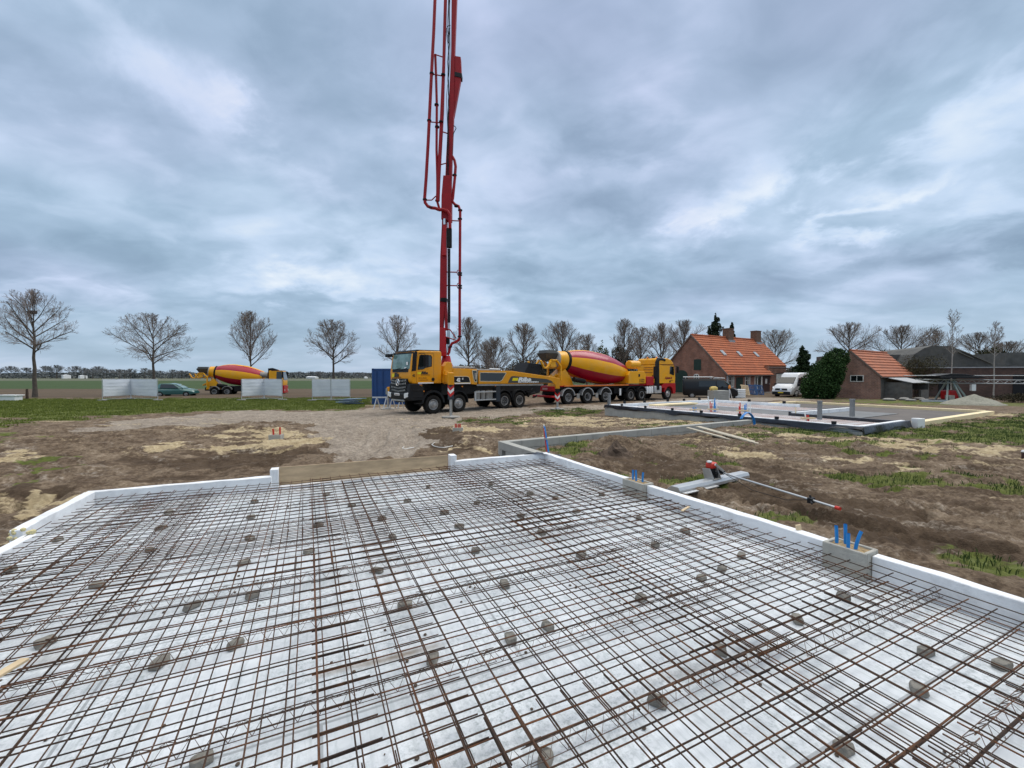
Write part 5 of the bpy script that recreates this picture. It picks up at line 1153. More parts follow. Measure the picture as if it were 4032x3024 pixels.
def white_van():
    hd = Vector((-.88, -.48, 0)).normalized(); rz = math.atan2(hd.y, hd.x)
    p = D(3096, 1562, 43.6); t = thing('passenger_van', 'white high roof van facing the viewer beside the dark green ivy', 'van', (p.x, p.y, -.08), rz)
    wv = mat('van_white', (.74, .75, .76), .28, var=.03, coat=.5)
    # x=0 at front axle
    body_loft(t, [(.98, .80, .70, .42, .60, .80), (.90, .96, .86, .30, .75, .98), (.62, 1.0, .88, .30, .95, 1.28), (.25, 1.0, .84, .30, 1.1, 1.42), (-.40, 1.0, .82, .30, 1.15, 2.05), (-.62, 1.0, .86, .30, 1.2, 2.42), (-1.0, 1.0, .88, .30, 1.3, 2.56), (-4.6, 1.0, .88, .32, 1.3, 2.58), (-4.75, .98, .84, .45, 1.3, 2.5)], wv)
    pane(t, [(.24, -.80, 1.46), (.24, .80, 1.46), (-.37, .72, 2.06), (-.37, -.72, 2.06)], glassd, 'windscreen', .05, (.72, 0, .69))
    for s in (1, -1):
        for x in (0, -3.6): smallwheel(t, x, s*.90, s, .35)
        pane(t, [(-.12, s*.985, 1.25), (-1.0, s*.985, 1.25), (-1.0, s*.90, 2.02), (-.55, s*.90, 2.02)], glassd, 'side_window', .03, (0, s, 0))
        pane(t, [(-1.12, s*.985, 1.25), (-2.6, s*.985, 1.25), (-2.6, s*.90, 2.02), (-1.12, s*.90, 2.02)], glassd, 'side_window', .03, (0, s, 0))
        pane(t, [(.93, s*.50, .90), (.84, s*.93, .94), (.66, s*.97, 1.12), (.80, s*.55, 1.02)], lampw, 'headlight', .03, (.8, s*.3, .3)); MB().box(.0, -.14, s*1.02, s*1.25, 1.15, 1.45).build('mirror', black, t, bevel=.03)
        MB().box(-.5, -3.0, s*.99, s*1.015, .60, .66).build('side_moulding', black, t); MB().box(-.6, -3.1, s*.98, s*1.02, .32, .38).build('side_sill', alu, t)
        fender(t, 0, .36, .44, .36, s*.88, s*1.015, 0, 180, black)
    pane(t, [(.99, -.62, .74), (.99, .62, .74), (.92, .56, .93), (.92, -.56, .93)], black, 'grille', .03, (1, 0, .3))
    mb = MB(); mb.box(.90, 1.04, -.88, .88, .28, .62); mb.build('bumper', black, t, bevel=.05)
    MB().box(1.04, 1.06, -.26, .26, .46, .57).build('number_plate', platey, t); MB().lathe([(.08, 0), (.08, .02), (0, .03)], (.995, 0, .84), (1, 0, .3), 16).build('badge', chrome, t)
white_van()
def green_car():
    t = thing('parked_car', 'teal green hatchback parked on the lane behind the left white fence screen', 'car', (-37.9, 45.6, -.12), R(14))
    tg = mat('car_teal', (.035, .13, .125), .25, var=.08, coat=.5)
    # x=0 rear axle, forward +x
    body_loft(t, [(-.62, .72, .60, .35, .6, .95), (-.55, .80, .66, .28, .7, 1.05), (.2, .82, .74, .25, .75, .95), (1.9, .82, .74, .25, .75, .92), (2.9, .80, .66, .25, .6, .78), (3.10, .70, .55, .35, .5, .62)], tg)
    body_loft(t, [(-.50, .72, .60, .8, .9, 1.15), (-.1, .76, .58, .8, .9, 1.43), (.8, .76, .58, .8, .9, 1.47), (1.25, .75, .56, .8, .9, 1.38), (2.1, .72, .60, .78, .82, .93)], tg, 'roof', .02)
    for s in (1, -1):
        for x in (0, 2.42): wheel(t, x, s*.74, s, .29, .18, kind='front')
        pane(t, [(.0, s*.76, .96), (1.75, s*.76, .94), (1.15, s*.60, 1.34), (.05, s*.61, 1.38)], glassd, 'side_window', .02, (0, s, .3)); pane(t, [(2.75, s*.62, .60), (3.0, s*.55, .55), (2.85, s*.5, .72), (2.6, s*.62, .76)], lampw, 'headlight', .03, (.6, s*.4, .4))
    pane(t, [(2.0, -.58, .96), (2.0, .58, .96), (1.32, .50, 1.36), (1.32, -.50, 1.36)], glassg, 'windscreen', .03, (.5, 0, .85))
green_car()
# ------------------------------------------------------------------ buildings
brick = brickmat('house_brick', (.30, .115, .065), (.20, .075, .048), (.26, .20, .16), .22, .066, .010)
brick2 = brickmat('barn_brick', (.30, .13, .085), (.17, .07, .052), (.36, .30, .25), .23, .075, .012)
brickd = brickmat('dark_brick', (.105, .052, .038), (.065, .036, .030), (.09, .07, .06), .23, .075, .012)
tile = mat('clay_tile', (.42, .125, .052), .85, spec=.25, var=.28, vscale=1.3, col2=(.29, .088, .042), bump=.5, bscale=18, dirt=.35, dcol=(.22,.10,.06))
tileb = mat('barn_tile', (.44, .14, .06), .8, var=.3, vscale=1.5, col2=(.28, .09, .045), bump=.5, bscale=18, dirt=.35, dcol=(.18,.09,.06))
slate = mat('grey_roofing', (.085, .085, .080), .85, var=.3, vscale=1.5, bump=.4, dirt=.4, dcol=(.13,.12,.09)); green = mat('green_door', (.010, .032, .022), .5, var=.2); wframe = mat('window_frame', (.70,.70,.66), .5)
brown = mat('brown_door', (.05,.022,.018), .5); mortarg = mat('grey_render', (.10,.10,.095), .9, var=.3, dirt=.4); curtain = mat('curtain', (.35,.33,.28), .8); lead = mat('lead_flashing', (.32,.33,.34), .6)
def stepped_roof(mb, x0, x1, e, r, rows, th=.07, x1top=None, x0top=None):
    """tile courses from eave e=(y,z) to ridge r=(y,z), each course a tilted slab with a small step"""
    for i in range(rows):
        t0, t1 = i/rows, (i+1)/rows
        y0, z0 = e[0]+(r[0]-e[0])*t0, e[1]+(r[1]-e[1])*t0; y1, z1 = e[0]+(r[0]-e[0])*t1, e[1]+(r[1]-e[1])*t1
        mb.prism([(y0, z0-.02), (y0, z0+th), (y1, z1+.012), (y1, z1-.02)], x0, x1, ax='x')
def wavy(mb_in): pass
def window(root, M, w, h, nx, ny, name='window', arch=False):
    """M: places a window (x right, z up, y out) centred at its lower middle"""
    def bxs(mb, *a): 
        t = MB().box(*a); mb.add([M@Vector(v) for v in t.v], t.f)
    f = MB(); fw = .06
    bxs(f, -w/2, -w/2+fw, -.02, .05, 0, h); bxs(f, w/2-fw, w/2, -.02, .05, 0, h); bxs(f, -w/2+fw, w/2-fw, -.02, .05, 0, fw); bxs(f, -w/2+fw, w/2-fw, -.02, .05, h-fw, h)
    for i in range(1, nx): x = -w/2+w*i/nx; bxs(f, x-.02, x+.02, -.02, .045, fw, h-fw)
    for i in range(1, ny): z = h*i/ny; bxs(f, -w/2+fw, w/2-fw, -.02, .043, z-.02, z+.02)
    o = f.build(name, wframe, root)
    g = MB(); bxs(g, -w/2+fw, w/2-fw, -.01, .015, fw, h-fw); g.build('pane', glassd, o)
    return o
def farmhouse():
    K = Vector((25.0, 49.0, 0)); f = Vector((.854, .52, 0)).normalized(); rz = math.atan2(f.y, f.x)
    t = thing('farmhouse', 'brick farmhouse with a long orange tiled roof and two chimneys', 'house', tuple(K), rz)
    Mi = t.matrix_world.inverted(); gdir = Vector((-f.y, f.x, 0))
    def onfac(px, py, y=0): q = hit(px, py, K+gdir*y, gdir); return Mi@q       # facade plane
    def ongab(px, py): q = hit(px, py, K, f); return Mi@q
    Wd, L, Lc = 9.2, 15.7, 10.0; ez, rz_ = 2.45, 7.25; sl = (rz_-ez)/(Wd/2); y2 = .95; z2 = ez+sl*y2
    MB().prism([(0, -.4), (0, ez), (Wd/2, rz_), (Wd, ez), (Wd, -.4)], 0, .3, ax='x').build('gable_wall', brick, t)
    MB().prism([(y2, -.4), (y2, z2), (Wd/2, rz_), (Wd, ez), (Wd, -.4)], L-.3, L, ax='x').build('gable_wall', brick, t)
    MB().box(.3, Lc, 0, .3, -.4, ez).build('front_wall', brick, t); MB().box(Lc-.3, Lc, .3, y2, -.4, z2).build('side_wall', brick, t)
    MB().box(Lc, L-.3, y2, y2+.3, -.4, z2-.02).build('front_wall', brick, t); MB().box(.3, L-.3, Wd-.3, Wd, -.4, ez).build('rear_wall', brick, t)
    mb = MB(); rows = 16
    for i in range(rows):
        t0, t1 = i/rows, (i+1)/rows; y0, z0 = -.25+(Wd/2+.25)*t0, ez-.25*sl+(Wd/2+.25)*sl*t0; y1, z1 = -.25+(Wd/2+.25)*t1, ez-.25*sl+(Wd/2+.25)*sl*t1
        x1 = L+.12 if y0 > y2-.25 else Lc+.12
        mb.prism([(y0, z0+.02), (y0, z0+.14), (y1, z1+.045), (y1, z1+.0)], -.10, x1, ax='x')
    stepped_roof(mb, -.10, L+.12, (Wd+.25, ez-.25*sl), (Wd/2, rz_), 16)
    rf = mb.build('roof', tile, t); MB().tube([(-.1, Wd/2, rz_+.08), (L+.12, Wd/2, rz_+.08)], .13, 10).build('ridge_tiles', tile, rf)
    for (x, w_, h_) in ((7.9, .62, 8.55), (14.7, .62, 8.6)):
        c = MB(); c.box(x-w_, x+w_, Wd/2-.42, Wd/2+.42, 6.4, h_-.1); c.box(x-w_-.04, x+w_+.04, Wd/2-.46, Wd/2+.46, h_-.1, h_); c.build('chimney', mat('chimney_brick', (.15,.085,.055), .9, var=.35, vscale=6, bump=.4, dirt=.4, dcol=(.08,.08,.06)), rf)
        MB().box(x-w_-.03, x+w_+.03, Wd/2-.62, Wd/2-.421, 6.6, 6.95).build('chimney_flashing', lead, rf)
    n = Vector((0, -sl, 1)).normalized()
    for (px, py) in ((2848, 1392), (2912, 1396), (2978, 1398)):
        P = t.matrix_world@Vector((0, 0, ez+.08)); Nn = (t.matrix_world.to_3x3()@n); q = Mi@hit(px, py, P, Nn)
        y, z = q.y, q.z; dy = .28
        o = MB().prism([(y-dy, z-dy*sl+.04), (y-dy, z-dy*sl+.16), (y+dy, z+dy*sl+.16), (y+dy, z+dy*sl+.04)], q.x-.3, q.x+.3, ax='x').build('skylight', lead, rf)
        MB().prism([(y-dy*.8, z-dy*.8*sl+.161), (y-dy*.8, z-dy*.8*sl+.17), (y+dy*.8, z+dy*.8*sl+.17), (y+dy*.8, z+dy*.8*sl+.161)], q.x-.23, q.x+.23, ax='x').build('pane', mat('sky_pane', (.35,.37,.38), .1, spec=.9), o)
    # verge, gutters, downpipe
    mb = MB(); mb.beam((-.12, -.26, ez-.2), (-.12, Wd/2, rz_+.04), .05, .16); mb.beam((-.12, Wd+.26, ez-.2), (-.12, Wd/2, rz_+.04), .05, .16); mb.build('verge_board', mat('verge', (.16,.12,.10), .8), t)
    mb = MB(); mb.tube([(-.1, -.32, ez-.28), (Lc+.1, -.32, ez-.28)], .06, 8); mb.tube([(Lc, y2-.3, z2-.25), (L, y2-.3, z2-.25)], .06, 8); mb.build('gutter', black, t)
    MB().tube([(.12, -.1, 0), (.12, -.1, ez-.3), (.12, -.3, ez-.25)], .05, 8).build('downpipe', mat('zinc', (.5,.52,.54), .5), t)
    # facade openings from the photo's bearings
    def MF(c): return Matrix(((1,0,0,c[0]),(0,-1,0,c[1]),(0,0,1,c[2]),(0,0,0,1)))
    def rect(px0, px1, py0, py1, y=0):
        a = onfac(px0, py1, y); b = onfac(px1, py0, y); return a.x, b.x, max(a.z, 0), onfac(px0, py0, y).z
    def cr(x0, x1, y0, y1): return (2600+.3165*x0, 2600+.3165*x1, 1200+.3165*y0, 1200+.3165*y1)
    for r in ((845, 915, 873, 1020), (1052, 1115, 873, 1008)):
        x0, x1, z0, z1 = rect(*cr(*r)); w = window(t, MF(((x0+x1)/2, 0, z0)), x1-x0, z1-z0, 2, 2)
        MB().box(x0+(x1-x0)*.62, x1-.07, -.03, -.02, z0+.1, z1-.1).build('curtain', curtain, w)
    x0, x1, z0, z1 = rect(*cr(942, 1025, 905, 1040)); MB().box(x0, x1, -.05, 0, z0-.5, z1).build('green_shutter', green, t, bevel=.01)
    x0, x1, z0, z1 = rect(*cr(1170, 1265, 880, 1040)); zb = 0
    d = MB(); d.box(x0, x1, -.06, 0, z1-.1, z1); d.box(x0, x0+.1, -.06, 0, zb, z1-.1); d.box(x0+(x1-x0)*.30, x0+(x1-x0)*.38, -.06, 0, zb, z1-.1); d.box(x1-.28, x1, -.06, 0, zb, z1-.1); o = d.build('french_door', wframe, t); MB().box(x0+.1, x1-.28, -.03, -.005, zb, z1-.1).build('pane', glassd, o)
    x0, x1, z0, z1 = rect(*cr(1272, 1358, 885, 1120)); o = MB().box(x0, x1, -.06, 0, 0, z1).build('brown_door', brown, t, bevel=.01)
    a = onfac(*[cr(1300, 0, 920, 0)[i] for i in (0, 2)]); MB().box(a.x, a.x+.42, -.08, -.06, a.z-.62, a.z).build('door_window', wframe, o); MB().box(x1-.12, x1-.06, -.12, -.06, 1.0, 1.2).build('handle', alu, o)
    MB().box(x0-.1, x1+.1, -.4, -.01, -.1, .08).build('doorstep', greym, t)
    x0, x1, z0, z1 = rect(*cr(1440, 1512, 858, 960), y=y2); MB().box(x0, max(x1, x0+1.6), y2-.05, y2, -.1, z1).build('garage_door', wframe, t)
    MB().box(x0-.08, x0+1.8, y2-.08, y2, z1, z1+.1).build('door_lintel', brown, t)
    # gable openings
    def grect(r): a = ongab(cr(*r)[0], cr(*r)[3]); b = ongab(cr(*r)[1], cr(*r)[2]); return min(a.y, b.y), max(a.y, b.y), a.z, b.z
    y0, y1, z0, z1 = grect((418, 508, 680, 812)); MB().box(-.05, 0, y0, y1, z0, z1).build('loft_hatch', green, t, bevel=.01); MB().prism([(y0-.05, z1), (y1+.05, z1), ((y0+y1)/2, z1+.12)], -.03, 0, ax='x').build('hatch_arch', brickd, t)
    y0, y1, z0, z1 = grect((190, 340, 812, 1112)); ym = (y0+y1)/2; rr = (y1-y0)/2
    MB().prism([(y0, -.1), (y1, -.1)]+[(ym+rr*math.cos(R(a)), max(z1-rr*.7, .5)+rr*.7*math.sin(R(a))) for a in range(0, 181, 15)], -.06, 0, ax='x').build('barn_door', green, t)
    y0, y1, z0, z1 = grect((418, 484, 860, 925)); ym = (y0+y1)/2; rr = (y1-y0)/2
    o = MB().prism([(y0, z0-.5), (y1, z0-.5)]+[(ym+rr*math.cos(R(a)), z1-rr*.6+rr*.6*math.sin(R(a))) for a in range(0, 181, 15)], -.05, 0, ax='x').build('arched_window', wframe, t)
    g = MB()
    for s in (-1, 1): g.box(-.06, -.049, ym+s*rr*.42-rr*.3, ym+s*rr*.42+rr*.3, z0-.4, z1-rr*.35)
    g.build('pane', glassd, o)
farmhouse()
def small_barn():
    K = Vector((33.9, 38.6, 0)); f = Vector((.854, .52, 0)).normalized(); t = thing('barn', 'small brick barn with an orange tiled roof overgrown with ivy on its left', 'barn', tuple(K), math.atan2(f.y, f.x))
    Wd, L, ez, rz_ = 4.5, 8.7, 2.2, 4.55; sl = (rz_-ez)/(Wd/2)
    MB().prism([(0, -.3), (0, ez), (Wd/2, rz_), (Wd, ez), (Wd, -.3)], 0, .25, ax='x').build('gable_wall', brick2, t); MB().prism([(0, -.3), (0, ez), (Wd/2, rz_), (Wd, ez), (Wd, -.3)], L-.25, L, ax='x').build('gable_wall', brick2, t)
    MB().box(.25, L-.25, 0, .25, -.3, ez).build('front_wall', mortarg, t); MB().box(.25, L-.25, Wd-.25, Wd, -.3, ez).build('rear_wall', brick2, t)
    mb = MB()
    stepped_roof(mb, -.08, L+.1, (-.2, ez-.2*sl+.03), (Wd/2, rz_+.03), 9, .11); stepped_roof(mb, -.08, L+.1, (Wd+.2, ez-.2*sl+.03), (Wd/2, rz_+.03), 9, .11); rf = mb.build('roof', tileb, t)
    MB().tube([(-.08, Wd/2, rz_+.08), (L+.1, Wd/2, rz_+.08)], .1, 8).build('ridge_tiles', tileb, rf)
    MB().beam((-.10, -.2, ez-.2), (-.10, Wd/2, rz_), .04, .12).build('verge_board', mat('verge2', (.16,.12,.10), .8), t)
    c = t.matrix_world.inverted()@hit(3374, 1503, K, f)
    M = Matrix(((0,-1,0,0),(-1,0,0,c.y),(0,0,1,c.z),(0,0,0,1))); window(t, M, 1.05, .62, 2, 1)
    MB().tube([(-.1, -.26, ez-.22), (L, -.26, ez-.22)], .05, 8).build('gutter', black, t)
    # lean-to
    MB().prism([(-.02, 2.05), (-2.0, 1.55), (-2.0, 1.50), (-.02, 2.0)], 1.0, 5.6, ax='x').build('lean_to_roof', lead, t); MB().box(1.1, 1.25, -1.9, -.01, -.2, 1.55).build('lean_to_wall', mortarg, t)
    MB().box(3.4, 5.5, -1.95, -1.8, -.2, .85).build('lean_to_wall', mortarg, t); MB().box(5.35, 5.5, -1.95, -.01, .85, 1.5).build('lean_to_wall', mortarg, t)
small_barn()
def long_barn():
    K = D(3590, 1560, 44.0); K.z = 0; q = D(4250, 1560, 40.0); f = (Vector((q.x, q.y, 0))-K).normalized(); L = 34
    t = thing('long_shed', 'long dark brick shed with grey roofs behind the folded crane', 'shed', tuple(K), math.atan2(f.y, f.x))
    MB().box(0, L, 0, .3, -.3, 2.95).build('front_wall', brickd, t)
    MB().box(-.1, L, -.1, .1, 2.95, 3.05).build('wall_coping', lead, t)
    z = 2.95
    # two big gabled roofs side by side, ridge running away from the viewer, plus low front slope
    Mi = t.matrix_world.inverted(); nn = Vector((-f.y, f.x, 0))
    def q(px, py, y=.35): v = Mi@hit(px, py, K+nn*y, nn); return (v.x, v.z)
    pts = [(q(3560, 1440)[0], z)]+[q(*a) for a in ((3600, 1395), (3640, 1370), (3670, 1361), (3745, 1363), (3800, 1384), (3880, 1417), (3945, 1438))]+[(L, z+.25), (L, z)]
    MB().prism(pts, .35, 9).build('roof', slate, t)
    mb = MB(); mb.prism([(-6, z-.3), (-6, q(3480, 1396, 3)[1]), (2.5, q(3600, 1396, 3)[1]), (2.5, z-.3)], 3, 8); mb.build('rear_roof', slate, t)
    MB().prism([(q(3955, 1400, 9.5)[0], z), (q(3965, 1400, 9.5)[0], q(3965, 1388, 9.5)[1]), (L+8, q(4032, 1386, 9.5)[1]), (L+8, z)], 9.5, 16).build('rear_roof', slate, t)
    mb = MB()
    for a_, b_ in (((3785, 1378), (3905, 1430)), ((3770, 1382), (3830, 1408))): a_, b_ = q(*a_), q(*b_); mb.beam((a_[0], .30, a_[1]-.1), (b_[0], .30, b_[1]-.1), .05, .28, up=(0, 1, 0))
    mb.build('roof_lights', mat('dull_sheet', (.16,.16,.14), .8), t)
    MB().box(-3.2, -1.8, 2.95, 3.0, z+.3, z+.75).build('roof_window', white, t)
    for x in (2.2, 8.0): MB().box(x, x+1.4, -.04, 0, -.1, 2.3).build('shed_door', black, t)
long_barn()
# ------------------------------------------------------------------ blue container
def container():
    c = W(1470, 1592, 0); t = thing('container', 'blue shipping container standing behind the pump truck cab', 'container', (c.x, 31.6, 0), 0)
    blue = mat('container_blue', (.008, .055, .20), .5, var=.15, dirt=.3, dcol=(.03,.04,.10), vscale=2); x0, x1 = 0.0, 2.44; hh = 2.72; Lc = 6
    # rotated so that a narrow part of the long side shows on the left
    t.rotation_euler = (0, 0, R(-6)); t.matrix_world = Matrix.Translation(t.location)@Matrix.Rotation(R(-6), 4, 'Z')
    mb = MB(); mb.box(x0, x1, 0, .06, .12, hh-.1); mb.build('door_leaf', blue, t)
    mb = MB()
    n = 24
    for s, x in ((0, x0+.05), (1, x1-.05)):
        pts = []
        for i in range(n): y = .1+Lc*i/n; pts += [(x+(.03 if s == 0 else -.03)*(i % 2), y), (x+(.03 if s == 0 else -.03)*(i % 2), y+Lc/n*.7)]
        o = len(mb.v); mb.add([(p[0], p[1], .12) for p in pts]+[(p[0], p[1], hh-.1) for p in pts], [(i, i+1, len(pts)+i+1, len(pts)+i) for i in range(len(pts)-1)])
    mb.build('side_wall', blue, t)
    MB().box(x0, x1, 0, Lc, hh-.1, hh-.03).build('roof', blue, t)
    fr = MB()
    for x in (x0-.03, x1-.12):
        for y in (-.03, Lc-.1): fr.box(x, x+.15, y, y+.15, 0, hh)
    fr.box(x0, x1, -.03, .1, 0, .16); fr.box(x0, x1, -.03, .1, hh-.12, hh-.01); fr.box(x0-.03, x0+.1, .1, Lc, 0, .16); fr.box(x0-.03, x0+.1, .1, Lc, hh-.12, hh-.01); fr.build('frame', blue, t, bevel=.01)
    lr = MB()
    for x in (.35, .85, 1.6, 2.1): lr.tube([(x, -.05, .2), (x, -.05, hh-.2)], .02, 6)
    lr.build('locking_bar', blue, t)
container()
# barrier trestles by the container and the long pale sill
galv = mat('galvanised', (.50, .53, .56), .45, metal=.5, var=.1)
for (px0, px1, y, lab) in ((1484, 1522, 27.6, 'white trestle standing beside the blue container, left of the truck bumper'), (1545, 1578, 27.8, 'white trestle half hidden behind the truck bumper')):
    a = D(px0, 1590, y); b = D(px1, 1590, y); mb = MB(); w = b.x-a.x
    for x in (a.x, b.x): mb.beam((x, y, .75), (x-.12, y-.3, 0), .05, .05); mb.beam((x, y, .75), (x+.12, y+.3, 0), .05, .05)
    mb.beam((a.x-.3, y, .75), (b.x+.3, y, .75), .07, .09); mb.build('tmp', galv)
    o = bpy.context.scene.objects['tmp']; o.name = 'trestle'; tag(o, lab, 'trestle', 'trestles by the container')
tag(MB().beam(W(1438, 1598, .05), W(1600, 1597, .05)+Vector((.5, .4, 0)), .12, .1).build('timber_beam', woodl), 'long pale timber beam on the ground in front of the blue container', 'beam')
# ------------------------------------------------------------------ site fence with white screens
tarp = mat('screen_sheet', (.66, .69, .74), .6, var=.06, vscale=1.2, bump=.5, bscale=2.5, dirt=.35, dcol=(.42,.48,.58), stretch=(.6,.6,3))
def site_fence(pts, lab):
    ps = [Vector((*D(px, 1560, y)[:2], 0)) for px, y in pts]; c = ps[0]
    t = thing('site_fence', lab, 'fence', tuple(c), 0, 'site fences with white screens')
    for a, b in zip(ps[:-1], ps[1:]):
        a = a-c; b = b-c; d = (b-a).normalized(); n = Vector((d.y, -d.x, 0)); n = n if n.y < 0 else -n
        fr = MB()
        for p in (a+d*.03, b-d*.03): fr.tube([p+Vector((0,0,.02)), p+Vector((0,0,1.86))], .022, 6)
        for z in (.12, 1.86): fr.tube([a+d*.03+Vector((0,0,z)), b-d*.03+Vector((0,0,z))], .019, 6)
        k = 14
        for i in range(1, k): p = a+(b-a)*i/k; fr.tube([p+Vector((0,0,.12)), p+Vector((0,0,1.86))], .003, 4, cap=False)
        fr.build('fence_frame', galv, t)
        sh = MB(); nx, nz = 16, 9; L = (b-a).length
        vs = []
        for i in range(nx+1):
            for j in range(nz+1):
                u, v = i/nx, j/nz; p = a+d*(.05+(L-.1)*u); z = .38+1.46*v; q = n*(.03+.02*math.sin(j*PI*2)+.018*abs(math.sin(v*PI*5))+.01*math.sin(u*9+v*4)); vs.append((p.x+q.x, p.y+q.y, z+.008*math.sin(u*20)))
        sh.add(vs, [(i*(nz+1)+j, (i+1)*(nz+1)+j, (i+1)*(nz+1)+j+1, i*(nz+1)+j+1) for i in range(nx) for j in range(nz)]); sh.build('white_screen', tarp, t, smooth=True)
        fr = MB()
        for z in (.38, .67, .96, 1.25, 1.55, 1.84): fr.tube([a+d*.05+n*.06+Vector((0,0,z)), b-d*.05+n*.06+Vector((0,0,z))], .006, 4)
        fr.build('screen_cord', mat('cord', (.42,.45,.5), .6), t)
    for p in ps: q = p-c; MB().box(q.x-.35, q.x+.35, q.y-.11, q.y+.11, 0, .10).build('fence_foot', greym, t, bevel=.02)
    return t
site_fence([(402, 36.2), (516, 38.6), (622, 36.6)], 'left pair of white screened site fence panels beside the teal car')
site_fence([(950, 36.6), (1040, 38.6), (1113, 37.2)], 'middle pair of white screened fence panels in front of the parked mixer truck')
site_fence([(1228, 36.2), (1304, 36.8), (1380, 36.4)], 'right pair of white screened fence panels above the pile of blue frames')
# pile of blue steel frames on the lawn
t = thing('frame_pile', 'pile of dark blue steel trestle frames lying on the lawn', 'frames', tuple(W(1340, 1594, 0)))
bst = mat('blue_steel', (.02,.06,.12), .5); lst = mat('pale_blue_steel', (.25,.36,.46), .5)
for k in range(6):
    mb = MB(); x = rnd.uniform(-.9, .3); y = rnd.uniform(-.3, .3); z = .06+.07*k; a = rnd.uniform(-.2, .2)
    mb.tube([(x, y, z), (x+1.3, y+a, z+.03)], .03, 6); mb.tube([(x+.1, y+.4, z), (x+1.5, y+.4+a, z+.03)], .03, 6); mb.tube([(x+.2, y, z), (x+.5, y+.4, z), (x+.8, y, z), (x+1.1, y+.4, z)], .025, 6)
    mb.build('steel_frame', lst if k in (2, 5) else bst, t)
# white box and small post at far left, electrical cabinet
p = W(40, 1577, 0); t = thing('utility_box', 'low white utility box on the grass at the left image edge', 'box', (p.x, p.y, 0)); MB().box(-.75, .75, -.3, .3, 0, .42).build('box_body', white, t, bevel=.02); MB().box(-.85, .85, -.4, .4, .42, .5).build('box_lid', white, t, bevel=.02)
p = W(107, 1572, 0); tag(MB().lathe([(.10, 0), (.09, .85), (.07, .95), (0, .97)], (p.x, p.y, 0), (0, 0, 1), 10).build('wooden_post', mat('dark_wood', (.05,.03,.02), .9), smooth=True), 'short dark wooden post between the white box and the first tree', 'post')
# ------------------------------------------------------------------ second foundation
fo = thing('raised_foundation', 'raised slab foundation with grey block base, white insulation and floor heating pipes', 'foundation', tuple(B2), 0)
def p2(a, b, z): return tuple(P2(a, b, z)-Vector((B2.x, B2.y, B2.z)))
blockm = mat('foundation_block', (.36, .36, .335), .9, var=.14, vscale=2.5, bump=.4, bscale=45, dirt=.3, dcol=(.25,.24,.2))
foil = mat('black_foil', (.014, .017, .026), .28, var=.4, vscale=4, bump=1.0, bscale=7); screed = mat('screed_grey', (.13,.135,.14), .7, var=.25, dirt=.3, dcol=(.2,.18,.15)); brownf = mat('brown_film', (.07,.055,.045), .7, var=.3, dirt=.5, dcol=(.13,.105,.075), vscale=1.5)
ins = mat('pir_insulation', (.80,.66,.40), .7, var=.06, dirt=.15, dcol=(.5,.42,.28)); pinkp = mat('heating_pipe', (.80,.76,.74), .5, var=.3, vscale=.8, col2=(.58,.42,.37)); rustp = mat('rust_mesh', (.28,.10,.045), .7, var=.3)
def P2box(a0, a1, b0, b1_, z0, z1, nm, m, bev=0, par=fo):
    mb = MB(); mb.add([p2(a, b, z) for z in (z0, z1) for a, b in ((a0, b0), (a1, b0), (a1, b1_), (a0, b1_))], [(0,3,2,1),(4,5,6,7),(0,1,5,4),(1,2,6,5),(2,3,7,6),(3,0,4,7)]); return mb.build(nm, m, par, bevel=bev)
AW = 8.6     # extent of the insulated part to the right/back
P2box(0, .12, 0, LF, 0, .42, 'block_base', blockm, .006); P2box(.12, 3.9, 0, .12, 0, .42, 'block_base', blockm, .006)
P2box(.13, AD-.15, .13, LF-.02, .1, .40, 'slab_bed', brownf); P2box(.13, 9.3, 2.0, LF-.1, .40, .425, 'grey_screed', screed)
def drape(pa, pb, z0, z1, side, seed, nm='black_foil'):
    mb = MB(); pa = Vector(pa); pb = Vector(pb); d = (pb-pa); L = d.length; d.normalize(); n = Vector(side); k = int(L/.12); vs = []
    for i in range(k+1):
        s = L*i/k; w = [float(vnoise(np.array([s*1.7+j*7.0]), np.array([seed*3.1+j]), 5)[0]) for j in range(3)]
        zb = z0+(w[0]-.5)*.16
        vs += [tuple(pa+d*s-n*.10+Vector((0,0,z1+.012))), tuple(pa+d*s+n*.02+Vector((0,0,z1+.015))), tuple(pa+d*s+n*(.03+w[1]*.05)+Vector((0,0,(z1+zb)/2))), tuple(pa+d*s+n*(.02+w[2]*.08)+Vector((0,0,zb)))]
    mb.add(vs, [(i*4+j, i*4+j+1, (i+1)*4+j+1, (i+1)*4+j) for i in range(k) for j in range(3)]); return mb.build(nm, foil, fo, smooth=True)
nf = -g2; drape(p2(0, -.02, 0), p2(0, LF, 0), .44, .57, tuple(nf), 1); drape(p2(0, -.01, 0), p2(3.8, -.01, 0), .38, .57, tuple(-f2), 2)
drape(p2(0, LF, 0), p2(9.4, LF, 0), .4, .58, tuple(f2), 3)
P2box(.10, .26, .10, LF-.05, .40, .60, 'edge_insulation', eps, .01); P2box(.26, 3.6, .06, .2, .40, .60, 'edge_insulation', eps, .01)
P2box(.2, 9.2, LF-.22, LF-.06, .40, .60, 'edge_insulation', eps, .01); P2box(9.2, 9.36, 6.2, LF-.06, .40, .60, 'edge_insulation', eps, .01)
P2box(3.6, 3.75, .2, 3.9, .40, .56, 'inner_edging', foil, .01); P2box(3.75, 9.3, 3.75, 3.9, .42, .60, 'inner_edging', eps, .01); P2box(3.75, 8.9, 3.95, 4.02, .42, .61, 'inner_edging', foil, .01)
P2box(.26, 3.5, .22, LF-.3, .425, .445, 'insulation_floor', epsf); P2box(6.2, 9.15, 4.1, LF-.3, .43, .445, 'insulation_floor', epsf)
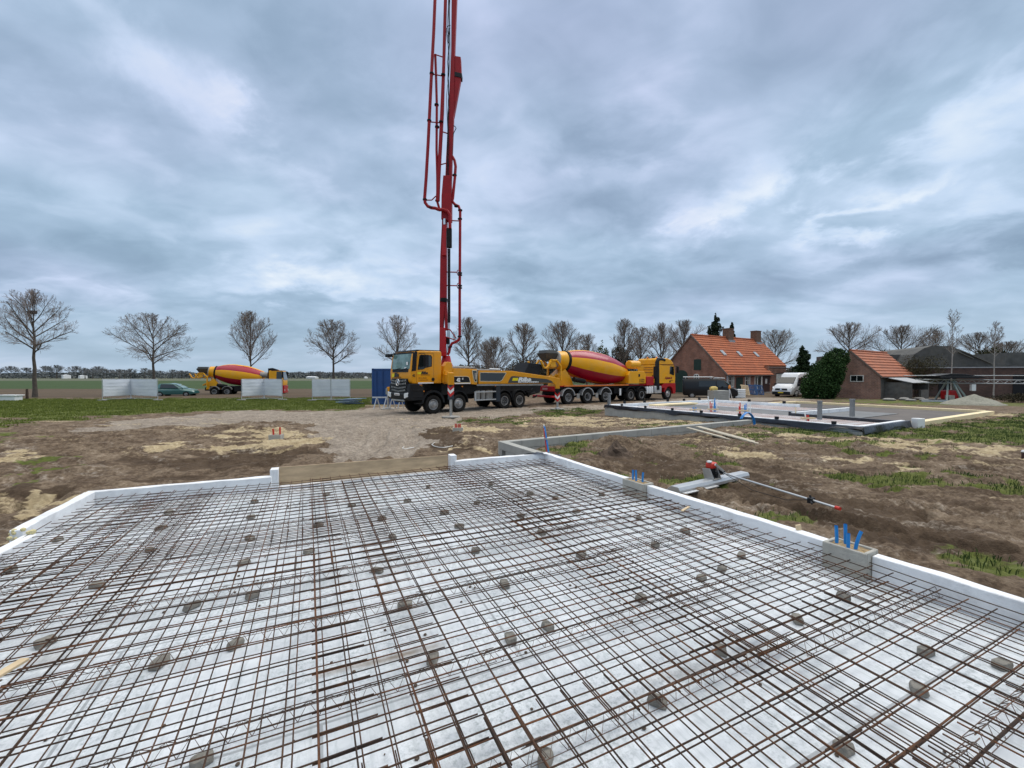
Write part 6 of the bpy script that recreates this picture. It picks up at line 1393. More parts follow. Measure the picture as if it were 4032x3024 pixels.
P2box(2.9, 6.5, LF-1.1, LF-.5, .445, .54, 'insulation_stack', ins, .01)
# heating pipes and mesh in long runs
mb = MB()
for i in range(18):
    a = .42+i*.17; mb.tube([p2(a, .4, .455), p2(a, 3, .457), p2(a, LF-.6, .455)], .011, 5)
for i in range(13):
    a = 6.4+i*.2; mb.tube([p2(a, 4.3, .455), p2(a, LF-.6, .455)], .011, 5)
mb.build('heating_pipes', pinkp, fo)
mb = MB()
for i in range(24): b = .4+i*.45; mb.tube([p2(.36, b, .462), p2(3.4, b, .462)], .006, 4)
mb.build('floor_mesh', rustp, fo); mb = MB()
for i in range(14): b = 4.4+i*.45; mb.tube([p2(6.3, b, .462), p2(9.0, b, .462)], .006, 4)
mb.build('floor_mesh', rustp, fo)
mb = MB()
for b in (.8, 2.6, 4.0, 5.7, 7.2, 8.8, 10.4):
    c = P2(.1, b, .6)-B2; mb.box(-.05, .05, -.05, .05, .0, .09, at=(c.x, c.y, c.z-.0))
for a in (1.4, 3.0, 5.0, 6.5, 8.0): c = P2(a, LF-.1, .6)-B2; mb.box(-.06, .06, -.06, .06, .0, .14, at=(c.x, c.y, c.z))
for b in (7.0, 9.0): c = P2(9.28, b, .6)-B2; mb.box(-.06, .06, -.06, .06, .0, .14, at=(c.x, c.y, c.z))
mb.build('anchor_clips', black, fo)
# yellow boards around the right part
P2box(3.95, AD+.1, -.10, .18, .30, .50, 'border_board', ins, .01); P2box(AD-.2, AD+.1, .18, 8.6, .36, .52, 'border_board', ins, .01); P2box(9.5, AD-.2, 8.4, 8.65, .36, .52, 'border_board', ins, .01)
p = W(3614, 1700, .2); tag(MB().box(-.13, .13, -.13, .13, .1, .68, at=(p.x, p.y, 0)).build('white_post_box', white, bevel=.02), 'white square post at the right corner of the raised foundation', 'post')
def post(px, y0, y1, dep, lab, m=None, r=.055, grp='grey vertical pipes of the raised foundation'):
    a = D(px, y1, dep); b = D(px, y0, dep); mb = MB(); mb.lathe([(r, 0), (r, b.z-a.z-.06), (r*1.15, b.z-a.z-.06), (r*1.15, b.z-a.z)], (a.x, a.y, a.z), (0, 0, 1), 14)
    return tag(mb.build('vertical_pipe', m or mat('pvc', (.16,.165,.17), .5), smooth=True), lab, 'pipe', grp)
post(3227, 1578, 1652, W(3227,1652,.6).y, 'grey upright pipe on the raised foundation in front of the ivy', r=.075); post(3355, 1571, 1640, W(3355,1640,.62).y, 'grey upright pipe on the raised foundation in front of the small barn', r=.085); post(2398, 1548, 1600, 23, 'grey upright pipe at the left corner of the raised foundation', r=.09)
# pipe manifolds and hoses on the slab
def manifold(px, py, lab, cols):
    c = W(px, py, Z2-.06); t = thing('pipe_manifold', lab, 'pipes', tuple(c))
    for i, (dx, h, m, lean) in enumerate(cols): MB().tube([(dx, 0, 0), (dx+lean*.4, .02, h*.6), (dx+lean, .03, h)], .022, 8).build('riser_pipe', m, t, smooth=True)
    MB().box(-.22, .28, -.05, .05, .10, .16).build('clamp_board', woodl, t)
whp = mat('white_pipe', (.7,.7,.68), .4)
manifold(2805, 1622, 'cluster of red, blue and white risers in front of the pallet of grey blocks', [(-.15, .75, whp, -.05), (-.1, .5, redp, 0), (-.03, .42, redp, .02), (.08, .65, bluep, .05), (.14, .45, bluep, .0), (.2, .6, whp, .04)])
manifold(2920, 1628, 'cluster of red and blue risers beside the blue hose loop', [(-.1, .32, redp, 0), (-.06, .5, redp, 0), (.15, .4, bluep, 0), (.2, .45, bluep, .02), (.28, .5, whp, .03), (.38, .48, whp, .05)])
manifold(2735, 1624, 'small pair of grey and blue pipe stubs near the front edge of the raised foundation', [(-.06, .25, bluep, 0), (0, .28, grey, 0), (.07, .25, bluep, 0)])
manifold(3178, 1660, 'red and white pipe stubs at the front edge of the raised foundation', [(-.04, .34, whp, -.03), (.0, .25, redp, 0), (.06, .25, redp, 0)])
a = W(2912, 1664, .5); b = W(2966, 1668, .4); mb = MB()
for o_ in (0, .05):
    pts = [(a.x+(b.x-a.x)*(i/12)+o_, a.y+(b.y-a.y)*i/12-.05, a.z-.02+.36*math.sin(PI*(.12+.88*i/12))**.8) for i in range(12)]+[(b.x+o_, b.y-.05, .3)]
    mb.tube(pts, .022, 8)
tag(mb.build('blue_hose', bluep, smooth=True), 'blue hose bent into an arch over the front edge of the raised foundation', 'hose')
tag(MB().tube([W(3133, 1628, .5), W(3135, 1602, .5)+Vector((0,-3.5,.0))] if False else [W(3133, 1636, .46), W(3133, 1636, .46)+Vector((0,0,.36))], .02, 6).build('survey_peg', ins), 'thin yellow wooden peg standing on the grey screed', 'peg')
# pallet of blocks, laser level, pallets, bags
c = W(2828, 1583, 0); t = thing('block_pallet', 'pallet of grey building blocks with a yellow bag on top', 'blocks', (c.x, c.y, 0), .05)
w_ = 62*c.y/F
for k in range(5): MB().box(-w_/2, w_/2, -.5, .5, .12+k*.17, .12+k*.17+.165).build('block_layer', blockm, t, bevel=.015)
MB().box(-w_/2, w_/2, -.5, .5, 0, .10).build('pallet', woodl, t)
tag(MB().lathe([(0, -.30), (.15, -.28), (.20, -.1), (.20, .15), (.14, .28), (0, .30)], (c.x-.30*w_, c.y, 1.10), (1, .1, 0), 12).build('yellow_bag', mat('bag_yellow', (.60,.45,.14), .7, var=.2), smooth=True), 'yellow bag lying on the pallet of grey blocks', 'bag')
c = W(2872, 1580, 0); t = thing('laser_level', 'orange laser level on a white tripod in front of the black van', 'laser level', (c.x, c.y, 0)); hh = D(2872, 1530, c.y).z
mb = MB()
for a in (0, 2.1, 4.2): mb.tube([(0, 0, hh), (.28*math.cos(a), .28*math.sin(a), 0)], .022, 6)
mb.build('tripod', white, t); MB().lathe([(.09, 0), (.11, .1), (.08, .2), (.05, .3), (0, .31)], (0, 0, hh), (0, 0, 1), 12).build('laser_head', lampa, t, smooth=True)
c = W(2910, 1566, 0); t = thing('building_bags', 'stack of white building bags beside the leaning wooden pallets', 'bags', (c.x, c.y, 0))
for k in range(5): MB().box(-.5+rnd.uniform(-.1, .1), .5, -.3, .3, k*.17, k*.17+.16).build('white_bag', white, t, bevel=.05)
def pallet(px, py, dep, m, lab, w=.9, tilt=25):
    c = D(px, py, dep); c.z = 0; t = thing('pallet', lab, 'pallet', tuple(c), .2, 'pallets leaning at the farmhouse'); tt = R(tilt)
    M = Matrix.Rotation(-tt, 4, 'X')@Matrix.Rotation(R(8), 4, 'Y')
    mb = MB(); q = MB()
    for i in range(6): q.box(-w/2+i*w/5.4, -w/2+i*w/5.4+.10, -.02, .0, .05, 1.25)
    for z in (.08, .62, 1.15): q.box(-w/2, w/2, .0, .10, z, z+.09)
    mb.add([M@Vector(v) for v in q.v], q.f); mb.build('pallet_boards', m, t)
    return t
pallet(2938, 1560, 46.5, woodl, 'pale wooden pallet leaning beside the white bags'); pallet(2968, 1560, 46.8, bst2 := mat('pallet_blue', (.012,.06,.17), .7, var=.3), 'blue pallet leaning in front of the green shutter, left of the pair', 1.0); pallet(2993, 1560, 47.0, bst2, 'blue pallet leaning under the white framed window, right of the pair', 1.0)
# ------------------------------------------------------------------ grey block wall between the foundations
wd = (W(2660, 1698, .5)-WP).normalized(); wd = E1.copy()
we = P2(0, 3.4, 0); we.z = 0; a = Vector((WP.x, WP.y, 0)); wd = (we-a).normalized(); wn = Vector((-wd.y, wd.x, 0)); Lw = (we-a).length
t = thing('block_wall', 'low wall of large grey concrete blocks running from the slab to the raised foundation', 'wall', (WP.x, WP.y, 0), math.atan2(wd.y, wd.x))
mb = MB(); x = 0; 
for course in range(3):
    x = -.3*(course % 2)
    z0 = -.12+course*.2075
    while x < Lw-.05:
        x1 = min(x+.60, Lw); xx0 = max(x, 0)
        if x1-xx0 > .05: mb.box(xx0+.003, x1-.003, .003*rnd.uniform(-1, 1), .2+.003*rnd.uniform(-1, 1), z0+(.004 if course else 0), z0+.2035)
        x += .60
mb.build('long_run', blockm, t, bevel=.006, seg=1)
mb = MB(); l2 = (C0-Vector((WP.x, WP.y, 0))); l2.z = 0; L2 = l2.length-.25; d2 = t.matrix_world.to_3x3().inverted()@l2.normalized(); n2 = Vector((-d2.y, d2.x, 0))
for course in range(3):
    y = .205+.3*(course % 2)-.3
    z0 = -.12+course*.2075
    while y < L2:
        y1 = min(y+.6, L2); yy = max(y, .0)
        if y1-yy > .05:
            p = d2*(yy+.003); q = d2*(y1-.003); mb.add([tuple(v) for z in (z0+(.004 if course else 0), z0+.2035) for v in (p+Vector((0,0,z)), q+Vector((0,0,z)), q+n2*.2+Vector((0,0,z)), p+n2*.2+Vector((0,0,z)))], [(0,3,2,1),(4,5,6,7),(0,1,5,4),(1,2,6,5),(2,3,7,6),(3,0,4,7)])
        y += .6
mb.build('short_run', blockm, t, bevel=.006, seg=1)
# planks bridging the wall
for (p, q, w_, lab) in (((2748, 1680), (3010, 1752), .22, 'longer grey plank laid sloping over the block wall'), ((2705, 1684), (2905, 1738), .16, 'shorter grey plank beside the longer one over the block wall')):
    a = W(*p, .53); b = W(*q, .26); tag(MB().beam(a, b, w_, .035).build('plank', mat('weathered_wood', (.42,.38,.30), .85, var=.2, stretch=(6,1,1)), bevel=.003), lab, 'plank', 'planks over the block wall')
c = W(2110, 1795, ZT+.02); mb = MB(); k = 9
vs = [(c.x-.35+.9*i/k, c.y+.25+.35*j/3, (ZT-.1)+.12*math.sin(i*1.3+j)*.4+.16*math.exp(-((i-3.5)/2.2)**2)*(1-j/4)) for i in range(k+1) for j in range(4)]
mb.add(vs, [(i*4+j, (i+1)*4+j, (i+1)*4+j+1, i*4+j+1) for i in range(k) for j in range(3)]); tag(mb.build('foil_scrap', foil, smooth=False), 'crumpled black foil lying behind the far slab corner', 'foil')
# ------------------------------------------------------------------ screed machine on the ground
def screed():
    a = W(2650, 1922, .34); b = W(2925, 1862, .34); c = a+(b-a)*.52; d = (b-a); L = d.length; rz = math.atan2(d.y, d.x)
    g = max(ground_at(c.x, c.y), ground_at(a.x, a.y), ground_at(b.x, b.y))
    t = thing('vibrating_screed', 'petrol vibrating screed with an aluminium blade and long handle lying on the mud', 'screed', (c.x, c.y, g+.01), rz)
    MB().prism([(-.13, .0), (.13, .0), (.13, .02), (.04, .10), (-.10, .10), (-.13, .05)], -L*.52, L*.48, ax='x').build('blade', alu, t, bevel=.004)
    MB().prism([(-.20, .0), (-.14, .0), (-.14, .02), (-.2, .015)], -L*.5, -.1, ax='x').build('blade_lip', alu, t)
    K_ = .58
    def sc_(mb):
        mb.v = [(v[0]*K_, v[1]*K_, .09+(v[2]-.10)*K_) for v in mb.v]; return mb
    M = MB(); M.prism([(-.22, .10), (.12, .10), (.20, .40), (-.06, .44)], -.20, -.188, ax='x'); M.prism([(-.22, .10), (.12, .10), (.20, .40), (-.06, .44)], .16, .172, ax='x'); M.box(-.20, .17, -.2, .12, .10, .12); sc_(M).build('bracket', steel, t, bevel=.003)
    sc_(MB().box(-.06, .26, -.04, .20, .38, .58)).build('engine', redp, t, bevel=.035, seg=3, smooth=True)
    mb = MB(); mb.box(-.05, .24, -.02, .14, .25, .40); mb.tube([(.15, -.1, .2), (.15, .1, .2)], .09, 10); mb.tube([(-.1, -.12, .16), (-.1, .06, .16)], .07, 10); mb.tube([(.26, -.05, .30), (.40, -.15, .26)], .07, 8); sc_(mb).build('engine_block', black, t, bevel=.006)
    sc_(MB().box(-.10, .02, .0, .12, .58, .64)).build('fuel_cap', white, t, bevel=.01); sc_(MB().beam((-.02, -.12, .56), (.42, -.16, .26), .04, .07)).build('strap', alu, t)
    Mi = t.matrix_world.inverted(); e = Mi@W(3290, 1998, .46); s = Vector((.20, -.09, .18))
    MB().tube([tuple(s), tuple(e)], .016, 10).build('handle_pole', alu, t, smooth=True); v = (e-s).normalized()
    MB().tube([tuple(e), tuple(e+v*.06)], .024, 10).build('handle_cap', redp, t)
    q = s+(e-s)*.83; mb = MB(); mb.box(q.x-.05, q.x+.05, q.y-.03, q.y+.03, q.z-.04, q.z+.03); mb.tube([tuple(q+Vector((-.02,0,0))), tuple(q+Vector((-.12, -.06, -.02)))], .012, 6); mb.tube([tuple(q), tuple(q+Vector((.01, .02, .06)))], .014, 6); mb.build('throttle', black, t)
    mb = MB(); mb.tube([tuple(s), tuple(s+(e-s)*.3+Vector((0, -.04, -.14))), tuple(s+(e-s)*.6+Vector((0,-.05,-.12))), tuple(q)], .005, 5); mb.build('throttle_cable', black, t)
screed()
# white hose scraps on the ground
for pts, lab in ((((2180,1750),(2205,1742),(2215,1752),(2200,1760)), None),): pass
for pts, lab in ((((1590, 1759), (1584, 1764), (1596, 1768), (1630, 1761)), 'thin white hose scrap on the sand, the left one'), (((1712, 1742), (1700, 1750), (1708, 1756), (1728, 1761), (1750, 1762), (1785, 1755)), 'thin white hose scrap on the sand, the right one')):
    tag(MB().tube([W(x, y, .31) for x, y in pts], .010, 6).build('hose_scrap', whp, smooth=True), lab, 'hose', 'white hose scraps on the ground')
# folded crane
def crane():
    c = D(3738, 1578, 35.5); t = thing('folded_crane', 'folded self-erecting crane with pyramid legs and long horizontal lattice jib', 'crane', (c.x, c.y, 0), 0)
    zt = 2.2
    mb = MB()
    for (x, y) in ((-1.15, -.9), (-.35, .9), (.0, -1.1), (.85, -.8), (1.3, .8)): mb.beam((x*.25, y*.15, 1.75), (x, y, 0), .12, .12)
    mb.build('leg', mat('crane_green', (.22,.27,.25), .5, dirt=.4), t); mb = MB(); mb.beam((-3.2, -.9, .08), (1.4, -.9, .08), .12, .16); mb.beam((-1.2, .9, .08), (1.4, .9, .08), .12, .16); mb.build('base_frame', galv, t)
    MB().box(-1.6, 1.6, -.8, .8, 1.95, 2.10).build('ballast_deck', black, t, bevel=.02); MB().prism([(-1.9, 2.15), (-.6, 2.35), (.5, 2.32), (2.6, 2.02), (1.5, 1.98), (-1.4, 2.08)], -.7, .7).build('black_cover', black, t, bevel=.03)
    jm = mat('jib_steel', (.40,.42,.43), .45, metal=.4); mb = MB()
    for z, x0 in ((2.18, -3.6), (1.86, -2.6), (1.56, -2.4)):
        for y in (-.35, .35): mb.tube([(x0, y, z), (13.5, y-3.0*0, z-.12 if z < 2 else z)], .035, 6)
    k = 40
    for i in range(k):
        x = -2.4+i*.39; z0, z1 = 1.57-.003*i, 1.85-.003*i
        for y in (-.35, .35): mb.tube([(x, y, z0 if i % 2 else z1), (x+.39, y, z1 if i % 2 else z0)], .010, 4, cap=False)
    mb.build('jib', jm, t)
    MB().box(-.45, .55, -.3, .4, .15, .95).build('red_winch', red, t, bevel=.15, seg=3, smooth=True); MB().box(1.35, 1.7, -.5, -.3, .9, 1.45).build('switch_box', white, t, bevel=.02); MB().box(-.9, -.5, -.9, -.5, 0, .55).build('ballast_block', greym, t)
crane()
# gravel heap and rubble
def heap(c, rx, ry, h, m, nm, lab, cat, seed):
    mb = MB(); k, l = 40, 14; rg = random.Random(seed); vs = [(0, 0, h)]
    for i in range(1, l+1):
        for j in range(k):
            a = 2*PI*j/k; r = i/l; zz = h*(1-r)**1.05; w = float(fbm(np.array([math.cos(a)*2+r*3+seed]), np.array([math.sin(a)*2+r*3]), 4, seed)[0])-.5
            vs.append((math.cos(a)*r*rx*(1+w*.25), math.sin(a)*r*ry*(1+w*.25), zz+w*.12*h-.04*(i == l)))
    fs = [(0, 1+j, 1+(j+1) % k) for j in range(k)]+[(1+(i-1)*k+j, 1+i*k+j, 1+i*k+(j+1) % k, 1+(i-1)*k+(j+1) % k) for i in range(1, l) for j in range(k)]
    mb.add(vs, fs); o = mb.build(nm, m, smooth=True); o.location = tuple(c); return tag(o, lab, cat)
c = W(3835, 1592, 0); heap(c, 2.05, 1.5, .78, mat('gravel_heap', (.24,.235,.19), .95, var=.25, vscale=8, bump=1, bscale=25), 'gravel_heap', 'pale grey gravel heap right of the folded crane', 'heap', 3)
for i, (px, py) in enumerate(((3560, 1577), (3585, 1580), (3618, 1574), (3640, 1580), (3500, 1578))):
    c = W(px, py, 0); mb = MB(); mb.lathe([(0, -.1), (.3, -.1), (.38, .05), (.25, .2), (0, .24)], (0, 0, .1), (.1, .1, 1), 7); o = mb.build('rubble_lump', greym); o.location = (c.x, c.y, 0); o.scale = (rnd.uniform(.8, 1.5), rnd.uniform(.7, 1.2), rnd.uniform(.6, 1.3)); tag(o, 'grey lump of rubble lying in front of the small barn lean-to', 'rubble', 'rubble lumps by the small barn')
# clay clod peak near the wall
c = W(2425, 1795, .25); mb = MB(); k, l = 14, 9; vs = [(.02, 0, .52)]
for i in range(1, l+1):
    for j in range(k):
        a = 2*PI*j/k; r = i/l; w = rnd.uniform(-.5, .5); vs.append((math.cos(a)*r*.62*(1+w*.5), math.sin(a)*r*.5*(1+w*.5), .50*(1-r)**1.1+w*.07*min(1, r*3)-.06*r))
mb.add(vs, [(0, 1+j, 1+(j+1) % k) for j in range(k)]+[(1+(i-1)*k+j, 1+i*k+j, 1+i*k+(j+1) % k, 1+(i-1)*k+(j+1) % k) for i in range(1, l) for j in range(k)])
o = mb.build('clay_clod', mat('clay', (.085,.058,.040), .95, var=.35, vscale=6, bump=1, bscale=20), smooth=False); o.location = (c.x, c.y, ground_at(c.x, c.y)-.12); tag(o, 'pointed heap of brown clay in front of the low block wall', 'clay')
c = W(4027, 1800, .3); t = thing('edge_post', 'dark maroon post with a white cap at the right image edge', 'post', (c.x+.04, c.y, .2)); MB().tube([(0, 0, 0), (0, 0, .22)], .05, 10).build('post_body', brown, t); MB().lathe([(.04, 0), (.03, .04), (0, .05)], (-.03, 0, .22), (0, 0, 1), 8).build('post_cap', white, t)
# ------------------------------------------------------------------ trees
bark = mat('bark', (.085, .070, .056), .9, var=.3, vscale=6, bump=.6, bscale=25); twig = mat('twig', (.19, .155, .13), .9, var=.25, vscale=3); twigr = mat('budding_twig', (.22,.175,.155), .9, var=.25, vscale=3)
birch = mat('birch_bark', (.30,.28,.25), .8, var=.5, vscale=4, stretch=(1,1,4))
def bare_tree(name, base, height, trunk_h, spread, width, seed, up=.35, nlimb=9, r0=None, tm=None, cm=None, label=None, group=None, twigs=1.0, minr=.008, levels=4, central=True, lean=0, cat='tree'):
    rg = random.Random(seed); T = MB(); Cw = MB(); r0 = r0 or height*.022
    Hc = height-trunk_h
    def env(p):  # inside crown ellipsoid
        zz = (p.z-(trunk_h+Hc*.48))/(Hc*.56); return (p.x**2+p.y**2)/(width/2)**2+zz*zz
    def branch(p, d, L, r, lev):
        n = 5 if lev < 2 else 3 if lev < 4 else 2; pts = [p.copy()]; dirs = []; q = p.copy(); dd = d.copy()
        for i in range(n):
            dd = (dd+Vector((rg.gauss(0, .085), rg.gauss(0, .085), rg.gauss(0, .06)+up*.13))).normalized(); q = q+dd*(L/n); pts.append(q.copy()); dirs.append(dd.copy())
        mb = T if lev <= 1 and r > r0*.22 else Cw
        mb.tube(pts, max(r, minr), 6 if lev < 2 else 3, r1=max(r*(.35 if lev < 3 else .5), minr*.75), cap=False)
        if lev >= levels: return
        k = {1: 9, 2: 7, 3: 5}.get(lev, 5); k = max(2, int(k*twigs*(.7+.5*L/(height*.35)) if lev == 1 else k*twigs))
        for i in range(k):
            t = .16+.82*(i+rg.random()*.7)/k; f = min(t, .999)*n; j = int(f); pp = pts[j].lerp(pts[j+1], f-j); bd = dirs[j]
            ang = rg.uniform(R(24), R(52)); axx = bd.orthogonal().normalized(); axx = Matrix.Rotation(rg.uniform(0, 2*PI), 3, bd)@axx
            nd = (Matrix.Rotation(ang, 3, axx)@bd).normalized(); nd.z += up*.3; nd.normalize()
            l2 = L*rg.uniform(.34, .56)*(1.2-t*.5); e = env(pp+nd*l2)
            if e > 1.05: l2 *= .55
            branch(pp, nd, l2, max(r*(1-t*.6)*.45, minr), lev+1)
    # trunk
    tp = []; q = Vector((0, 0, -.15)); top = trunk_h+Hc*(.92 if central else .25); n = 10
    for i in range(n+1):
        t = i/n; tp.append(Vector((lean*t+rg.gauss(0, .02*height*.1), rg.gauss(0, .02*height*.1), -.15+(top+.15)*t)))
    rs = [r0*(1.25 if i == 0 else (1-.45*min(1, (tp[i].z/trunk_h)) if tp[i].z < trunk_h else .55*max(.08, 1-(tp[i].z-trunk_h)/(top-trunk_h)))) for i in range(n+1)]
    T.tube(tp, rs, 10, cap=False)
    for i in range(nlimb):
        t = (i+.5*rg.random())/nlimb; z = trunk_h*.96+(top-trunk_h)*t**1.15*.9; f = (z+.15)/(top+.15)*n; j = min(int(f), n-1); p = tp[j].lerp(tp[j+1], f-j)
        az = i*2.4+rg.uniform(-.5, .5); el = R(spread)+(R(78)-R(spread))*t; d = Vector((math.cos(az)*math.cos(el), math.sin(az)*math.cos(el), math.sin(el)))
        # length to reach the envelope
        l = .3
        while env(p+d*l) < .92 and l < height: l += .15
        branch(p, d, l*rg.uniform(.82, 1.02), max(r0*.42*(1-t*.6), minr*2), 1)
    root = thing(name, label, cat, base, 0, group)
    T.build('trunk', tm or bark, root, smooth=True, fix=False); Cw.build('crown', cm or twig, root, fix=False)
    return root
def tree_at(px, dep, ytop, ytrunk, wpx, seed, label, name='bare_tree', group='bare trees along the lane', **k):
    b = D(px, 1560, dep); zt = D(px, ytop, dep).z; th = D(px, ytrunk, dep).z; w = wpx*dep/F; zb = gz(b.x, b.y); w *= .97; zt = th+(zt-th)*.97
    return bare_tree(name, (b.x, b.y, zb), zt-zb, max(th-zb, .6), k.pop('spread', 25), w, seed, label=label, group=group, **k)
tree_at(138, 42, 1142, 1385, 262, 11, 'leafless tree with a nest box at the left image edge', spread=22, nlimb=17, cm=twigr, minr=.0075, r0=.19)
tree_at(606, 49, 1236, 1432, 320, 12, 'wide flat crowned leafless tree above the left white screens', spread=14, nlimb=16, up=.15, minr=.0075, r0=.19)
tree_at(989, 55, 1226, 1440, 206, 13, 'round crowned leafless tree behind the parked mixer truck', spread=38, nlimb=17, up=.5, minr=.0075, r0=.16)
tree_at(1314, 47, 1257, 1430, 216, 14, 'leafless tree behind the right white screens', spread=24, nlimb=16, up=.25, minr=.0075, r0=.17)
tree_at(1566, 48, 1243, 1440, 222, 15, 'leafless tree rising behind the pump truck cab', spread=24, nlimb=12, up=.3, minr=.0075)
tree_at(1845, 50, 1250, 1430, 132, 16, 'narrow leafless tree right of the boom foot', spread=35, nlimb=16, up=.5, minr=.0075)
c = D(126, 1229, 41.7); tag(MB().prism([(-.28, 0), (-.2, .3), (.28, .34), (.32, .05)], -.2, .2).build('nest_box', mat('nest', (.04,.03,.025), .9)), 'dark nest box hanging in the first tree on the left', 'nest box').location = (c.x, c.y, c.z-.2)
for (px, dep, yt, ytr, w, sd, sp, upv, lab) in (
  (1950, 58, 1325, 1500, 150, 21, 40, .5, 'small bushy leafless tree left of the black splash guard'), (1915, 64, 1345, 1500, 110, 31, 45, .5, 'slim leafless tree between the boom tree and the bushes'), (2060, 52, 1272, 1420, 120, 22, 30, .55, 'pointed leafless tree above the black splash guard'),
  (2215, 58, 1268, 1420, 165, 23, 42, .5, 'dense leafless tree above the mixer hopper'), (2455, 58, 1258, 1430, 110, 24, 45, .6, 'tall narrow leafless tree above the yellow water tank'), (2520, 62, 1290, 1430, 130, 25, 30, .3, 'leafless tree behind the mixer cab'),
  (2600, 66, 1272, 1420, 150, 26, 35, .4, 'wide leafless tree left of the farmhouse ridge'), (2690, 72, 1262, 1400, 160, 27, 35, .4, 'leafless tree rising behind the farmhouse ridge'), (2310, 66, 1315, 1440, 100, 28, 35, .4, 'low leafless tree above the drum'),
  (3050, 76, 1300, 1430, 165, 29, 30, .35, 'leafless tree right of the second chimney'), (3340, 70, 1270, 1395, 190, 30, 22, .3, 'broad leafless tree above the ivy'), (3545, 72, 1283, 1395, 220, 32, 25, .35, 'broad leafless tree behind the small barn roof'),
  (3680, 74, 1300, 1400, 110, 33, 30, .4, 'leafless tree between the barn trees and the birch'), (3850, 72, 1308, 1400, 130, 34, 30, .4, 'low leafless tree between the two birches'), (3960, 80, 1345, 1410, 150, 35, 30, .4, 'faint leafless tree behind the right birch')):
    tree_at(px, dep, yt, ytr+15, w*1.35, sd, lab, spread=sp-8, up=upv, nlimb=14, minr=.012, group='leafless trees around the farmyard', levels=3, twigs=1.45)
# birches
for (px, dep, yt, w, sd, lab) in ((3745, 40, 1210, 66, 41, 'slender white birch behind the folded crane'), (3912, 41, 1262, 62, 42, 'slender white birch near the right image edge')):
    tree_at(px, dep, yt, 1400, w, sd, lab, name='birch_tree', spread=48, up=.55, nlimb=12, tm=birch, r0=.07, group='birches by the shed', minr=.008, twigs=.7)
# ------------------------------------------------------------------ foliage masses
def leafmass(name, base, blobs, n, size, cols, label, cat, seed, group=None, trunk=None, flat=.6):
    """blobs: ellipsoids (cx,cy,cz,rx,ry,rz) relative to base; leaves spread through their shells"""
    rg = np.random.default_rng(seed); vol = np.array([b[3]*b[5] for b in blobs]); pr = vol/vol.sum(); which = rg.choice(len(blobs), n, p=pr); B_ = np.array(blobs)[which]
    u = rg.normal(size=(n, 3)); u /= np.linalg.norm(u, axis=1)[:, None]; rr = rg.uniform(.5, 1.08, n)**.6
    lump = .82+.36*vnoise(u[:, 0]*3+which*3, u[:, 2]*3+u[:, 1]*2, seed)
    p = B_[:, :3]+u*B_[:, 3:6]*(rr*lump)[:, None]; p = p[p[:, 2] > .02]; n = len(p)
    a = rg.normal(size=(n, 3)); a /= np.linalg.norm(a, axis=1)[:, None]; b = np.cross(a, rg.normal(size=(n, 3))); b /= np.linalg.norm(b, axis=1)[:, None]; s = rg.uniform(.5, 1.2, n)[:, None]*size
    v = np.stack([p-a*s, p+b*s*flat, p+a*s, p-b*s*flat], 1)
    me = bpy.data.meshes.new(name); me.vertices.add(n*4); me.vertices.foreach_set('co', v.astype(np.float32).ravel()); f = np.arange(n*4, dtype=np.int32)
    me.loops.add(n*4); me.loops.foreach_set('vertex_index', f); me.polygons.add(n); me.polygons.foreach_set('loop_start', np.arange(0, n*4, 4, dtype=np.int32)); me.polygons.foreach_set('loop_total', np.full(n, 4, np.int32)); me.update()
    m = bpy.data.materials.new(name+'_leaf'); m.use_nodes = True; N = m.node_tree.nodes; L = m.node_tree.links; bs = N['Principled BSDF']; bs.inputs['Roughness'].default_value = .7; bs.inputs['Specular IOR Level'].default_value = .15
    g = N.new('ShaderNodeNewGeometry'); mx = N.new('ShaderNodeMix'); mx.data_type = 'RGBA'; L.new(g.outputs['Random Per Island'], mx.inputs[0]); mx.inputs[6].default_value = (*cols[0], 1); mx.inputs[7].default_value = (*cols[1], 1); L.new(mx.outputs[2], bs.inputs['Base Color']); me.materials.append(m)
    root = thing(name, label, cat, base, 0, group); o = bpy.data.objects.new('crown', me); C.objects.link(o); o.parent = root
    if trunk: MB().tube([(0, 0, -.1), (0, 0, trunk[1])], trunk[0], 8, r1=trunk[0]*.4).build('trunk', bark, root, smooth=True)
    # opaque inner mass
    return root
def B3(px, dep): p = D(px, 1560, dep); return (p.x, p.y, 0)
def zat(py, dep): return D(2016, py, dep).z
# ivy hill by the small barn
b = B3(3270, 39.5)
leafmass('ivy_mass', b, [(-1.0, .2, 1.2, 1.35, 1.3, 1.5), (-.3, .3, 2.0, 1.2, 1.3, 1.6), (.3, .3, 3.0, 1.0, 1.2, 1.4), (1.05, .5, 3.8, .85, .9, 1.0), (-.2, 0, 1.0, .8, 1.1, 1.1), (-1.9, .3, .9, .6, .8, .95), (.6, .2, 2.2, .6, .9, 1.0)], 30000, .09, ((.010,.028,.008),(.045,.095,.025)), 'dark green ivy heaped against the small brick barn', 'ivy', 51)
def conifer(px, dep, ytop, ybase, wpx, seed, lab, cols):
    base = B3(px, dep); zt = zat(ytop, dep); w = wpx*dep/F/2; rg = random.Random(seed); bl = []; z0 = max(zat(ybase, dep), .5); k = 14
    for i in range(k):
        t = i/(k-1); z = z0+(zt-z0)*t*.94; r = w*(1-t)**.75*rg.uniform(.6, 1.0)+.25
        for j in range(3): a = rg.uniform(0, 2*PI); bl.append((math.cos(a)*r*.45, math.sin(a)*r*.45, z+rg.uniform(-.3, .3), r*.62, r*.62, (zt-z0)/k*.85))
    return leafmass('conifer', base, bl, 9000, .16, cols, lab, 'conifer', seed, 'conifers around the farm', (w*.10, zt*.9))
